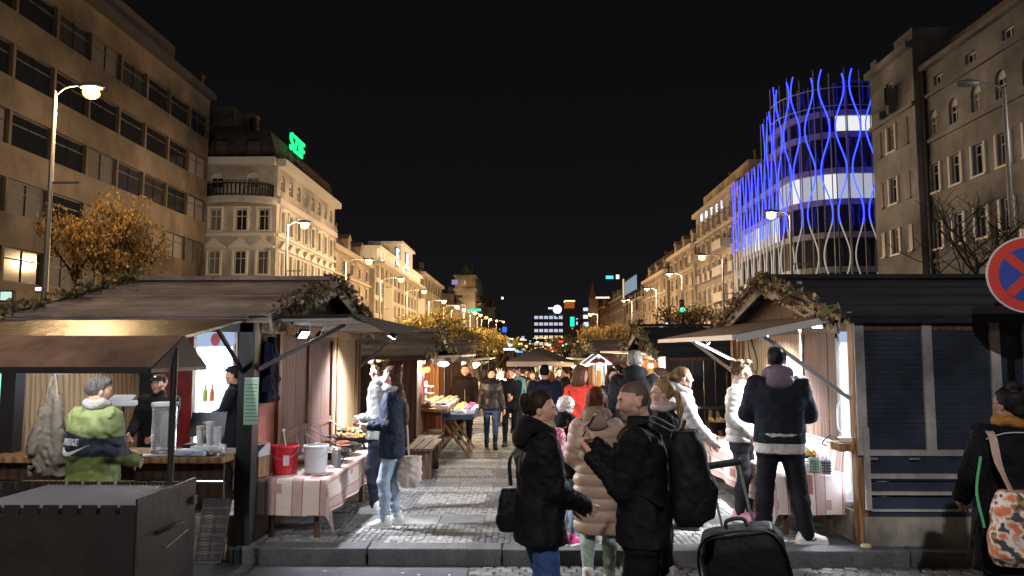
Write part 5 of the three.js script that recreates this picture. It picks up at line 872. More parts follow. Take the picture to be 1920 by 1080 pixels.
function surf(prims, cell, colorFn, cut) {        // surface nets over a smooth union of the shapes
  const lo = [1e9, 1e9, 1e9], hi = [-1e9, -1e9, -1e9];
  for (const p of prims) if (!p.sub) for (let i = 0; i < 3; i++) { lo[i] = Math.min(lo[i], p.lo[i]); hi[i] = Math.max(hi[i], p.hi[i]); }
  for (let i = 0; i < 3; i++) { lo[i] -= 2.5 * cell; hi[i] += 2.5 * cell; }
  const nx = Math.ceil((hi[0] - lo[0]) / cell) + 1, ny = Math.ceil((hi[1] - lo[1]) / cell) + 1, nz = Math.ceil((hi[2] - lo[2]) / cell) + 1, A = new Float32Array(nx * ny * nz).fill(1);
  for (const p of prims) {
    const m = p.k + 2 * cell, i0 = Math.max(0, Math.floor((p.lo[0] - m - lo[0]) / cell)), i1 = Math.min(nx - 1, Math.ceil((p.hi[0] + m - lo[0]) / cell)), j0 = Math.max(0, Math.floor((p.lo[1] - m - lo[1]) / cell)), j1 = Math.min(ny - 1, Math.ceil((p.hi[1] + m - lo[1]) / cell)), k0 = Math.max(0, Math.floor((p.lo[2] - m - lo[2]) / cell)), k1 = Math.min(nz - 1, Math.ceil((p.hi[2] + m - lo[2]) / cell));
    for (let k = k0; k <= k1; k++) for (let j = j0; j <= j1; j++) { let q = (k * ny + j) * nx + i0; for (let i = i0; i <= i1; i++, q++) { const d = p.f(lo[0] + i * cell, lo[1] + j * cell, lo[2] + k * cell), a = A[q]; if (p.sub) A[q] = -sminK(-a, d, p.k); else if (d < a + p.k) A[q] = sminK(a, d, p.k); } }
  }
  if (cut) { let q = 0; for (let k = 0; k < nz; k++) for (let j = 0; j < ny; j++) for (let i = 0; i < nx; i++, q++) A[q] = Math.max(A[q], cut(lo[0] + i * cell, lo[1] + j * cell, lo[2] + k * cell)); }
  const id = new Int32Array(nx * ny * nz).fill(-1), pos = [], col = [], idx = [], sx = 1, sy = nx, sz = nx * ny, E = [[0, sx], [sy, sx + sy], [sz, sx + sz], [sy + sz, sx + sy + sz], [0, sy], [sx, sx + sy], [sz, sy + sz], [sx + sz, sx + sy + sz], [0, sz], [sx, sx + sz], [sy, sy + sz], [sx + sy, sx + sy + sz]];
  const off = (o) => [o % nx, Math.floor(o / nx) % ny, Math.floor(o / sz)], EO = E.map(([a, b]) => [off(a), off(b)]);
  for (let k = 0; k < nz - 1; k++) for (let j = 0; j < ny - 1; j++) for (let i = 0; i < nx - 1; i++) {
    const q = k * sz + j * sy + i; let neg = 0; for (const o of [0, sx, sy, sx + sy, sz, sx + sz, sy + sz, sx + sy + sz]) if (A[q + o] < 0) neg++;
    if (neg === 0 || neg === 8) continue;
    let x = 0, y = 0, z = 0, n = 0;
    for (let e = 0; e < 12; e++) { const a = A[q + E[e][0]], b = A[q + E[e][1]]; if ((a < 0) === (b < 0)) continue; const t = a / (a - b), [p0, p1] = EO[e]; x += p0[0] + (p1[0] - p0[0]) * t; y += p0[1] + (p1[1] - p0[1]) * t; z += p0[2] + (p1[2] - p0[2]) * t; n++; }
    id[q] = pos.length / 3; pos.push(lo[0] + (i + x / n) * cell, lo[1] + (j + y / n) * cell, lo[2] + (k + z / n) * cell);
  }
  const quad = (a, b, c, d, flip) => { if (a < 0 || b < 0 || c < 0 || d < 0) return; if (flip) idx.push(a, c, b, a, d, c); else idx.push(a, b, c, a, c, d); };
  for (let k = 1; k < nz - 1; k++) for (let j = 1; j < ny - 1; j++) for (let i = 1; i < nx - 1; i++) {
    const q = k * sz + j * sy + i, s = A[q] < 0;
    if (s !== A[q + sx] < 0) quad(id[q - sy - sz], id[q - sz], id[q], id[q - sy], !s);
    if (s !== A[q + sy] < 0) quad(id[q - sx - sz], id[q - sx], id[q], id[q - sz], !s);
    if (s !== A[q + sz] < 0) quad(id[q - sx - sy], id[q - sy], id[q], id[q - sx], !s);
  }
  const g = new THREE.BufferGeometry(); g.setAttribute('position', new THREE.Float32BufferAttribute(pos, 3)); g.setIndex(idx);
  if (colorFn) { for (let i = 0; i < pos.length; i += 3) col.push(...colorFn(pos[i], pos[i + 1], pos[i + 2])); g.setAttribute('color', new THREE.Float32BufferAttribute(col, 3)); }
  g.computeVertexNormals(); return metreUV(g);
}
function ik(a, c, l1, l2, hint) {
  const d = c.clone().sub(a); let L = d.length(); if (L > l1 + l2 - 0.005) { d.setLength(l1 + l2 - 0.005); L = d.length(); } d.normalize();
  const x = (L * L + l1 * l1 - l2 * l2) / (2 * L), h = Math.sqrt(Math.max(0, l1 * l1 - x * x)), n = hint.clone().addScaledVector(d, -hint.dot(d)).normalize();
  return [a.clone().addScaledVector(d, x).addScaledVector(n, h), a.clone().addScaledVector(d, L)];
}
const SKIN = [0.52, 0.32, 0.23];
function headGeo(cell, skin, hairC, o = {}) {
  const P = [ell([0, 0.03, -0.012], [0.075, 0.088, 0.094]), ell([0, -0.032, 0.03], [0.056, 0.078, 0.06], { k: 0.03 }), ell([0, -0.096, 0.062], [0.024, 0.02, 0.02], { k: 0.03 }), cap(V(-0.048, -0.06, 0.0), V(0.048, -0.06, 0.0), 0.02, 0.02, { k: 0.04 }),
    cap(V(-0.036, -0.02, 0.06), V(-0.046, -0.005, 0.045), 0.024, 0.022), cap(V(0.036, -0.02, 0.06), V(0.046, -0.005, 0.045), 0.024, 0.022), cap(V(-0.036, 0.027, 0.074), V(0.036, 0.027, 0.074), 0.013, 0.013, { k: 0.02 }),
    ell([-0.031, 0.007, 0.094], [0.015, 0.011, 0.014], { sub: true, k: 0.012 }), ell([0.031, 0.007, 0.094], [0.015, 0.011, 0.014], { sub: true, k: 0.012 }),
    cap(V(0, 0.018, 0.082), V(0, -0.024, 0.104), 0.008, 0.012, { k: 0.014 }), cap(V(-0.012, -0.03, 0.09), V(0.012, -0.03, 0.09), 0.009, 0.009, { k: 0.01 }),
    cap(V(-0.019, -0.057, 0.081), V(0.019, -0.057, 0.081), 0.007, 0.007, { k: 0.008 }), cap(V(-0.015, -0.068, 0.08), V(0.015, -0.068, 0.08), 0.008, 0.008, { k: 0.008 }),
    ell([-0.031, 0.007, 0.077], [0.0125, 0.0115, 0.0125], { k: 0.003 }), ell([0.031, 0.007, 0.077], [0.0125, 0.0115, 0.0125], { k: 0.003 }),
    ell([-0.077, -0.008, -0.008], [0.011, 0.031, 0.02], { k: 0.012 }), ell([0.077, -0.008, -0.008], [0.011, 0.031, 0.02], { k: 0.012 }), cap(V(0, -0.05, -0.02), V(0, -0.2, -0.035), 0.05, 0.056, { k: 0.03 })];
  const brow = hairC.map((v) => v * 0.7 + 0.01);
  return surf(P, cell, (x, y, z) => {
    const ax = Math.abs(x) - 0.031, ey = y - 0.007;
    if (z > 0.08 && ax * ax + ey * ey < 0.0095 ** 2 && Math.abs(ey) < 0.0065) return ax * ax + ey * ey < 0.0055 ** 2 ? [0.03, 0.025, 0.02] : [0.6, 0.57, 0.53];
    if (z > 0.06 && Math.abs(y - 0.03 + Math.abs(ax) * 0.15) < 0.0045 && Math.abs(x) > 0.013 && Math.abs(x) < 0.05) return brow;
    if (z > 0.074 && Math.abs(x) < 0.023 - Math.abs(y + 0.062) * 0.6 && y < -0.052 && y > -0.075) return [skin[0] * 0.8, skin[1] * 0.52, skin[2] * 0.55];
    const ear = z > 0.03 && y > -0.05 && y < -0.005 ? 1.08 : 1;
    if (o.stubble && y < -0.045 && z > -0.01 && y > -0.12 && !(Math.abs(x) < 0.012 && y > -0.05)) return skin.map((v, i) => v * 0.6 + hairC[i] * 0.25);
    if (o.buzz && (y > 0.055 + 0.25 * (z - 0.02) && y > 0.02 || (z < -0.0 && y > -0.04 + 0.0 * z && (Math.abs(x) < 0.07 || y > 0.03)))) return skin.map((v, i) => v * 0.13 + hairC[i] * 0.87);
    return [skin[0], skin[1] * (ear > 1 ? 0.92 : 1), skin[2] * (ear > 1 ? 0.9 : 1)];
  });
}
const strand = (f, a) => (x, y, z) => -a * (noise3(x * f, y * f * 0.25, z * f) - 0.5) * 2;
function hairGeo(style, cell) {
  const cranium = (g, n) => ell([0, 0.035, -0.018], [0.078 + g, 0.09 + g, 0.096 + g], { k: 0.02, n });
  const P = [], face = (x, y, z) => { const zl = 0.006 + 0.55 * Math.max(0, y - 0.012), line = (style === 'short' || style === 'curly' ? 0.07 : 0.08) - 0.35 * Math.max(0, Math.abs(x) - 0.04); return y < line && z > zl ? Math.min(line - y, z - zl) : -1; };
  let cut = (x, y, z) => Math.max(face(x, y, z), -0.065 - y, z > -0.03 ? -0.03 - y : -1);
  if (style === 'short') { P.push(cranium(0.008, strand(90, 0.004))); P.push(cap(V(-0.04, 0.1, 0.045), V(0.04, 0.1, 0.045), 0.026, 0.026, { k: 0.03 })); }
  else if (style === 'curly') { P.push(cranium(0.011, (x, y, z) => -0.008 * (noise3(x * 60, y * 60, z * 60) - 0.5) * 2)); P.push(cap(V(-0.04, 0.115, 0.05), V(0.04, 0.115, 0.05), 0.03, 0.03)); for (let i = 0; i < 14; i++) { const a = i * 2.4, rr_ = 0.05 + 0.02 * (i % 3); P.push(ell([rr_ * Math.cos(a), 0.095 + 0.02 * ((i * 7) % 3) / 3, -0.01 + rr_ * 1.2 * Math.sin(a)], [0.022, 0.02, 0.022], { k: 0.02 })); } }
  else if (style === 'long') { P.push(cranium(0.014, strand(80, 0.005))); P.push(stack([[-0.33, 0.07, 0.03, 0, -0.085], [-0.25, 0.095, 0.045, 0, -0.085], [-0.1, 0.095, 0.06, 0, -0.06], [0.05, 0.088, 0.085, 0, -0.03]], { fold: 0.012, k: 0.03 })); for (const s of [-1, 1]) P.push(cap(V(s * 0.082, 0.03, 0.01), V(s * 0.09, -0.2, 0.0), 0.02, 0.024, { fold: 0.006 })); cut = (x, y, z) => face(x, y, z) > 0 ? face(x, y, z) : -1; }
  else if (style === 'vlong') { P.push(cranium(0.014, strand(80, 0.005))); P.push(stack([[-0.56, 0.05, 0.022, 0, -0.12], [-0.4, 0.085, 0.04, 0, -0.12], [-0.12, 0.095, 0.06, 0, -0.07], [0.05, 0.088, 0.085, 0, -0.03]], { fold: 0.014, k: 0.03 })); for (const s of [-1, 1]) P.push(cap(V(s * 0.082, 0.03, 0.01), V(s * 0.085, -0.22, -0.02), 0.02, 0.022, { fold: 0.006 })); cut = (x, y, z) => face(x, y, z) > 0 ? face(x, y, z) : -1; }
  else if (style === 'bob') { P.push(cranium(0.016, strand(70, 0.006))); P.push(stack([[-0.2, 0.1, 0.06, 0, -0.055], [-0.12, 0.112, 0.085, 0, -0.045], [0.05, 0.09, 0.09, 0, -0.025]], { fold: 0.014, k: 0.03 })); cut = (x, y, z) => face(x, y, z) > 0 ? face(x, y, z) : -1; }
  else if (style === 'bun') { P.push(cranium(0.009, strand(110, 0.003))); P.push(ell([0.01, 0.05, -0.125], [0.035, 0.05, 0.03], { k: 0.02, n: strand(70, 0.006) })); P.push(cap(V(0.015, 0.07, -0.13), V(0.02, -0.06, -0.115), 0.026, 0.014, { fold: 0.008 })); }
  else if (style === 'pony' || style === 'lowpony') { const h = style === 'pony' ? 0.06 : 0.02, L = o_len[style]; P.push(cranium(0.009, strand(110, 0.003))); P.push(cap(V(0, h, -0.115), V(0, h - 0.02, -0.14), 0.022, 0.024)); P.push(cap(V(0, h - 0.02, -0.145), V(0.01, h - 0.14, -0.165), 0.027, 0.03, { fold: 0.007 })); P.push(cap(V(0.01, h - 0.14, -0.165), V(0.015, h - L, -0.15), 0.03, 0.012, { fold: 0.007 })); cut = (x, y, z) => z < -0.11 ? -1 : Math.max(face(x, y, z), -0.065 - y, z > -0.03 ? -0.03 - y : -1); }
  else if (style === 'topknot') { P.push(cranium(0.012, strand(90, 0.004))); P.push(ell([0, 0.135, -0.06], [0.05, 0.042, 0.05], { k: 0.015, n: strand(60, 0.008) })); P.push(cap(V(0, -0.04, -0.09), V(0, -0.09, -0.075), 0.05, 0.03, { fold: 0.006 })); cut = (x, y, z) => Math.max(face(x, y, z), z > -0.03 ? -0.03 - y : -1); }
  else if (style === 'beret') { P.push(cranium(0.03, (x, y, z) => -0.012 * (noise3(x * 45, y * 45, z * 45) - 0.5) * 2)); cut = (x, y, z) => (y < 0.03 && z > 0.03) ? 0.1 : -0.07 - y; }
  else if (style === 'beanie') { P.push(cranium(0.014)); cut = (x, y, z) => 0.035 - 0.35 * -z - y; }
  return surf(P, cell, null, cut);
}
const o_len = { pony: 0.3, lowpony: 0.4 };
function handGeo(cell, curl, skin, sgn) {         // wrist at 0, fingers towards +y, palm towards +z, thumb on sgn * x
  const P = [], s = sgn; for (const [x, l] of [[0.028, 0.085], [0, 0.09], [-0.028, 0.08]]) P.push(cap(V(s * x * 0.8, 0.015, 0), V(s * x, l, 0), 0.016, 0.014, { k: 0.015 }));
  P.push(cap(V(0, -0.05, 0), V(0, 0.02, 0), 0.024, 0.022, { k: 0.02 }));
  [[0.032, 0.072], [0.011, 0.08], [-0.011, 0.074], [-0.03, 0.058]].forEach(([x, L], i) => { let p = V(s * x, 0.088, 0), a = 0.1; for (let k = 0; k < 3; k++) { a += curl * (0.75 + 0.2 * k) + i * 0.03; const l = L * [0.42, 0.33, 0.25][k], q = p.clone().add(V(s * x * 0.04, Math.cos(a) * l, Math.sin(a) * l)); P.push(cap(p, q, 0.0095 - 0.0012 * k, 0.0088 - 0.0012 * k, { k: 0.004 })); p = q; } });
  let p = V(s * 0.024, 0.03, 0.006); for (const [dx, dy, dz, r] of [[0.03, 0.022, 0.012, 0.012], [0.012, 0.028, 0.01 + curl * 0.02, 0.0105], [0.002, 0.024, 0.006 + curl * 0.014, 0.009]]) { const q = p.clone().add(V(s * dx, dy, dz)); P.push(cap(p, q, r, r - 0.001, { k: 0.006 })); p = q; }
  return surf(P, cell, () => skin);
}
const matCache = new Map();
function fab(c, rough = 0.85, o = {}) { const key = c.join() + rough + JSON.stringify(o); if (!matCache.has(key)) matCache.set(key, new THREE.MeshPhysicalMaterial({ color: L3(...c), roughness: rough, specularIntensity: o.plain && !o.hair ? 0.6 : 0.3, map: o.hair ? T.hair : o.plain ? null : T.cloth, bumpMap: o.plain ? null : T.bumps, bumpScale: 0.012, sheen: (o.sheen ?? 0.2) * 0.15, sheenRoughness: 0.6 })); return matCache.get(key); }
const skinM = new THREE.MeshPhysicalMaterial({ color: 0xffffff, vertexColors: true, roughness: 0.6, specularIntensity: 0.6 });
const bake = (g, m) => { g.applyMatrix4(m); return g; };
function person(label, o) {
  const s = (o.H ?? 1.75) / 1.75, y0 = o.y ?? ((o.d > KERB + 0.05) ? paveY(-o.d) : roadY(-o.d)), t = thing('person', label, 'person', [o.x, y0, -o.d], o.yaw, o.group), near = o.near ?? 1, fem = !!o.fem;
  const body = new THREE.Group(); const add = (name, g, m, lab) => { g.scale(s, s, s); return mk(name, g, m, t, lab); };
  const lean = Math.tan(o.lean ?? 0), cz = (y) => lean * Math.max(0, y - 0.9), cBody = 0.011 * near, J = o.jacket ?? {}, b = J.bulk ?? 1, sw = fem ? 0.165 : 0.19, skin = o.skin ?? SKIN;
  const feet = o.feet ?? [[0.1, 0.02, 0.15], [-0.1, -0.02, -0.15]];
  const sh = [1, -1].map((q) => V(q * sw, 1.405, cz(1.405))), hip = [1, -1].map((q) => V(q * 0.09, 0.91, 0));
  const hnd = [0, 1].map((i) => { const q = i ? -1 : 1; const h = o.hands?.[i]; return h ? V(...h) : V(q * 0.29, 0.84, 0.06); });
  const arms = [0, 1].map((i) => ik(sh[i], hnd[i], 0.29, 0.26, o.elbow?.[i] ? V(...o.elbow[i]) : V((i ? -1 : 1) * 0.35, -0.25, -1)));
  const legs = [0, 1].map((i) => { const [fx, fz, , fy] = feet[i]; return ik(hip[i], V(fx, 0.09 + (fy ?? 0), fz), 0.418, 0.41, V((i ? -1 : 1) * 0.1, 0, 1)); });
  // skin: one figure, with the head and hands on finer grids
  const hy = 1.625, headM = new THREE.Matrix4().makeTranslation(0, hy, cz(1.55) + 0.02).multiply(new THREE.Matrix4().makeRotationFromEuler(new THREE.Euler(o.headPitch ?? 0, o.headYaw ?? 0, o.headRoll ?? 0, 'YXZ'))).multiply(new THREE.Matrix4().makeScale(fem ? 0.95 : 1, fem ? 0.97 : 1, fem ? 0.96 : 1));
  const hc = o.hair?.c ?? [0.05, 0.03, 0.02];
  const parts = [bake(headGeo(0.0052 * near, skin, hc, { stubble: o.stubble, buzz: o.hair?.style === 'buzz' }), headM)];
  const BP = [stack([[0.86, 0.13, 0.09], [1.05, 0.12, 0.085, 0, cz(1.05)], [1.3, 0.15, 0.095, 0, cz(1.3)], [1.43, 0.12, 0.07, 0, cz(1.43)]]), cap(V(0, 1.4, cz(1.4)), V(0, 1.53, cz(1.5) + 0.0), 0.06, 0.052)];
  for (let i = 0; i < 2; i++) { BP.push(cap(sh[i], arms[i][0], 0.045, 0.036), cap(arms[i][0], arms[i][1], 0.036, 0.026), cap(hip[i], legs[i][0], 0.07, 0.05), cap(legs[i][0], legs[i][1], 0.05, 0.035)); }
  parts.push(surf(BP, 0.02, () => skin));
  const handM = [];
  for (let i = 0; i < 2; i++) {
    const q = i ? -1 : 1, y = arms[i][1].clone().sub(arms[i][0]).normalize(), h = o.palm?.[i] ? V(...o.palm[i]) : V(-q, 0, 0.15), z = h.addScaledVector(y, -h.dot(y)).normalize(), x = y.clone().cross(z), m = new THREE.Matrix4().makeBasis(x, y, z).setPosition(arms[i][1]);
    handM.push(m);
    if (!o.noHands) parts.push(bake(handGeo(0.0048 * Math.max(1, near), o.curl?.[i] ?? 0.35, skin, o.thumb?.[i] ?? (i ? 1 : -1) * -1), m));
  }
  const sk = mergeGeometries(parts.map((g) => { g.deleteAttribute('uv'); return g; })); add('body', sk, skinM);
  // hair
  if (o.hair && o.hair.style !== 'buzz' && o.hair.style !== 'none') add(o.hair.style === 'beanie' || o.hair.style === 'beret' ? 'hat' : 'hair', bake(hairGeo(o.hair.style, 0.0065 * near), headM), fab(hc, o.hair.style === 'beret' ? 0.95 : 0.55, { plain: o.hair.style === 'beret' ? 1 : 1, hair: o.hair.style !== 'beret', sheen: 0.3 }));
  if (o.hair?.cap) { const g = surf([ell([0, 0.045, -0.012], [0.088, 0.09, 0.105]), cap(V(-0.045, 0.062, 0.1), V(0.045, 0.062, 0.1), 0.03, 0.03, { k: 0.03 })], 0.007 * near, null, (x, y, z) => Math.max(0.05 - y, z > 0.095 ? Math.abs(y - 0.056) - 0.007 : -1)); add('cap', bake(g, headM), fab(o.hair.cap, 0.8)); if (o.hair.logo) add('emblem', bake(G([rbox(0.03, 0.022, 0.004, 0, 0.098, 0.092, 0.002, -0.5)]), headM), M(0xcccccc)); }
  if (o.glasses) add('glasses', bake(G([...[-1, 1].map((q) => place(new THREE.TorusGeometry(0.022, 0.0022, 6, 20).scale(1.1, 0.8, 1), q * 0.032, 0.006, 0.104)), bar(V(-0.01, 0.01, 0.106), V(0.01, 0.01, 0.106), 0.002), ...[-1, 1].map((q) => bar(V(q * 0.055, 0.012, 0.102), V(q * 0.08, 0.01, 0.0), 0.002))]), headM), mBlack);
  // legs and shoes
  const L = o.legs ?? {}, lo = L.loose ?? 1, lf = 0.006;
  if (!o.noLegs) {
    const LP = [stack([[0.78, 0.16 * lo, 0.105 * lo], [0.92, 0.16 * lo, 0.11 * lo], [1.02, 0.145 * lo, 0.1 * lo]], { fold: 0.004 })];
    for (let i = 0; i < 2; i++) { const kn = legs[i][0], an = legs[i][1].clone(); an.y += 0.0; LP.push(cap(hip[i].clone().add(V(0, -0.04, -0.01)), kn, (fem ? 0.096 : 0.092) * lo, 0.066 * lo, { k: 0.05, fold: lf })); LP.push(cap(kn, kn.clone().lerp(an, 0.35).add(V(0, 0, -0.015)), 0.066 * lo, 0.064 * lo, { k: 0.03, fold: lf })); LP.push(cap(kn.clone().lerp(an, 0.35).add(V(0, 0, -0.015)), an, 0.063 * lo, (L.ankle ?? 0.05) * lo, { k: 0.03, fold: lf * 1.3 })); }
    add('trousers', surf(LP, 0.012 * near), fab(L.c ?? [0.03, 0.03, 0.04], 0.9));
    const S = o.shoes ?? { c: [0.03, 0.03, 0.03] };
    for (let i = 0; i < 2; i++) {
      const [fx, fz, fa, fy] = feet[i], m = new THREE.Matrix4().makeRotationY(fa).setPosition(fx, fy ?? 0, fz);
      const sp = [cap(V(0, 0.045, -0.055), V(0, 0.035, 0.14), 0.043, 0.04, { k: 0.03 }), cap(V(0, 0.1, -0.02), V(0, 0.05, 0.08), 0.042, 0.036, { k: 0.03 }), cap(V(0, S.boot ? 0.26 : 0.115, -0.015), V(0, 0.06, -0.03), S.boot ? 0.056 : 0.047, 0.042, { k: 0.03 })];
      const sh_ = add('shoe', bake(surf(sp, 0.009 * near, null, (x, y) => 0.004 - y), m), fab(S.c, 0.6, { plain: 1 }));
      add('sole', bake(surf([cap(V(0, 0.012, -0.06), V(0, 0.012, 0.145), 0.046, 0.042)], 0.009 * near, null, (x, y) => Math.max(0.001 - y, y - 0.026)), m), fab(S.sole ?? S.c, 0.7, { plain: 1 }));
      if (S.mark) add('emblem', bake(G([tube([[(i ? -1 : 1) * 0.047, 0.06, 0.07], [(i ? -1 : 1) * 0.05, 0.045, 0.04], [(i ? -1 : 1) * 0.05, 0.06, -0.01], [(i ? -1 : 1) * 0.047, 0.075, -0.04]], 0.007, 14, 5)]), m), fab(S.mark, 0.6, { plain: 1 }));
    }
  }
  // jacket or coat
  const hem = J.hem ?? 0.82, pf = J.puff, am = J.amp ?? 0.016, fo = J.fold ?? (pf ? 0.004 : 0.009), hipw = (fem ? 0.185 : 0.18) * b, hd = 0.135 * b;
  const rings = [[hem, (J.flare ?? 1.04) * hipw, hd * (J.flare ?? 1.02), 0, 0]]; if (hem < 0.85) rings.push([0.92, hipw * 1.01, hd, 0, 0]);
  rings.push([1.1, (fem ? 0.158 : 0.172) * b, 0.122 * b, 0, cz(1.1)], [1.3, (fem ? 0.172 : 0.192) * b, 0.132 * b, 0, cz(1.3)], [1.42, sw * 0.95, 0.105 * b, 0, cz(1.42) - 0.005], [1.485, 0.085, 0.075, 0, cz(1.48)], [1.52 + (J.collar ?? 0), 0.068, 0.066, 0, cz(1.5)]);
  const JP = [stack(rings, { fold: fo, puff: pf, amp: am, k: 0.05 })];
  for (let i = 0; i < 2; i++) { const e = arms[i][0], w = arms[i][1], w2 = e.clone().lerp(w, 0.96); JP.push(cap(sh[i], e, 0.075 * b, 0.06 * b, { k: 0.05, puff: pf && pf * 0.8, amp: pf ? am * 0.8 : 0, fold: fo }), cap(e, w2, 0.06 * b, 0.046 * b, { k: 0.03, puff: pf && pf * 0.8, amp: pf ? am * 0.8 : 0, fold: fo })); }
  const jm = fab(J.c ?? [0.02, 0.02, 0.022], J.rough ?? 0.8, { sheen: J.sheen ?? 0.15, plain: J.rough < 0.6 ? 1 : 0 });
  const jg = surf(JP, cBody, J.paint, null);
  add('jacket', jg, J.paint ? new THREE.MeshPhysicalMaterial({ color: 0xffffff, vertexColors: true, roughness: J.rough ?? 0.7, sheen: 0.1 }) : jm);
  if (J.shirt) add('shirt', surf([stack([[hem - 0.09, hipw * 0.99, hd * 0.98], [hem + 0.1, hipw, hd * 0.99]], { fold: 0.006 })], cBody), fab(J.shirt, 0.9));
  if (J.hood) { const H = [], n = 12; for (let i = 0; i < n; i++) { const a = i / n * 6.283, a2 = (i + 1) / n * 6.283, pt = (q) => V(0.095 * Math.sin(q), 1.5 + 0.035 * Math.cos(q) * -1 + (J.hoodUp ?? 0), cz(1.5) - 0.005 + 0.085 * Math.cos(q)); H.push(cap(pt(a), pt(a2), 0.034 + 0.014 * (1 - Math.cos(a)) / 2, 0.034 + 0.014 * (1 - Math.cos(a2)) / 2, { fold: 0.005 })); } H.push(ell([0, 1.44, cz(1.44) - 0.125], [0.12, 0.075, 0.055], { k: 0.05 })); add('hood', surf(H, 0.01 * near), fab(J.hood, 0.9)); }
  if (J.scarf) { const H = [], n = 12; for (let i = 0; i < n; i++) { const a = i / n * 6.283, a2 = (i + 1) / n * 6.283, pt = (q) => V(0.074 * Math.sin(q), 1.515 + 0.012 * Math.sin(3 * q), cz(1.5) + 0.005 + 0.072 * Math.cos(q)); H.push(cap(pt(a), pt(a2), 0.032, 0.032, { fold: 0.008 })); } add('collar', surf(H, 0.008 * near), fab(J.scarf, 0.95)); }
  if (J.zip) add('zip', G([bar(V(0, hem + 0.02, hd + 0.006), V(0, 1.2, 0.128 * b + cz(1.2)), 0.006), bar(V(0, 1.2, 0.128 * b + cz(1.2)), V(0, 1.45, 0.09 + cz(1.45)), 0.006)]), fab(J.zip, 0.5, { plain: 1 }));
  t.updateMatrixWorld(true);
  return { t, s, arms, handM, headM, cz, world: (x, y, z) => t.localToWorld(V(x * s, y * s, z * s)), handWorld: (i, x = 0, y = 0.09, z = 0.03) => t.localToWorld(V(x, y, z).applyMatrix4(handM[i]).multiplyScalar(s)) };
}
// a soft bag shape worn or carried, given in its wearer's axes
function worn(name, label, cat, p, geos, mats) {  // geos: [partName, geometry, material]
  const t = thing(name, label, cat, p.t.position.toArray(), p.t.rotation.y);
  geos.forEach(([n, g, m, lab]) => { g.scale(p.s, p.s, p.s); mk(n, g, m, t, lab); }); return t;
}
const strap = (pts, w = 0.03) => { const c = new THREE.CatmullRomCurve3(pts.map((p) => V(...p))), g = []; for (let i = 0; i < 24; i++) { const a = c.getPoint(i / 24), b = c.getPoint((i + 1) / 24); g.push(beam(a, b, w, 0.006)); } return G(g); };

// ---------- foreground group ----------
const BLK = [0.009, 0.009, 0.011];
{
  const p = person('woman in long black parka with cream collar and pinned up brown hair, nearest the viewer', { x: Xp(1010, 4.7), d: 4.7, yaw: 1.85, H: 1.64, fem: 1, near: 0.9, headYaw: -0.42, headPitch: 0.06, hair: { style: 'bun', c: [0.035, 0.02, 0.013] }, skin: [0.52, 0.31, 0.23], jacket: { c: BLK, hem: 0.77, bulk: 1.2, flare: 1.06, fold: 0.01, hood: BLK, scarf: [0.62, 0.44, 0.25], rough: 0.7 }, legs: { c: [0.055, 0.11, 0.3], loose: 1.06 }, shoes: { c: [0.3, 0.3, 0.3] }, hands: [[0.1, 0.98, 0.26], [-0.12, 1.0, 0.28]], curl: [0.7, 0.7], palm: [[-1, 0, 0.3], [1, 0, 0.3]] });
  worn('tote_bag', 'black shoulder bag hanging behind the woman in the black parka', 'bag', p, [['bag', surf([stack([[0.82, 0.05, 0.1, 0.07, -0.15], [0.9, 0.06, 0.12, 0.07, -0.15], [1.1, 0.04, 0.1, 0.07, -0.15]], { fold: 0.01 })], 0.011), fab([0.01, 0.01, 0.012], 0.6)], ['strap', strap([[0.12, 1.44, -0.05], [0.1, 1.3, -0.17], [0.06, 1.12, -0.18]], 0.025), fab([0.01, 0.01, 0.012], 0.6)]]);
}
let manP;
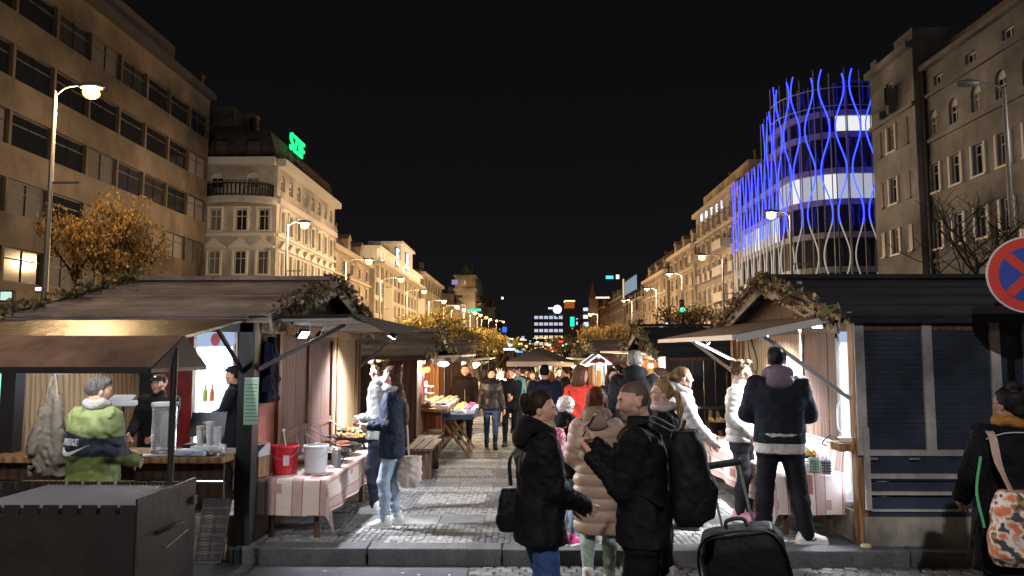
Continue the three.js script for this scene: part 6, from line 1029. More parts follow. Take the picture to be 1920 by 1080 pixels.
{
  const p = manP = person('shaven headed man in black jacket facing left and looking at a phone', { x: Xp(1205, 4.4), d: 4.4, yaw: -1.83, H: 1.71, near: 0.9, headYaw: 0.36, headPitch: 0.16, lean: 0.06, hair: { style: 'buzz', c: [0.03, 0.02, 0.015] }, stubble: 1, skin: [0.5, 0.3, 0.22], jacket: { c: [0.009, 0.009, 0.011], hem: 0.8, bulk: 1.2, fold: 0.012, collar: 0.02, rough: 0.75 }, legs: { c: [0.008, 0.008, 0.01], loose: 1.25, ankle: 0.055 }, shoes: { c: [0.02, 0.02, 0.02] }, hands: [[0.1, 1.3, 0.3], [-0.05, 1.36, 0.3]], palm: [[-0.4, 0.2, -1], [0.3, 0.6, -1]], curl: [0.8, 0.6], feet: [[0.14, 0, 0.2], [-0.14, -0.03, -0.2]] });
  const t = thing('mobile_phone', 'dark phone held up by the shaven headed man', 'phone', p.handWorld(1, 0, 0.09, 0.03).toArray(), -1.83); mk('case', G(rbox(0.074, 0.15, 0.009, 0, 0.02, 0, 0.006, -0.5)), M(0x0b0b0d, 0.3), t); mk('display', G(rbox(0.068, 0.14, 0.002, 0, 0.0225, -0.005, 0.001, -0.5)), M(0x06070a, 0.15), t);
  const bp = surf([stack([[0.92, 0.13, 0.07, 0, -0.26], [0.97, 0.16, 0.105, 0, -0.26], [1.17, 0.165, 0.12, 0, -0.27], [1.36, 0.15, 0.1, 0, -0.25], [1.46, 0.11, 0.07, 0, -0.24]], { fold: 0.01, k: 0.05, e: 2.8 }), stack([[0.97, 0.11, 0.04, 0, -0.365], [1.14, 0.12, 0.05, 0, -0.38], [1.18, 0.09, 0.035, 0, -0.37]], { k: 0.04, e: 3 })], 0.011);
  worn('backpack', 'bulging black backpack on the shaven headed man', 'backpack', p, [['bag', bp, fab([0.01, 0.01, 0.012], 0.65)], ['strap', strap([[0.13, 1.46, -0.18], [0.15, 1.52, -0.02], [0.14, 1.42, 0.14], [0.16, 1.2, 0.12], [0.2, 1.05, -0.12]], 0.06), fab([0.012, 0.012, 0.014], 0.6)], ['strap', strap([[-0.13, 1.46, -0.18], [-0.15, 1.52, -0.02], [-0.14, 1.42, 0.14], [-0.16, 1.2, 0.12], [-0.2, 1.05, -0.12]], 0.06), fab([0.012, 0.012, 0.014], 0.6)], ['handle', G([tube([[-0.04, 1.46, -0.22], [0, 1.51, -0.24], [0.04, 1.46, -0.22]], 0.012, 10, 6)]), mBlack]]);
}
{
  const p = person('woman with auburn hair in long quilted beige coat and mint trousers, seen from behind', { x: Xp(1118, 6.35), d: 6.35, yaw: 2.9, H: 1.63, fem: 1, near: 1, headYaw: -0.3, hair: { style: 'long', c: [0.13, 0.035, 0.016] }, jacket: { c: [0.34, 0.24, 0.175], hem: 0.46, bulk: 1.14, puff: 0.105, amp: 0.02, flare: 1.0, hood: [0.32, 0.23, 0.17], rough: 0.5 }, legs: { c: [0.44, 0.58, 0.5], loose: 1.0 }, shoes: { c: [0.7, 0.67, 0.62] }, hands: [[0.2, 1.0, 0.22], [-0.2, 1.02, 0.24]] });
  worn('shoulder_strap', 'dark bag strap with a pale edge across the back of the beige coat', 'strap', p, [['band', strap([[0.12, 1.47, -0.06], [0.06, 1.36, -0.175], [-0.06, 1.18, -0.185], [-0.2, 0.98, -0.1]], 0.05), fab([0.03, 0.02, 0.016], 0.5)], ['edge', strap([[0.145, 1.475, -0.06], [0.085, 1.365, -0.18], [-0.035, 1.175, -0.19], [-0.18, 0.96, -0.105]], 0.008), fab([0.6, 0.55, 0.5], 0.5)], ['pouch', G([rbox(0.08, 0.16, 0.2, -0.23, 0.9, -0.02, 0.03)]), fab([0.03, 0.02, 0.016], 0.5)]]);
}
{
  const p = person('child in black hooded jacket and fluffy white hat behind the woman in the black parka', { x: Xp(1060, 7.15), d: 7.15, yaw: 2.5, H: 1.37, fem: 1, near: 1, hair: { style: 'beret', c: [0.66, 0.6, 0.57] }, jacket: { c: BLK, hem: 0.8, bulk: 1.25, hood: BLK, hoodUp: 0.0 }, legs: { c: [0.26, 0.36, 0.5], loose: 0.95 }, shoes: { c: [0.6, 0.06, 0.2], sole: [0.75, 0.75, 0.75] } });
  const bg = surf([stack([[0.98, 0.12, 0.06, 0, -0.25], [1.05, 0.15, 0.09, 0, -0.26], [1.3, 0.15, 0.09, 0, -0.25], [1.4, 0.1, 0.05, 0, -0.22]], { e: 2.8, fold: 0.004 })], 0.012, (x, y, z) => { const q = (noise3(x * 55, y * 55, z * 55) > 0.62); return q ? [0.6, 0.5, 0.5] : [0.5, 0.06, 0.13]; });
  worn('child_backpack', 'pink spotted backpack on the child in the white hat', 'backpack', p, [['bag', bg, new THREE.MeshPhysicalMaterial({ vertexColors: true, roughness: 0.7 })], ['strap', strap([[0.1, 1.4, -0.18], [0.12, 1.47, -0.02], [0.12, 1.36, 0.16]], 0.04), fab([0.4, 0.05, 0.1])], ['strap', strap([[-0.1, 1.4, -0.18], [-0.12, 1.47, -0.02], [-0.12, 1.36, 0.16]], 0.04), fab([0.4, 0.05, 0.1])]]);
}
person('blonde woman with dark glasses and a long ponytail in black coat, facing left', { x: Xp(1243, 6.3), d: 6.3, yaw: -1.75, H: 1.7, fem: 1, near: 1, headYaw: 0.2, glasses: 1, hair: { style: 'lowpony', c: [0.36, 0.24, 0.12] }, jacket: { c: BLK, hem: 0.75, bulk: 1.15, fold: 0.012, scarf: [0.55, 0.5, 0.46] }, legs: { c: [0.01, 0.01, 0.012], loose: 0.92 }, shoes: { c: [0.65, 0.62, 0.58] }, hands: [[0.14, 1.05, 0.25], [-0.14, 1.05, 0.25]] });
person('woman with tied fair hair in pale grey puffer jacket, facing the right stall', { x: Xp(1277, 7.9), d: 7.9, yaw: 1.35, H: 1.67, fem: 1, near: 1.1, headYaw: 0.1, hair: { style: 'pony', c: [0.2, 0.12, 0.06] }, jacket: { c: [0.46, 0.43, 0.42], hem: 0.72, bulk: 1.2, puff: 0.09, amp: 0.018, hood: [0.44, 0.4, 0.38], rough: 0.5 }, legs: { c: [0.02, 0.02, 0.03] }, hands: [[0.16, 1.0, 0.26], [-0.1, 0.95, 0.3]] });
{
  const p = person('woman with shoulder length brown hair in bright orange red coat', { x: Xp(1088, 10), d: 10, yaw: 2.55, H: 1.71, fem: 1, near: 1.2, headYaw: -0.5, hair: { style: 'bob', c: [0.085, 0.035, 0.018] }, jacket: { c: [0.72, 0.055, 0.03], hem: 0.62, bulk: 1.12, fold: 0.01 }, legs: { c: [0.03, 0.03, 0.04] }, hands: [[0.16, 1.05, 0.24], [-0.16, 1.05, 0.24]] });
  worn('shoulder_strap', 'thin dark bag strap across the orange red coat', 'strap', p, [['band', strap([[0.14, 1.47, -0.03], [0.08, 1.34, -0.16], [-0.08, 1.12, -0.165], [-0.2, 0.98, -0.06]], 0.018), mBlack], ['pouch', G([rbox(0.07, 0.15, 0.2, -0.23, 0.93, 0.0, 0.03)]), mBlack]]);
}
person('tall grey haired man in dark jacket seen from behind, above the shaven head', { x: Xp(1190, 8.7), d: 8.7, yaw: 2.95, H: 1.87, near: 1.1, hair: { style: 'short', c: [0.22, 0.21, 0.2] }, jacket: { c: [0.01, 0.011, 0.013], hem: 0.78, bulk: 1.2, hood: [0.01, 0.011, 0.013], fold: 0.01 }, legs: { c: [0.02, 0.02, 0.025] } });
person('pale woman with long dark hair looking this way behind the queue', { x: Xp(1147, 11.2), d: 11.2, yaw: 0.45, H: 1.68, fem: 1, near: 1.3, hair: { style: 'vlong', c: [0.035, 0.02, 0.015] }, skin: [0.55, 0.34, 0.26], jacket: { c: [0.05, 0.035, 0.03], hem: 0.7, bulk: 1.1 } });
person('man with short brown hair facing left behind the puffer jacket woman', { x: Xp(1238, 10.4), d: 10.4, yaw: -2.0, H: 1.68, near: 1.3, hair: { style: 'short', c: [0.09, 0.06, 0.045] }, jacket: { c: [0.05, 0.05, 0.055], hem: 0.8, bulk: 1.1 } });
person('broad man in dark navy jacket walking away in the middle of the path', { x: Xp(1021, 12), d: 12, yaw: 3.0, H: 1.74, near: 1.3, hair: { style: 'short', c: [0.012, 0.01, 0.01] }, jacket: { c: [0.022, 0.024, 0.05], hem: 0.72, bulk: 1.32, fold: 0.01 }, legs: { c: [0.02, 0.02, 0.03] }, feet: [[0.1, 0.16, 0], [-0.1, -0.2, 0]] });
// three walking towards the viewer
person('young man in black zipped jacket and jeans walking this way, leftmost of three', { x: Xp(872, 16.4), d: 16.4, yaw: 0.08, H: 1.8, near: 1.3, hair: { style: 'short', c: [0.04, 0.025, 0.018] }, jacket: { c: [0.009, 0.008, 0.008], hem: 0.82, bulk: 1.12, zip: [0.4, 0.38, 0.36], hood: [0.009, 0.008, 0.008] }, legs: { c: [0.035, 0.045, 0.08] }, shoes: { c: [0.35, 0.35, 0.35], sole: [0.7, 0.7, 0.7] }, feet: [[0.1, 0.2, 0.1], [-0.1, -0.22, -0.1, 0.03]], hands: [[0.28, 0.85, 0.12], [-0.2, 1.02, 0.26]] });
person('woman in dark leather jacket, blue jeans and boots walking in the middle of three', { x: Xp(921, 16.0), d: 16.0, yaw: 0.12, H: 1.7, fem: 1, near: 1.3, headYaw: 0.5, hair: { style: 'bun', c: [0.02, 0.013, 0.01] }, jacket: { c: [0.011, 0.009, 0.009], hem: 0.86, bulk: 1.12, scarf: [0.012, 0.012, 0.014], rough: 0.4 }, legs: { c: [0.05, 0.08, 0.16], loose: 0.96 }, shoes: { c: [0.015, 0.014, 0.014], boot: 1 }, feet: [[0.08, 0.2, 0.05], [-0.08, -0.2, -0.05, 0.02]] });
{
  const p = person('man in black clothes carrying a drink cup, rightmost of the three walkers', { x: Xp(957, 16.6), d: 16.6, yaw: -0.1, H: 1.72, near: 1.3, hair: { style: 'short', c: [0.06, 0.04, 0.03] }, jacket: { c: [0.009, 0.01, 0.014], hem: 0.82, bulk: 1.14 }, legs: { c: [0.014, 0.014, 0.018] }, feet: [[0.1, -0.16, 0.1], [-0.1, 0.2, -0.1]], hands: [[0.08, 1.1, 0.27], [-0.28, 0.84, 0.08]], palm: [[-1, 0, -0.2], [1, 0, 0.15]], curl: [0.7, 0.35] });
  const h = p.handWorld(0, 0, 0.08, 0.045), t = thing('drink_cup', 'small pale cup in the hand of the rightmost walker', 'cup', [h.x, h.y - 0.04, h.z]); mk('cup', G(lathe([[0.0, 0], [0.028, 0], [0.04, 0.13], [0.037, 0.13], [0.026, 0.006], [0, 0.006]], 14)), M(L3(0.5, 0.5, 0.5), 0.5), t);
}
// ---------- at the right stall ----------
person('young man in white quilted jacket and dark trousers waiting at the right table', { x: Xp(1386, 8.3), d: 8.3, yaw: 1.05, H: 1.75, near: 1, headYaw: 0.35, headPitch: 0.08, hair: { style: 'curly', c: [0.09, 0.055, 0.03] }, jacket: { c: [0.5, 0.49, 0.45], hem: 0.86, bulk: 1.16, puff: 0.075, amp: 0.015, collar: 0.03, rough: 0.45 }, legs: { c: [0.025, 0.026, 0.03], loose: 1.06 }, shoes: { c: [0.55, 0.25, 0.32], sole: [0.75, 0.75, 0.75] }, hands: [[0.12, 1.0, 0.26], [-0.26, 0.95, 0.16]] });
person('young man in dark blue top and mauve hood, back to us, at the right table', { x: Xp(1456, 7.3), d: 7.3, yaw: 2.95, H: 1.86, near: 1, headYaw: -0.05, hair: { style: 'short', c: [0.012, 0.01, 0.01] }, jacket: { c: [0.014, 0.018, 0.028], hem: 0.88, bulk: 1.24, fold: 0.008, hood: [0.2, 0.15, 0.2], shirt: [0.6, 0.58, 0.56] }, legs: { c: [0.014, 0.015, 0.02], loose: 1.2, ankle: 0.06 }, shoes: { c: [0.72, 0.7, 0.66], mark: [0.02, 0.03, 0.06] }, hands: [[0.12, 1.05, 0.24], [-0.12, 1.05, 0.24]], elbow: [[0.7, -0.4, -0.5], [-0.7, -0.4, -0.5]], feet: [[0.16, 0.0, 0.2], [-0.2, -0.06, -1.5]] });
// ---------- at the left stall ----------
{
  const p = person('woman with very long brown hair in navy jacket and pale jeans at the pans', { x: Xp(737, 7.9), d: 7.9, yaw: -1.45, H: 1.67, fem: 1, near: 1, headYaw: 0.05, headPitch: 0.12, hair: { style: 'vlong', c: [0.09, 0.05, 0.032] }, jacket: { c: [0.02, 0.027, 0.05], hem: 0.76, bulk: 1.08, fold: 0.01, scarf: [0.45, 0.45, 0.45] }, legs: { c: [0.34, 0.44, 0.55], loose: 1.0 }, shoes: { c: [0.6, 0.6, 0.58] }, hands: [[0.1, 1.1, 0.24], [-0.06, 1.1, 0.25]], palm: [[-1, 0.3, 0], [0.3, 1, 0]], curl: [0.6, 0.6], feet: [[0.08, 0.07, 0.1], [-0.09, -0.06, -0.1]] });
  worn('tote_bag', 'pale cloth tote bag hanging behind the long haired woman', 'bag', p, [['bag', surf([stack([[0.42, 0.05, 0.08, -0.02, -0.2], [0.5, 0.07, 0.13, -0.02, -0.2], [0.76, 0.06, 0.14, -0.02, -0.19]], { fold: 0.014 })], 0.012), fab([0.55, 0.46, 0.4], 0.9)], ['strap', strap([[-0.17, 1.42, -0.02], [-0.16, 1.2, -0.14], [-0.05, 0.74, -0.19]], 0.02), fab([0.5, 0.42, 0.36], 0.9)]]);
}
person('curly fair haired man in white top beside the long haired woman, facing the pans', { x: Xp(714, 8.7), d: 8.7, yaw: -1.7, H: 1.75, near: 1.1, headPitch: 0.1, hair: { style: 'curly', c: [0.22, 0.13, 0.06] }, jacket: { c: [0.36, 0.37, 0.37], hem: 0.85, bulk: 1.08, hood: [0.36, 0.37, 0.37] }, legs: { c: [0.03, 0.035, 0.06] }, shoes: { c: [0.75, 0.75, 0.75] }, hands: [[0.1, 1.08, 0.2], [-0.1, 1.08, 0.2]] });
{
  const OL = [0.3, 0.36, 0.13], OD = [0.16, 0.2, 0.05], NV = [0.03, 0.04, 0.055];
  const p = person('grey haired man in olive and black sports jacket seen from behind at the counter', { x: Xp(186, 6.2), d: 6.2, yaw: 2.75, H: 1.72, near: 0.95, headYaw: -0.35, headPitch: 0.15, hair: { style: 'short', c: [0.13, 0.12, 0.115] }, jacket: { hem: 0.72, bulk: 1.25, fold: 0.012, collar: 0.03, scarf: [0.6, 0.58, 0.54], rough: 0.55, paint: (x, y, z) => (y > 1.27 + 0.02 * Math.sin(x * 9) ? OL : y > 1.09 ? NV : OD) }, legs: { c: [0.015, 0.015, 0.018], loose: 1.1 }, hands: [[0.2, 1.04, 0.24], [-0.2, 1.02, 0.24]] });
  // emblem printed on the dark band of the back
  const sw = new THREE.Shape(); sw.moveTo(-0.13, 0.02); sw.bezierCurveTo(-0.17, -0.06, -0.1, -0.07, 0.0, -0.03); sw.lineTo(0.17, 0.05); sw.bezierCurveTo(0.05, 0.01, -0.06, -0.03, -0.1, -0.02); sw.bezierCurveTo(-0.125, -0.015, -0.13, 0.0, -0.13, 0.02);
  const bend = (g) => { const q = g.attributes.position; for (let i = 0; i < q.count; i++) { const x = q.getX(i), y = q.getY(i); q.setZ(i, q.getZ(i) + 0.55 * x * x + 0.25 * Math.max(0, y) * 0); } return g; };
  const e1 = new THREE.ExtrudeGeometry(sw, { depth: 0.012, bevelEnabled: false, curveSegments: 12 }); e1.rotateY(Math.PI); e1.translate(0, 1.15, -0.186);
  const e2 = text('NIKE', 0.055, 0.012).rotateY(Math.PI).applyMatrix4(new THREE.Matrix4().makeShear(0, 0, -0.25, 0, 0, 0)); e2.translate(0.035, 1.215, -0.186);
  mk('emblem', bend(G([e1, e2])).scale(p.s, p.s, p.s), M(L3(0.7, 0.7, 0.68), 0.6), p.t, 'white sports emblem across the dark band of the jacket back');
}
{
  person('vendor in black cap and black jacket smiling behind the left counter', { x: Xp(302, 8.2), d: 8.2, yaw: 0.0, y: 0.2, H: 1.5, near: 1, hair: { style: 'short', c: [0.02, 0.015, 0.012], cap: [0.015, 0.015, 0.017], logo: 1 }, jacket: { c: [0.012, 0.012, 0.014], hem: 0.7, bulk: 1.2, collar: 0.04 }, hands: [[0.12, 1.0, 0.3], [-0.2, 1.02, 0.3]], curl: [0.6, 0.6], headYaw: -0.1 });
  person('vendor in dark blue cap turned left beside the glowing fridge', { x: Xp(441, 8.9), d: 8.9, yaw: -1.3, y: 0.2, H: 1.58, near: 1.1, hair: { style: 'short', c: [0.02, 0.016, 0.014], cap: [0.012, 0.016, 0.03] }, jacket: { c: [0.014, 0.018, 0.034], hem: 0.7, bulk: 1.15 }, hands: [[0.12, 1.02, 0.34], [-0.12, 1.05, 0.36]] });
}
// ---------- at the right edge ----------
{
  const p = person('person with top knot and mustard collar passing at the right edge, seen from behind', { x: Xp(1886, 5.0), d: 5.0, yaw: 2.95, H: 1.66, fem: 1, near: 0.95, headYaw: 0.55, glasses: 1, hair: { style: 'topknot', c: [0.014, 0.012, 0.012] }, skin: [0.3, 0.17, 0.12], jacket: { c: [0.007, 0.008, 0.012], hem: 0.5, bulk: 1.32, flare: 1.2, fold: 0.012, scarf: [0.42, 0.2, 0.04] }, legs: { c: [0.012, 0.012, 0.014], loose: 1.2 }, feet: [[0.1, 0.15, 0], [-0.1, -0.2, 0]], hands: [[0.26, 0.95, 0.2], [-0.26, 0.88, 0.12]] });
  const pat = (x, y, z) => { const n = noise3(x * 26, y * 26, z * 26 + 3), m = noise3(x * 40 + 9, y * 40, z * 40); return n > 0.62 ? [0.6, 0.16, 0.07] : n > 0.5 ? (m > 0.5 ? [0.55, 0.3, 0.22] : [0.66, 0.55, 0.46]) : n > 0.36 ? [0.7, 0.64, 0.58] : m > 0.55 ? [0.3, 0.18, 0.04] : [0.05, 0.05, 0.055]; };
  const bag = surf([stack([[0.6, 0.14, 0.06, 0.1, -0.27], [0.68, 0.19, 0.1, 0.1, -0.3], [0.95, 0.18, 0.11, 0.08, -0.3], [1.08, 0.14, 0.08, 0.06, -0.27]], { e: 2.6, fold: 0.008 })], 0.01, pat);
  worn('patterned_backpack', 'small backpack with a colourful red and cream print on the person at the right edge', 'backpack', p, [['bag', bag, new THREE.MeshPhysicalMaterial({ vertexColors: true, roughness: 0.8 })], ['strap', strap([[0.16, 1.475, 0.0], [0.17, 1.42, -0.14], [0.17, 1.25, -0.22], [0.12, 1.06, -0.28]], 0.05), fab([0.62, 0.45, 0.38], 0.8)], ['strap', strap([[-0.16, 1.475, 0.0], [-0.15, 1.42, -0.15], [-0.07, 1.25, -0.23], [0.03, 1.07, -0.28]], 0.055), fab([0.62, 0.45, 0.38], 0.8)], ['strap', strap([[-0.06, 0.68, -0.3], [-0.17, 0.82, -0.24], [-0.26, 0.98, -0.08], [-0.27, 1.08, 0.02]], 0.045), fab([0.62, 0.45, 0.38], 0.8)], ['piping', G(tube([[0.2, 1.4, -0.12], [0.08, 1.445, -0.14], [-0.1, 1.44, -0.14], [-0.19, 1.39, -0.12]], 0.005, 24, 5)), M(0xaaaaaa)], ['tassel', G(tube([[0.24, 1.28, -0.12], [0.29, 1.05, -0.16], [0.27, 0.82, -0.2]], 0.01, 20, 5)), M(L3(0.06, 0.4, 0.16), 0.6)]]);
}
// ---------- the crowd down the path ----------
{
  const kinds = [
    { n: 'black jacket', j: [0.015, 0.015, 0.018], l: [0.03, 0.035, 0.05], hair: ['short', [0.03, 0.02, 0.015]] }, { n: 'pale pink top', j: [0.55, 0.38, 0.34], l: [0.03, 0.03, 0.05], hair: ['long', [0.12, 0.06, 0.03]], fem: 1 }, { n: 'turquoise jacket', j: [0.18, 0.5, 0.55], l: [0.06, 0.08, 0.13], hair: ['short', [0.05, 0.03, 0.02]] },
    { n: 'olive jacket', j: [0.2, 0.2, 0.1], l: [0.02, 0.02, 0.02], hair: ['long', [0.22, 0.08, 0.03]], fem: 1 }, { n: 'red jacket', j: [0.4, 0.04, 0.07], l: [0.02, 0.02, 0.03], hair: ['bun', [0.03, 0.02, 0.015]], fem: 1 }, { n: 'white top', j: [0.6, 0.56, 0.5], l: [0.1, 0.08, 0.06], hair: ['short', [0.08, 0.05, 0.03]] }, { n: 'brown coat', j: [0.16, 0.09, 0.06], l: [0.03, 0.025, 0.02], hair: ['bob', [0.05, 0.03, 0.02]], fem: 1 } ];
  const spots = [ // px, d, kind, yaw
    [968, 20, 2, 0.6], [980, 24, 0, 2.9], [993, 26, 1, 0.3], [1000, 22, 6, -0.6], [988, 33, 5, 0.1], [1005, 36, 4, 2.8], [950, 26, 6, 1.2], [941, 31, 5, 1.4], [1033, 19, 3, 2.6], [1047, 22, 0, 2.9], [1053, 25, 4, 0.4], [1041, 30, 1, 0.2], [1060, 19, 0, -1.2], [1026, 34, 5, 3.0], [1016, 38, 0, 2.9], [999, 42, 1, 0.1], [975, 40, 6, 0.3], [962, 36, 0, 2.7], [1036, 42, 6, 3.1], [1058, 38, 5, -0.4], [1068, 27, 6, -1.3], [984, 46, 4, 0.2], [1008, 48, 0, 3.0], [1022, 50, 3, 0.1], [1044, 48, 0, 2.9], [970, 50, 5, 2.9], [934, 23, 0, 1.5], [1000, 29, 0, 0.2], [1160, 13.8, 0, -1.4] ];
  const protos = {}, cnt = {};
  for (const [px, d, k, yaw] of spots) {
    const K = kinds[k], label = K.n, i = (cnt[k] = (cnt[k] ?? 0) + 1), x = Xp(px, d);
    const where = px < 960 ? 'by the third left hut' : px < 1000 ? 'left of the parasol pole' : px < 1030 ? 'around the parasol pole' : px < 1056 ? 'right of the parasol pole' : 'by the right huts', far = d < 24 ? 'nearer' : d < 34 ? 'middle' : d < 43 ? 'farther' : 'farthest';
    const lab = far + ' passer-by in ' + K.n + ' in the crowd ' + where;
    if (!protos[k]) protos[k] = person(lab, { x, d, yaw, H: K.fem ? 1.66 : 1.76, fem: K.fem, near: 2, hair: { style: K.hair[0], c: K.hair[1] }, jacket: { c: K.j, hem: 0.78, bulk: 1.1 }, legs: { c: K.l }, shoes: { c: [0.06, 0.055, 0.05] }, group: 'crowd down the market path' }).t;
    else { const c = protos[k].clone(); c.name = numbered('person'); c.userData = { label: lab, category: 'person', group: 'crowd down the market path' }; c.position.set(x, paveY(-d), -d); c.rotation.y = yaw; scene.add(c); }
  }
}

// ================= things on and around the stalls =================
const mWhitePl = M(L3(0.7, 0.7, 0.7), 0.45), mGreyPl = M(L3(0.5, 0.51, 0.52), 0.5), mPan = M(L3(0.02, 0.02, 0.022), 0.4, { metalness: 0.4 }), mCork = woodM(0.4, 0.26, 0.14);
const onTable = (px, py, ty) => { // where a line of sight meets a table top at height ty
  const v = at(px, py, 10).sub(camera.position); return v.multiplyScalar((ty - camera.position.y) / v.y).add(camera.position); };
// ---- left table
leggedTable('wooden trestle table under the checked cloth of the left hut', -2.58, -1.97, 0.71, -7.28, -11.4);
{ const o = thing('tablecloth', 'pale checked oilcloth over the table of the left hut, white corner hanging low', 'tablecloth', [-2.28, 0.72, -9.3]); const g = drape(-2.6, -1.95, -7.26, -11.42, 0.725, 0.36, -1); g.translate(2.28, -0.72, 9.3); mk('cloth', g, mCloth, o); }
const TL = 0.727;
function bucket(label, x, z, r, h, m, lid, o = {}) {
  const t = thing('bucket', label, 'bucket', [x, TL, z]);
  mk('tub', G(lathe([[0, 0], [r * 0.84, 0], [r * 0.86, 0.01], [r * 0.97, h - 0.03], [r * 1.05, h - 0.03], [r * 1.05, h - 0.012], [r, h], [r * 0.93, h], [r * 0.8, 0.02], [0, 0.02]], 28)), m, t);
  mk('handle', G(tube(Array.from({ length: 12 }, (_, i) => [r * 1.06 * Math.cos(Math.PI * i / 11), h - 0.03 - 0.1 * Math.sin(Math.PI * i / 11), r * 0.9 * Math.sin(Math.PI * i / 11)]), 0.004, 24, 5)), mSteel, t);
  mk('content', G(cyl(r * 0.9, r * 0.9, 0.01, 0, h - 0.05, 0, 24)), lid, t);
  if (o.ladle) mk('ladle', G([bar(V(0.02, h - 0.1, 0), V(-0.03, h + 0.13, -0.02), 0.006), ball(0.018, -0.03, h + 0.14, -0.02)]), mWhitePl, t);
  if (o.tag) mk('label_sheet', G(rbox(0.06, 0.1, 0.003, 0, 0, 0, 0.001).translate(0.05, h * 0.5, r * 0.9 + 0.003)), mWhitePl, t);
  return t;
}
bucket('red plastic bucket with ladle on the checked table', -2.44, -7.55, 0.135, 0.285, M(L3(0.5, 0.02, 0.035), 0.4), M(L3(0.5, 0.3, 0.05), 0.4), { ladle: 1, tag: 1 });
bucket('white grey plastic bucket beside the red bucket', -2.14, -7.6, 0.125, 0.28, M(L3(0.55, 0.56, 0.58), 0.4), M(L3(0.6, 0.55, 0.45), 0.4));
for (const [x, z, l] of [[-2.0, -7.92, 'steel shaker can at the table edge, nearer of two'], [-2.07, -8.1, 'steel shaker can behind the nearer one']]) { const t = thing('shaker_can', l, 'can', [x, TL, z]); mk('can', G(lathe([[0, 0], [0.038, 0], [0.04, 0.01], [0.04, 0.13], [0.026, 0.16], [0.03, 0.185], [0.024, 0.195], [0, 0.195]], 18)), mSteel, t); mk('handle', G(tube([[0.038, 0.13, 0], [0.062, 0.1, 0], [0.058, 0.05, 0], [0.04, 0.035, 0]], 0.005, 12, 5)), mSteel, t); }
const foodM = { red: M(L3(0.42, 0.1, 0.04), 0.45), brown: M(L3(0.2, 0.075, 0.03), 0.4), pale: M(L3(0.6, 0.48, 0.3), 0.5), yellow: M(L3(0.62, 0.42, 0.06), 0.45), green: M(L3(0.2, 0.3, 0.04), 0.5), orange: M(L3(0.6, 0.2, 0.03), 0.45), cream: M(L3(0.68, 0.6, 0.45), 0.5) };
const fr = rng(55);
function pan(label, x, z, r, kinds, o = {}) {
  const y = TL, t = thing('frying_pan', label, 'pan', [x, y, z]), h = (o.h ?? 0.16) * 0.8;
  mk('bowl', G(lathe([[0, h - 0.075], [r * 0.8, h - 0.075], [r, h - 0.005], [r * 1.05, h], [r * 1.04, h + 0.006], [r * 0.97, h + 0.002], [r * 0.78, h - 0.065], [0, h - 0.065]], 36)), mPan, t);
  for (let i = 0; i < 3; i++) { const a = i * 2.09 + 0.4; mk('foot', G([bar(V(r * 0.5 * Math.cos(a), h - 0.08, r * 0.5 * Math.sin(a)), V(r * 0.72 * Math.cos(a), 0, r * 0.72 * Math.sin(a)), 0.012, 0.016, 8)]), mPan, t); }
  for (const s of [-1, 1]) mk('handle', G(tube([[s * r, h - 0.02, 0.06], [s * (r + 0.05), h - 0.01, 0.03], [s * (r + 0.05), h - 0.01, -0.03], [s * r, h - 0.02, -0.06]], 0.009, 14, 6)), mPan, t);
  const n = o.n ?? 26;
  for (let i = 0; i < n; i++) {
    const a = fr() * 6.28, q = Math.sqrt(fr()) * r * 0.74, k = kinds[Math.floor(fr() * kinds.length)], px = q * Math.cos(a), pz = q * Math.sin(a), py = h - 0.035 + fr() * 0.045 + 0.02 * (1 - q / r); let g;
    if (o.sausage) { const c = fr() * 0.8 - 0.4, L = 0.075; g = tube([[-L, 0, 0.015], [-L * 0.3, 0.004, -0.004], [L * 0.3, 0.004, -0.004], [L, 0, 0.015]], 0.016, 10, 7).rotateY(c); } else if (fr() < 0.5) g = rbox(0.05, 0.022, 0.035, 0, 0, 0, 0.009, fr(), fr() * 3, fr()); else g = ball(0.024, 0, 0, 0, 1.2, 0.7, 1, 8);
    const m = mk(o.sausage ? 'sausage' : 'food_piece', G(g), foodM[k], t); m.position.set(px, py, pz);
  }
  if (o.spoon) mk('ladle', G([bar(V(0.05, h - 0.02, 0.02), V(o.spoon, h + 0.2, 0.16), 0.007, 0.009), ball(0.035, 0.05, h - 0.03, 0.02, 1, 0.5, 1)]), mSteel, t);
  return t;
}
pan('nearest black pan of pale fried slices on the left table', -2.2, -8.32, 0.24, ['pale', 'cream', 'brown'], { spoon: -0.22, n: 30 });
pan('second black pan with red sausages on the left table', -2.27, -8.88, 0.26, ['red', 'red', 'brown'], { sausage: 1, n: 14, spoon: -0.25 });
pan('third black pan with roasted meat pieces on the left table', -2.2, -9.5, 0.27, ['orange', 'brown', 'orange'], { n: 34, spoon: -0.26, h: 0.2 });
pan('fourth black pan with yellow and green vegetables on the left table', -2.27, -10.2, 0.26, ['yellow', 'green', 'orange'], { n: 34, h: 0.2, spoon: 0.2 });
pan('farthest black pan with golden potatoes on the left table', -2.2, -10.9, 0.27, ['yellow', 'pale', 'orange'], { n: 34, h: 0.22 });
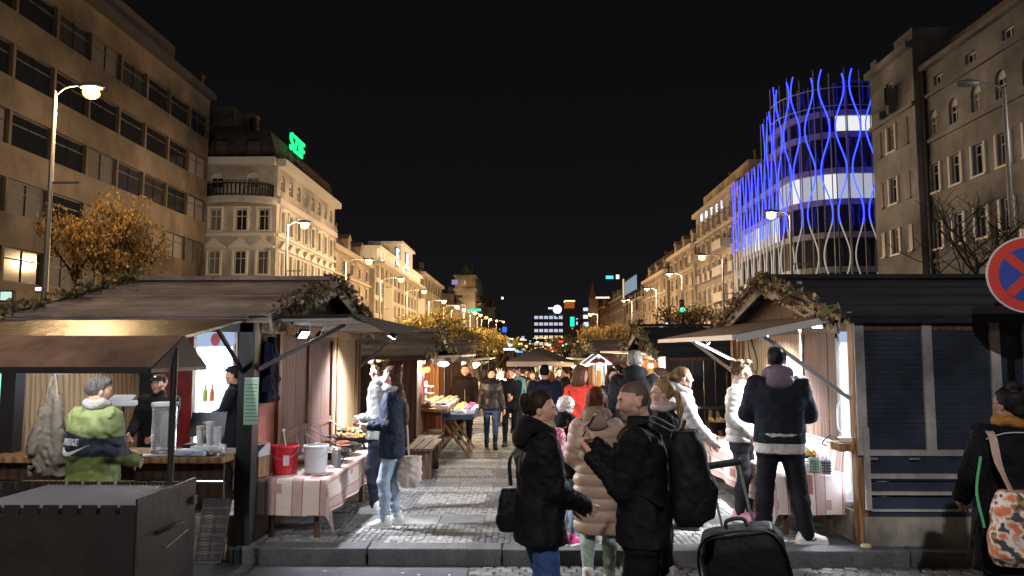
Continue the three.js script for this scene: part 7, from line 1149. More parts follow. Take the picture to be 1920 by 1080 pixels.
for (const [x, z, k, l] of [[-2.5, -8.2, 'cream', 'glass bowl of pale sauce with spoon behind the white bucket'], [-2.5, -9.15, 'cream', 'glass bowl of white sauce beside the meat pan'], [-2.52, -8.62, 'yellow', 'glass bowl of mustard with tall tongs']]) {
  const t = thing('sauce_bowl', l, 'bowl', [x, TL, z]); mk('bowl', G(lathe([[0, 0], [0.05, 0], [0.085, 0.05], [0.095, 0.1], [0.088, 0.1], [0.078, 0.052], [0.045, 0.01], [0, 0.01]], 22)), new THREE.MeshPhysicalMaterial({ color: 0xffffff, transmission: 0.9, thickness: 0, roughness: 0.1 }), t); mk('sauce', G(cyl(0.05, 0.08, 0.06, 0, 0.045, 0, 20)), foodM[k], t);
  mk('tongs', G([bar(V(0, 0.06, 0), V(-0.03, 0.3, 0.02), 0.005), bar(V(0.01, 0.06, 0.01), V(-0.01, 0.3, 0.03), 0.005), ball(0.012, -0.02, 0.305, 0.025)]), mSteel, t);
}
// ---- post with price list, jacket and apron that hang
{
  const c = at(471, 752, 6.95), t = thing('price_list', 'pale green price list sheet taped to the black corner post', 'price list', [c.x, c.y, c.z], 0.2);
  const cv = document.createElement('canvas'); cv.width = 128; cv.height = 384; const g = cv.getContext('2d'); g.fillStyle = '#b9e0c4'; g.fillRect(0, 0, 128, 384); g.fillStyle = '#2d5a44'; const r = rng(12); for (let i = 0; i < 11; i++) { const y = 54 + i * 29; let x = 12; for (let k = 0; k < 2 + r() * 2; k++) { const w = 14 + r() * 22; g.fillRect(x, y, w, 5); x += w + 5; } g.fillRect(98, y, 16, 5); } g.fillStyle = '#e8fff0'; g.fillRect(0, 0, 128, 8);
  const tx = new THREE.CanvasTexture(cv); tx.colorSpace = THREE.SRGBColorSpace;
  const geo = new THREE.PlaneGeometry(0.128, 0.44, 4, 10); const q = geo.attributes.position; for (let i = 0; i < q.count; i++) q.setZ(i, 0.02 * Math.sin((q.getY(i) + 0.22) * 7) * 0.5 + 0.012 * Math.cos(q.getX(i) * 24));
  mk('sheet', geo, M(0xffffff, 0.6, { map: tx, side: THREE.DoubleSide }), t);
}
{
  const c = at(491, 690, 7.55), t = thing('hanging_jacket', 'dark blue jacket hanging on the salmon panel behind the black post', 'jacket', [-2.6, c.y, -7.5]);
  mk('cloth', surf([stack([[-0.34, 0.05, 0.2], [-0.1, 0.06, 0.2], [0.2, 0.05, 0.15], [0.32, 0.03, 0.05]], { fold: 0.02 }), cap(V(0.02, 0.22, 0.14), V(0.03, -0.26, 0.2), 0.05, 0.045, { fold: 0.01 })], 0.015), fab([0.015, 0.02, 0.05], 0.9), t);
  mk('hook', G(bar(V(-0.05, 0.34, 0), V(0.02, 0.33, 0), 0.008)), mSteel, t);
}
{
  const c = at(96, 800, 6.4), t = thing('hanging_apron', 'long beige apron and coat hanging at the left end of the counter', 'apron', [c.x, c.y, c.z]);
  mk('cloth', surf([stack([[-0.42, 0.14, 0.05, 0.02], [-0.1, 0.13, 0.07, 0.0], [0.12, 0.08, 0.05, 0], [0.36, 0.02, 0.02, 0]], { fold: 0.035 }), cap(V(-0.05, 0.14, 0.02), V(-0.12, -0.2, 0.05), 0.045, 0.05, { fold: 0.015 }), cap(V(0.06, 0.12, 0.02), V(0.11, -0.3, 0.03), 0.04, 0.05, { fold: 0.015 })], 0.013), fab([0.27, 0.23, 0.17], 0.95), t);
  mk('strap', G([tube([[-0.06, 0.1, 0.02], [-0.02, 0.4, 0.0], [0.0, 0.46, 0], [0.04, 0.36, 0.02], [0.07, 0.1, 0.03]], 0.012, 24, 6)]), fab([0.4, 0.36, 0.28], 0.9), t);
  mk('hook', G(bar(V(0, 0.45, 0), V(0, 0.47, -0.5), 0.008)), mSteel, t);
}
// ---- left counter
const CL = 1.003;
{
  const c = at(303, 800, 6.85), t = thing('drink_dispenser', 'tall clear drink dispenser with white lid on the left counter', 'dispenser', [c.x, CL, c.z - 0.05]);
  mk('jar', G(lathe([[0, 0.05], [0.1, 0.05], [0.105, 0.06], [0.105, 0.43], [0.1, 0.44], [0.097, 0.43], [0.097, 0.062], [0, 0.062]], 28)), new THREE.MeshPhysicalMaterial({ color: 0xffffff, transmission: 0.9, thickness: 0, roughness: 0.08 }), t);
  mk('lid', G(lathe([[0, 0.44], [0.115, 0.44], [0.118, 0.45], [0.118, 0.475], [0.11, 0.48], [0, 0.48]], 28)), mWhitePl, t); mk('base', G(lathe([[0, 0], [0.1, 0], [0.11, 0.02], [0.1, 0.05], [0, 0.05]], 24)), mSteel, t); mk('tap', G([bar(V(0, 0.09, 0.1), V(0, 0.09, 0.16), 0.012), bar(V(0, 0.1, 0.15), V(0, 0.05, 0.15), 0.01)]), mSteel, t); mk('core', G(cyl(0.03, 0.03, 0.33, 0, 0.23, 0, 14)), mSteel, t);
}
{
  const c = at(392, 790, 7.25), t = thing('cash_register', 'black cash register screen seen from behind on the left counter', 'cash register', [c.x, CL, c.z]);
  mk('screen_back', G(rbox(0.36, 0.24, 0.035, 0, 0.24, 0, 0.012, -0.25)), M(L3(0.015, 0.017, 0.025), 0.4), t); mk('stand', G([rbox(0.1, 0.2, 0.04, 0, 0.1, -0.03, 0.01), rbox(0.26, 0.03, 0.22, 0, 0.015, -0.04, 0.01)]), mBlack, t); mk('badge', G(rbox(0.1, 0.018, 0.004, 0, 0.26, 0.022, 0.002, -0.25)), mGreyPl, t); mk('key', G(rbox(0.2, 0.05, 0.16, -0.02, 0.06, 0.22, 0.01)), mBlack, t);
}
{
  const c = at(388, 815, 6.9); for (const [dx, h, n, l] of [[-0.06, 0.15, 3, 'stack of paper cups on the counter, left one'], [0.03, 0.2, 4, 'stack of paper cups on the counter, tall middle one'], [0.1, 0.14, 3, 'stack of paper cups on the counter, right one']]) { const t = thing('cup_stack', l, 'cups', [c.x + dx, CL + 0.085, c.z]); for (let k = 0; k < n; k++) mk('cup', G(lathe([[0, 0], [0.028, 0], [0.038, 0.09], [0.041, 0.092], [0.038, 0.095], [0.034, 0.09], [0, 0.01]], 16).translate(0, k * h / n * 0.8, 0)), k === n - 1 && dx < 0 ? M(L3(0.62, 0.5, 0.38), 0.6) : mWhitePl, t); }
  const t = thing('white_box', 'white printed box under the paper cups', 'box', [c.x + 0.02, CL, c.z]); mk('carton', G(rbox(0.26, 0.085, 0.2, 0, 0.0425, 0, 0.006)), mWhitePl, t); for (let i = 0; i < 3; i++) mk('print', G(rbox(0.02, 0.03, 0.002, 0.01 + i * 0.03, 0.04, 0.1005, 0.001)), mBlack, t);
  const b = at(362, 842, 6.78), w = thing('wipes_pack', 'pale blue and white pack lying at the counter edge', 'pack', [b.x, CL, b.z]); mk('pack', G(rbox(0.26, 0.065, 0.12, 0, 0.033, 0, 0.02)), M(L3(0.5, 0.56, 0.68), 0.35), w); mk('print', G([tube([[-0.06, 0.03, 0.061], [-0.02, 0.02, 0.061], [0.04, 0.045, 0.061]], 0.004, 12, 4)]), M(L3(0.05, 0.15, 0.5), 0.4), w);
  const q = at(482, 822, 7.35), s = thing('kitchen_scale', 'grey kitchen scale with display behind the red bucket', 'scale', [q.x - 0.02, 0.93, q.z], -0.25); mk('body', G([prism([[-0.1, 0], [0.1, 0], [0.1, 0.05], [-0.02, 0.11], [-0.1, 0.11]], -0.11, 0.11).rotateY(Math.PI / 2 - 3.14)]), mGreyPl, s); mk('plate', G(rbox(0.24, 0.012, 0.2, 0, 0.12, 0.02, 0.004)), mSteel, s); mk('display', G(rbox(0.1, 0.03, 0.004, 0, 0.07, 0.09, 0.002, -0.8)), M(L3(0.1, 0.12, 0.1), 0.3), s); mk('stand', G(rbox(0.22, 0.2, 0.18, 0, -0.1, 0, 0.01)), mCork, s);
  const pts = []; for (let i = 0; i < 16; i++) pts.push(V(-2.95 + 0.16 * Math.sin(i * 1.3), CL + 0.02 + 0.015 * (i % 3), -6.86 - 0.09 * Math.cos(i * 1.9))); const cb = thing('cable_tangle', 'pale cable tangled on the counter beside the black post', 'cable', pts[0].toArray()); wp(cb, 'cable', [tube(pts, 0.012, 90, 6)], mGreyPl);
  const d = at(232, 752, 6.6), dd = thing('takeaway_box', 'white takeaway box beside the grey haired man in olive', 'box', [d.x, d.y - 0.02, d.z], 0.2); mk('tray', G(rbox(0.2, 0.05, 0.16, 0, 0, 0, 0.015)), mWhitePl, dd); mk('lid', G(rbox(0.19, 0.02, 0.15, -0.02, 0.045, -0.02, 0.008, 0.25)), mWhitePl, dd); const st = mk('stand', G([bar(V(0, -0.02, 0), V(0, CL - (d.y - 0.02), 0), 0.012), rbox(0.14, 0.02, 0.12, 0, CL - (d.y - 0.02) + 0.01, 0, 0.005)]), mBlack, dd);
  for (let i = 0; i < 3; i++) { const t2 = thing('bread_board', ['wooden board with scraps left of the dispenser', 'folded paper sheet on the left counter', 'small wooden board on the counter near the cups'][i], i === 1 ? 'paper' : 'board', [-3.62 + i * 0.22, CL, -6.85 + (i % 2) * 0.05], i * 0.5); mk(i === 1 ? 'sheet' : 'plank', G(rbox(0.2, 0.014, 0.13, 0, 0.007, 0, 0.004)), i === 1 ? mWhitePl : mCork, t2); if (i !== 1) mk('scrap', G([ball(0.03, 0, 0.025, 0, 1.4, 0.6, 1, 8)]), foodM.pale, t2); }
}
// ---- glowing fridge inside the left hut
function fridge(label, x, y, z, turn, h, k) {
  const t = thing('drinks_fridge', label, 'fridge', [x, y, z], turn);
  mk('case', G([rbox(0.5, h, 0.06, 0, h / 2, -0.42, 0.01), rbox(0.04, h, 0.46, -0.24, h / 2, -0.2, 0.01), rbox(0.04, h, 0.46, 0.24, h / 2, -0.2, 0.01), rbox(0.5, 0.05, 0.46, 0, 0.025, -0.2, 0.01), rbox(0.5, 0.05, 0.46, 0, h - 0.025, -0.2, 0.01)]), mWhitePl, t);
  mk('back_light', G(box(0.42, h - 0.3, 0.02, 0, h / 2 - 0.06, -0.37)), glow(0xdbeaff, k), t);
  mk('header_light', G(rbox(0.44, 0.18, 0.03, 0, h - 0.13, 0.02, 0.01)), glow(0xbfd4ff, 0.7), t);
  mk('emblem', G(place(new THREE.CylinderGeometry(0.055, 0.055, 0.01, 20).scale(1, 1, 1.4), 0, h - 0.13, 0.04, Math.PI / 2)), M(L3(0.5, 0.02, 0.03), 0.4), t);
  for (let s = 0; s < 5; s++) { const y2 = 0.2 + s * (h - 0.5) / 5; const sh = mk('shelf', G(box(0.42, 0.012, 0.3, 0, y2, -0.2)), mSteel, t); for (let i = 0; i < (s < 2 ? 5 : s === 3 ? 2 : 0); i++) { const bt = mk('bottle', G(lathe([[0, 0], [0.028, 0], [0.03, 0.1], [0.012, 0.16], [0.012, 0.2], [0, 0.2]], 10)), [foodM.red, foodM.orange, mWhitePl, foodM.green, M(L3(0.05, 0.1, 0.4), 0.4)][(i * 2 + s) % 5], sh); bt.position.set(-0.16 + i * 0.08, y2 + 0.006, -0.16); } }
  mk('door_frame', G([rbox(0.03, h - 0.2, 0.03, -0.225, h / 2 - 0.08, 0.05, 0.006), rbox(0.03, h - 0.2, 0.03, 0.225, h / 2 - 0.08, 0.05, 0.006)]), mGreyPl, t); mk('handle', G(tube([[-0.19, h * 0.4, 0.06], [-0.19, h * 0.4, 0.1], [-0.19, h * 0.55, 0.1], [-0.19, h * 0.55, 0.06]], 0.01, 20, 6)), mWhitePl, t);
  for (const s of [-1, 1]) mk('tube_light', G(rbox(0.02, h - 0.4, 0.02, s * 0.2, h / 2 - 0.06, 0.0, 0.006)), glow(0xe4efff, 9), t);
  const a = new THREE.RectAreaLight(0xd6e6ff, 9, 0.4, h - 0.4); a.position.set(0, h / 2 - 0.06, 0.12); a.rotation.y = Math.PI; t.add(a);
  return t;
}
fridge('glowing drinks fridge at the red wall inside the left hut', at(404, 660, 8.9).x, 0.28, -8.92, 0.1, 1.95, 14);
fridge('narrow glowing fridge seen edge on at the near corner of the right hut', 3.3, 0.42, -7.38, -Math.PI / 2 + 0.35, 1.85, 6);
// ---- grill trough in the left foreground
{
  const xR = at(322, 920, 4.4).x, yT = 1.13, z0 = -4.0, z1 = -4.72, xL = -4.6, t = thing('charcoal_grill', 'large black steel charcoal grill trough in the left foreground', 'grill', [(xL + xR) / 2, roadY(-4.3), -4.35]);
  const mG = M(L3(0.034, 0.031, 0.029), 0.45, { metalness: 0.2, map: T.grime, bumpMap: T.bumps, bumpScale: 0.004 });
  const notch = (z, top) => { const g = [span(xL, xR, 0.5, top - 0.05, z - 0.006, z + 0.006)]; for (let x = xL; x < xR - 0.02; x += 0.105) g.push(span(x + 0.012, Math.min(x + 0.093, xR), top - 0.05, top, z - 0.006, z + 0.006)); return g; };
  wp(t, 'front_panel', notch(z0, yT), mG); wp(t, 'back_panel', notch(z1, yT), mG);
  wp(t, 'end_panel', [span(xR - 0.006, xR + 0.006, 0.5, yT + 0.03, z0 - 0.007, z1 + 0.007)], mG); wp(t, 'end_panel', [span(xL - 0.006, xL + 0.006, 0.5, yT, z0 - 0.007, z1 + 0.007)], mG);
  wp(t, 'floor', [span(xL, xR, 0.5, 0.52, z0, z1)], mG);
  const gx = at(205, 905, 4.4).x; const gr = []; for (let i = 0; i < 46; i++) { const x = gx - 0.55 + i * 0.026; if (x > xR - 0.04) break; gr.push(bar(V(x, yT - 0.02, z0 - 0.02), V(x, yT - 0.02, z1 + 0.02), 0.005, 0.005, 6)); } wp(t, 'grate', gr, mSteel);
  for (const x of [xL + 0.1, xR - 0.1]) for (const z of [z0 - 0.06, z1 + 0.06]) wp(t, 'leg', [span(x - 0.03, x + 0.03, roadY(z), 0.5, z - 0.03, z + 0.03)], mG);
  wp(t, 'handle', [tube([V(xR + 0.01, 0.93, -4.22), V(xR + 0.06, 0.95, -4.24), V(xR + 0.06, 0.95, -4.42), V(xR + 0.01, 0.93, -4.44)], 0.012, 20, 6), box(0.02, 0.05, 0.05, xR + 0.02, 1.03, -4.66)], mG);
  wp(t, 'seam', [beam(V(xR + 0.008, 0.82, -4.35), V(xR + 0.008, 0.86, -4.62), 0.003, 0.006)], mSteel);
}
// ---- black slatted ramp leaning on the pale base boards
{
  const a = at(384, 934, 6.62), b = at(432, 934, 6.62), c = at(410, 1056, 6.3), d = at(364, 1058, 6.3), t = thing('slatted_mat', 'black slatted duckboard leaning against the front of the left hut', 'duckboard', [a.x, c.y, -6.4]);
  const n = 22; for (let i = 0; i < n; i++) { const f = (i + 0.5) / n, p = a.clone().lerp(d, f), q = b.clone().lerp(c, f); wp(t, 'slat', [beam(p, q, 0.02, 0.013)], i % 3 ? M(L3(0.05, 0.05, 0.052), 0.6) : M(L3(0.09, 0.09, 0.09), 0.55)); }
  wp(t, 'rail', [beam(a, d, 0.025, 0.02), beam(b, c, 0.025, 0.02), beam(a.clone().lerp(b, 0.5), d.clone().lerp(c, 0.5), 0.02, 0.02)].map((g) => g.translate(0, -0.004, -0.014)), mBlack);
}
// ---- the next stall at the far left, glimpsed under the awning
{
  const d = 8.6, p = at(30, 760, d), t = thing('snack_cart', 'glass fronted snack cart with teal hood and yellow black corners at the left edge', 'food cart', [p.x, 0, -d]);
  const X = (px) => at(px, 760, d).x, Y = (py) => at(30, py, d).y, mTeal = M(L3(0.12, 0.4, 0.38), 0.5), mHaz = M(L3(0.6, 0.4, 0.03), 0.6);
  wp(t, 'hood', [slab(V(X(-60), Y(690), -d), V(X(18), Y(672), -d), V(X(18), Y(672), -d - 0.8), V(X(-60), Y(690), -d - 0.8), 0.04), span(X(-60), X(22), Y(765), Y(690), -d - 0.02, -d)], mTeal);
  wp(t, 'body', [rspan(X(-60), X(58), 0.1, Y(806), -d - 0.9, -d, 0.04)], M(L3(0.25, 0.2, 0.16), 0.7, { map: T.grime }));
  wp(t, 'window_frame', [tube([[X(22), Y(775), -d], [X(26), Y(690), -d], [X(30), Y(676), -d], [X(54), Y(676), -d], [X(58), Y(690), -d], [X(52), Y(768), -d], [X(46), Y(778), -d]].map((q) => V(...q)), 0.025, 40, 6), span(X(22), X(52), Y(782), Y(774), -d - 0.03, -d + 0.02)], mBlack);
  wp(t, 'back_wall', [span(X(-60), X(60), Y(780), Y(660), -d - 0.9, -d - 0.86)], M(L3(0.4, 0.36, 0.3), 0.7));
  for (const px of [8, 38, 52]) for (let i = 0; i < 2; i++) wp(t, 'hazard_stripe', [box(0.035, 0.13, 0.006, X(px + 3 + i * 8), Y(792), -d + 0.006, 0, 0, -0.6)], mHaz);
  for (let i = 0; i < 7; i++) wp(t, 'pumpkin', [ball(0.09 + 0.03 * (i % 3), X(4 + i * 7), Y(766 - (i % 2) * 12), -d - 0.35 - 0.1 * (i % 3), 1, 0.8, 1, 12)], [foodM.orange, foodM.brown, foodM.green, M(L3(0.3, 0.14, 0.1), 0.6)][i % 4]);
  wp(t, 'shelf_light', [box(0.12, 0.3, 0.02, X(40), Y(705), -d - 0.8)], glow(0xdff6ee, 0.9));
  lampPoint(t, 0.1, Y(690), 0.5, 0xfff0d8, 4, 3);
  const s = thing('black_speaker', 'black box with a round pale cover at the far left behind the grill', 'box', [X(35) + 0.25, 0, -7.0]); mk('case', G(rbox(0.42, 0.62, 0.35, 0, 0.66, 0, 0.02)), mBlack, s); mk('foot', G(rbox(0.36, 0.36, 0.3, 0, 0.18, 0, 0.02)), mBlack, s); mk('cover', G(cyl(0.06, 0.06, 0.02, -0.02, 0.78, 0.18, 20, Math.PI / 2)), mGreyPl, s); mk('knob', G(cyl(0.022, 0.022, 0.03, 0.13, 0.83, 0.18, 14, Math.PI / 2)), mGreyPl, s);
}
// ---- benches and goods at the second left hut
function bench(label, x, z, turn, L = 1.5) {
  const t = thing('wooden_bench', label, 'bench', [x, paveY(z), z], turn);
  for (let i = 0; i < 3; i++) mk('slat', G(rbox(0.13, 0.04, L, -0.145 + i * 0.145, 0.47, 0, 0.008)), i % 2 ? woodM(0.24, 0.17, 0.12) : woodM(0.2, 0.145, 0.1), t);
  for (const s of [-1, 1]) mk('leg', G([rbox(0.36, 0.43, 0.06, 0, 0.225, s * (L / 2 - 0.14), 0.01)]), woodM(0.2, 0.14, 0.1), t); return t;
}
bench('low grey wooden bench beside the second left hut, nearer one', -1.62, -11.9, 0, 1.3);
bench('low grey wooden bench farther along beside the second left hut', -1.75, -13.4, 0, 1.2);
{
  const x = -1.42, z = -15.2, t = thing('folding_table', 'folding table with crossed wooden legs and blue cloth before the orange lit hut', 'table', [x, paveY(z), z]);
  mk('tabletop', G(rbox(0.8, 0.04, 1.9, 0, 0.82, 0, 0.01)), mPine, t); mk('cloth', G([rbox(0.84, 0.012, 1.94, 0, 0.848, 0, 0.005), box(0.84, 0.1, 0.012, 0, 0.8, 0.975), box(0.012, 0.1, 1.94, 0.426, 0.8, 0)]), M(L3(0.1, 0.14, 0.24), 0.8, { map: T.cloth }), t);
  for (const dz of [-0.7, 0, 0.7]) for (const s of [-1, 1]) mk('leg', G([beam(V(s * 0.34, 0, dz), V(-s * 0.3, 0.8, dz), 0.035, 0.045)]), mPine, t);
  const r = rng(8);
  for (let i = 0; i < 16; i++) { const g = thing('goods_box', ['cream', 'red', 'yellow', 'violet'][i % 4] + ' box of sweets in the ' + ['farthest', 'third', 'second', 'nearest'][Math.floor(i / 4)] + ' row on the folding table', 'box', [x - 0.3 + (i % 4) * 0.2, paveY(z) + 0.856, z - 0.75 + Math.floor(i / 4) * 0.48], r() * 0.4, 'boxes of sweets on the folding table'); const c = [[0.6, 0.55, 0.5], [0.5, 0.12, 0.1], [0.62, 0.4, 0.12], [0.3, 0.1, 0.3]][i % 4]; mk('tray', G([rbox(0.17, 0.07, 0.3, 0, 0.035, 0, 0.01)]), mWhitePl, g); mk('sweets', G([0, 1, 2].map((k) => ball(0.045, (k % 2) * 0.05 - 0.025, 0.085, -0.09 + k * 0.09, 1, 0.7, 1, 8))), M(L3(...c), 0.5), g); }
  for (let i = 0; i < 18; i++) { const h = thing('hanging_goods', ['pink', 'cream', 'orange', 'violet', 'yellow'][i % 5] + ' pouch hanging in the orange lit hut, ' + ['at the near end', 'before the middle', 'behind the middle', 'at the far end'][Math.floor(i / 5)], 'goods', [-2.2 - r() * 0.3, paveY(-14) + 1.15 + r() * 0.8, -13.9 - (i / 18) * 2.6], 0, 'goods hanging in the orange lit hut'); const c = [[0.6, 0.1, 0.3], [0.7, 0.6, 0.55], [0.65, 0.35, 0.05], [0.25, 0.1, 0.35], [0.6, 0.5, 0.1]][i % 5]; mk('pouch', surf([ell([0, 0, 0], [0.09 + r() * 0.04, 0.11, 0.08], { n: strand(25, 0.012) })], 0.02), M(L3(...c), 0.6), h); mk('cord', G(bar(V(0, 0.1, 0), V(0, 0.3, 0), 0.005, 0.005, 4)), mBlack, h); }
  const gc = [[0.62, 0.56, 0.5], [0.5, 0.1, 0.12], [0.6, 0.36, 0.08], [0.2, 0.3, 0.12], [0.55, 0.3, 0.4]], gn = ['cream', 'red', 'orange', 'green', 'pink'];
  for (let i = 0; i < 10; i++) { const z2 = -14.1 - Math.floor(i / 2) * 0.5, b2 = thing('sweets_tray', gn[Math.floor(i / 2)] + ' sweets tray on the counter of the orange lit hut, ' + (i % 2 ? 'path side' : 'inner side'), 'tray', [-1.72 + (i % 2 ? 0.14 : -0.16), paveY(-12.9) + 0.925, z2], (i % 3) * 0.05 - 0.05); mk('tray', G([rbox(0.26, 0.05, 0.4, 0, 0.025, 0, 0.01)]), i % 2 ? mWhitePl : mCork, b2); for (let k = 0; k < 6; k++) { const sgeo = G(k % 2 ? ball(0.045, 0, 0, 0, 1, 0.7, 1.1, 8) : rbox(0.08, 0.06, 0.1, 0, 0, 0, 0.02)), sm2 = mk('sweet', sgeo, M(L3(...gc[(Math.floor(i / 2) + (k === 5 ? 1 : 0)) % 5]), 0.5), b2); sm2.position.set((k % 2) * 0.11 - 0.055, 0.075, -0.13 + Math.floor(k / 2) * 0.13); sm2.rotation.y = k; } }
  const ch = thing('wooden_chair', 'orange brown chair at the corner of the second left hut', 'chair', [-1.78, paveY(-13.8), -13.9]); mk('seat', G(rbox(0.4, 0.04, 0.4, 0, 0.45, 0, 0.01)), woodM(0.4, 0.12, 0.05), ch); mk('backrest', G([rbox(0.4, 0.4, 0.03, 0, 0.75, -0.18, 0.01)]), woodM(0.4, 0.12, 0.05), ch); for (const a of [-1, 1]) for (const b of [-1, 1]) mk('leg', G(box(0.04, 0.44, 0.04, a * 0.17, 0.22, b * 0.17)), woodM(0.36, 0.1, 0.05), ch);
  const cs = thing('counter_shelf', 'white display shelf with small packets on the counter of the second left hut', 'shelf', [-1.9, paveY(-14.2) + 1.05, -14.0]); mk('back', G(rbox(0.03, 0.4, 0.4, 0, 0.2, 0, 0.005)), mWhitePl, cs); for (let i = 0; i < 3; i++) { mk('tray', G(rbox(0.14, 0.02, 0.4, 0.07, 0.05 + i * 0.13, 0, 0.004)), mWhitePl, cs); }
}
// twinkling white bouquet decoration by the third left hut
{ const c = at(952, 718, 20.5), t = thing('light_bush', 'white glowing branch decoration beside the third left hut', 'decoration', [c.x, paveY(-20.5), -20.5]); const r = rng(6), tw = [], y = c.y - paveY(-20.5); for (let i = 0; i < 26; i++) tw.push(bar(V(0, y - 0.7, 0), V(rr(-0.3, 0.3, r), y + rr(-0.3, 0.45, r), rr(-0.2, 0.2, r)), 0.008, 0.004, 4)); tw.push(bar(V(0, 0, 0), V(0, y - 0.7, 0), 0.04)); mk('branch', G(tw), mGreyPl, t); for (let i = 0; i < 22; i++) { const b = mk('bulb_light', G(ball(0.03, 0, 0, 0, 1, 1, 1, 6)), glow(0xfff6e0, 5), t); b.position.set(rr(-0.3, 0.3, r), y + rr(-0.3, 0.4, r), rr(-0.2, 0.2, r)); } lampPoint(t, 0, y + 0.1, 0.35, 0xfff4de, 6, 6); }
// ---- right table
leggedTable('wooden trestle table under the cloth of the right hut', 2.52, 3.12, 0.75, -7.5, -10.6);
{ const o = thing('tablecloth', 'pink striped cloth hanging long over the table of the right hut', 'tablecloth', [2.8, 0.76, -9]); const g = drape(2.5, 3.14, -7.48, -10.62, 0.765, 0.42, 1); g.translate(-2.8, -0.76, 9); mk('cloth', g, mCloth, o);
  const b = thing('cloth_screen', 'striped cloth screen standing along the back of the right table', 'screen', [3.12, 0.77, -8.9]); wp(b, 'cloth', [slab(V(3.13, 0.77, -7.5), V(3.17, 1.02, -7.5), V(3.17, 1.02, -10.4), V(3.13, 0.77, -10.4), 0.012)], mCloth); wp(b, 'rail', [bar(V(3.16, 1.03, -7.45), V(3.16, 1.03, -10.45), 0.012)], mWhitePl); }
{
  const ty = 0.768;
  const bowl = (label, px, py, r, k, n) => { const p = onTable(px, py, ty), t = thing('food_bowl', label, 'bowl', [p.x, ty, p.z]); mk('bowl', G(lathe([[0, 0], [r * 0.45, 0], [r * 0.9, r * 0.5], [r, r * 0.75], [r * 0.95, r * 0.75], [r * 0.84, r * 0.5], [0, 0.02]], 26)), mPan, t); for (let i = 0; i < n; i++) { const a = fr() * 6.28, q = Math.sqrt(fr()) * r * 0.8; const m = mk('food_piece', G(rbox(0.05, 0.02, 0.03, 0, 0, 0, 0.008)), foodM[k[i % k.length]], t); m.position.set(q * Math.cos(a), r * 0.68 + fr() * 0.05, q * Math.sin(a)); m.rotation.set(fr(), fr() * 3, fr()); } };
  bowl('black bowl heaped with yellow crisps at the far end of the right table', 1345, 806, 0.17, ['yellow', 'pale'], 26);
  bowl('black pan of pale yellow pieces at the right table beside the dark blue top', 1508, 868, 0.13, ['yellow', 'cream'], 22);
  for (const [px, py, l, c] of [[1528, 884, 'green grey can with holes full of wooden skewers on the right table', 1], [1550, 888, 'steel perforated cutlery can at the near corner of the right table', 0]]) { const p = onTable(px, py, ty), t = thing('cutlery_can', l, 'can', [p.x, ty, p.z]); mk('can', G(lathe([[0, 0], [0.058, 0], [0.06, 0.006], [0.06, 0.13], [0.056, 0.134], [0.052, 0.13], [0.052, 0.01], [0, 0.01]], 22)), c ? M(L3(0.18, 0.26, 0.2), 0.5) : mSteel, t); for (let i = 0; i < 5; i++) for (let k = 0; k < 4; k++) { const a = i * 0.42 - 0.6 + 1.57; mk('hole', G(ball(0.0085, 0.0585 * Math.cos(a), 0.03 + k * 0.026, 0.0585 * Math.sin(a), 1, 1, 1, 6)), mBlack, t); } for (let i = 0; i < 7; i++) mk('skewer', G(bar(V(0.02 * Math.cos(i), 0.02, 0.02 * Math.sin(i)), V(0.045 * Math.cos(i * 0.9), 0.17, 0.045 * Math.sin(i * 0.9)), 0.004, 0.004, 5)), c ? mPine : mSteel, t); }
  const p = onTable(1510, 880, ty), n = thing('napkin_box', 'clear plastic tub of napkins beside the pan on the right table', 'tub', [p.x, ty, p.z + 0.1]); mk('tub', G(rbox(0.13, 0.09, 0.12, 0, 0.046, 0, 0.012)), mWhitePl, n); mk('napkin', G(rbox(0.1, 0.03, 0.1, 0, 0.1, 0, 0.006)), mWhitePl, n);
  const r2 = at(1582, 826, 7.35), rt = thing('router_box', 'white device with cable on a wooden crate by the right fridge', 'device', [3.12, 1.04, -7.3]); mk('crate', G([rbox(0.2, 0.08, 0.24, -0.02, 0, 0, 0.01)]), mPine, rt); mk('case', G(rbox(0.13, 0.05, 0.1, -0.02, 0.066, 0.02, 0.012)), mWhitePl, rt); mk('cable', G(tube([[-0.08, 0.06, 0.02], [-0.16, 0.1, 0.0], [-0.2, 0.02, -0.1], [-0.12, -0.02, -0.2]], 0.006, 24, 5)), mBlack, rt);
  const st = thing('easel_stand', 'wooden A shaped stand beyond the right table, before the dark second hut', 'stand', [Xp(1337, 11.6), paveY(-11.6), -11.6]); for (const s of [-1, 1]) mk('leg', G(beam(V(s * 0.16, 0, 0), V(s * 0.05, 1.05, -0.02), 0.03, 0.05)), mPine, st); mk('shelf', G(rbox(0.5, 0.03, 0.3, 0, 1.07, 0, 0.01)), mBlack, st); mk('brace', G(box(0.24, 0.04, 0.03, 0, 0.45, 0)), mPine, st);
  const bun = thing('bread_roll', 'dropped bread roll on the pavement at the corner of the right hut', 'bread', [at(1620, 1003, 7.05).x, paveY(-7.02) + 0.02, -7.02]); mk('bun', surf([ell([0, 0, 0], [0.05, 0.026, 0.033], { n: strand(30, 0.004) })], 0.006), foodM.pale, bun);
  for (const [px, py] of [[757, 1048], [609, 1049], [788, 1043], [845, 1068]]) { const d = 6.6, p2 = at(px, py, 6.7), s = thing('paper_scrap', 'tiny white paper scrap on the road below the kerb', 'litter', [p2.x, roadY(-6.7) + 0.004, -6.7 + (px % 3) * 0.05], px, 'paper scraps on the road'); mk('scrap', G(rbox(0.025, 0.006, 0.018, 0, 0.002, 0, 0.002)), mWhitePl, s); }
}
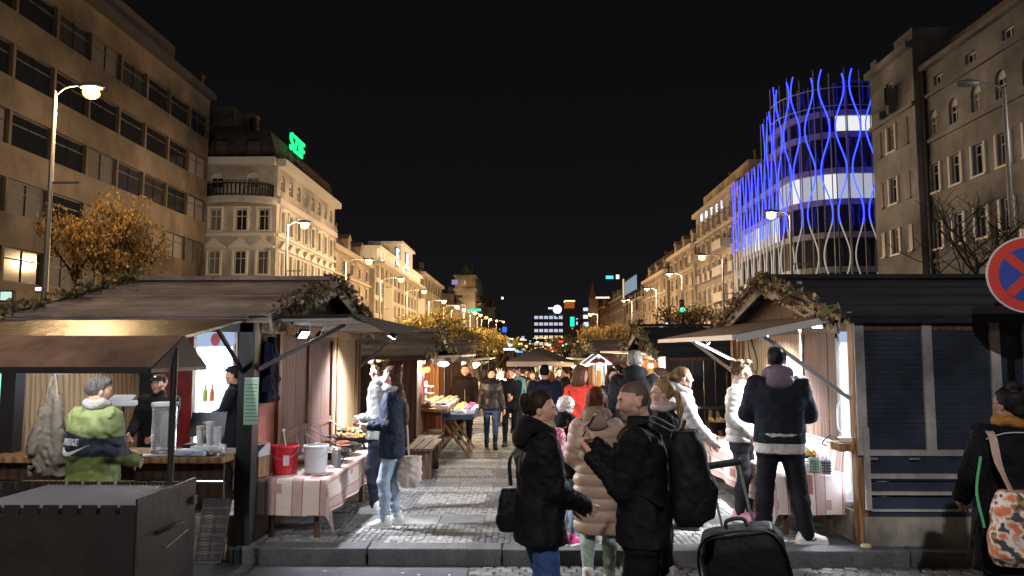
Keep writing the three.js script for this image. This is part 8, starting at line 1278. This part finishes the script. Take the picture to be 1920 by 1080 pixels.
// ---- suitcase
{
  const d = 4.9, p = at(1400, 1000, d), t = thing('trolley_suitcase', 'black soft trolley suitcase with raised handle between the two men', 'suitcase', [p.x + 0.1, roadY(-d), -d], -0.3);
  const R = (g) => g.scale(1.1, 1.14, 1.05).applyMatrix4(new THREE.Matrix4().makeRotationFromEuler(new THREE.Euler(0.1, 0, 0.2))); const mS = fab([0.012, 0.013, 0.015], 0.6);
  mk('case', R(surf([stack([[0.05, 0.21, 0.13], [0.1, 0.24, 0.15], [0.6, 0.24, 0.15], [0.68, 0.2, 0.12]], { e: 5, fold: 0.003 })], 0.012)), mS, t);
  mk('pocket', R(surf([stack([[0.12, 0.2, 0.03, 0, 0.165], [0.4, 0.2, 0.03, 0, 0.165], [0.43, 0.18, 0.02, 0, 0.16]], { e: 5 })], 0.011)), mS, t);
  mk('piping', R(G([tube([[-0.23, 0.08, 0.15], [-0.235, 0.6, 0.15], [-0.18, 0.68, 0.13], [0.18, 0.68, 0.13], [0.235, 0.6, 0.15], [0.23, 0.08, 0.15]], 0.008, 60, 6), tube([[-0.19, 0.43, 0.196], [0.19, 0.43, 0.196]], 0.004, 6, 5)])), M(0x050506, 0.4), t);
  mk('grip', R(G(tube([[-0.06, 0.69, 0], [-0.05, 0.73, 0], [0.05, 0.73, 0], [0.06, 0.69, 0]], 0.012, 20, 6))), mBlack, t);
  mk('handle', R(G([bar(V(-0.09, 0.66, -0.1), V(-0.09, 1.02, -0.1), 0.008), bar(V(0.09, 0.66, -0.1), V(0.09, 1.02, -0.1), 0.008)])), mSteel, t); mk('handle_grip', R(G(rbox(0.22, 0.04, 0.035, 0, 1.03, -0.1, 0.015))), mBlack, t);
  mk('badge', R(G(tube([[-0.012, 0.33, 0.2], [0, 0.36, 0.2], [0.012, 0.34, 0.2], [0, 0.31, 0.2]], 0.003, 16, 5, true))), mWhitePl, t);
  for (const s of [-1, 1]) mk('wheel', G(cyl(0.04, 0.04, 0.03, s * 0.2, 0.04, -0.1, 14, 0, 0, Math.PI / 2)), mBlack, t);
}

renderer.render(scene, camera);
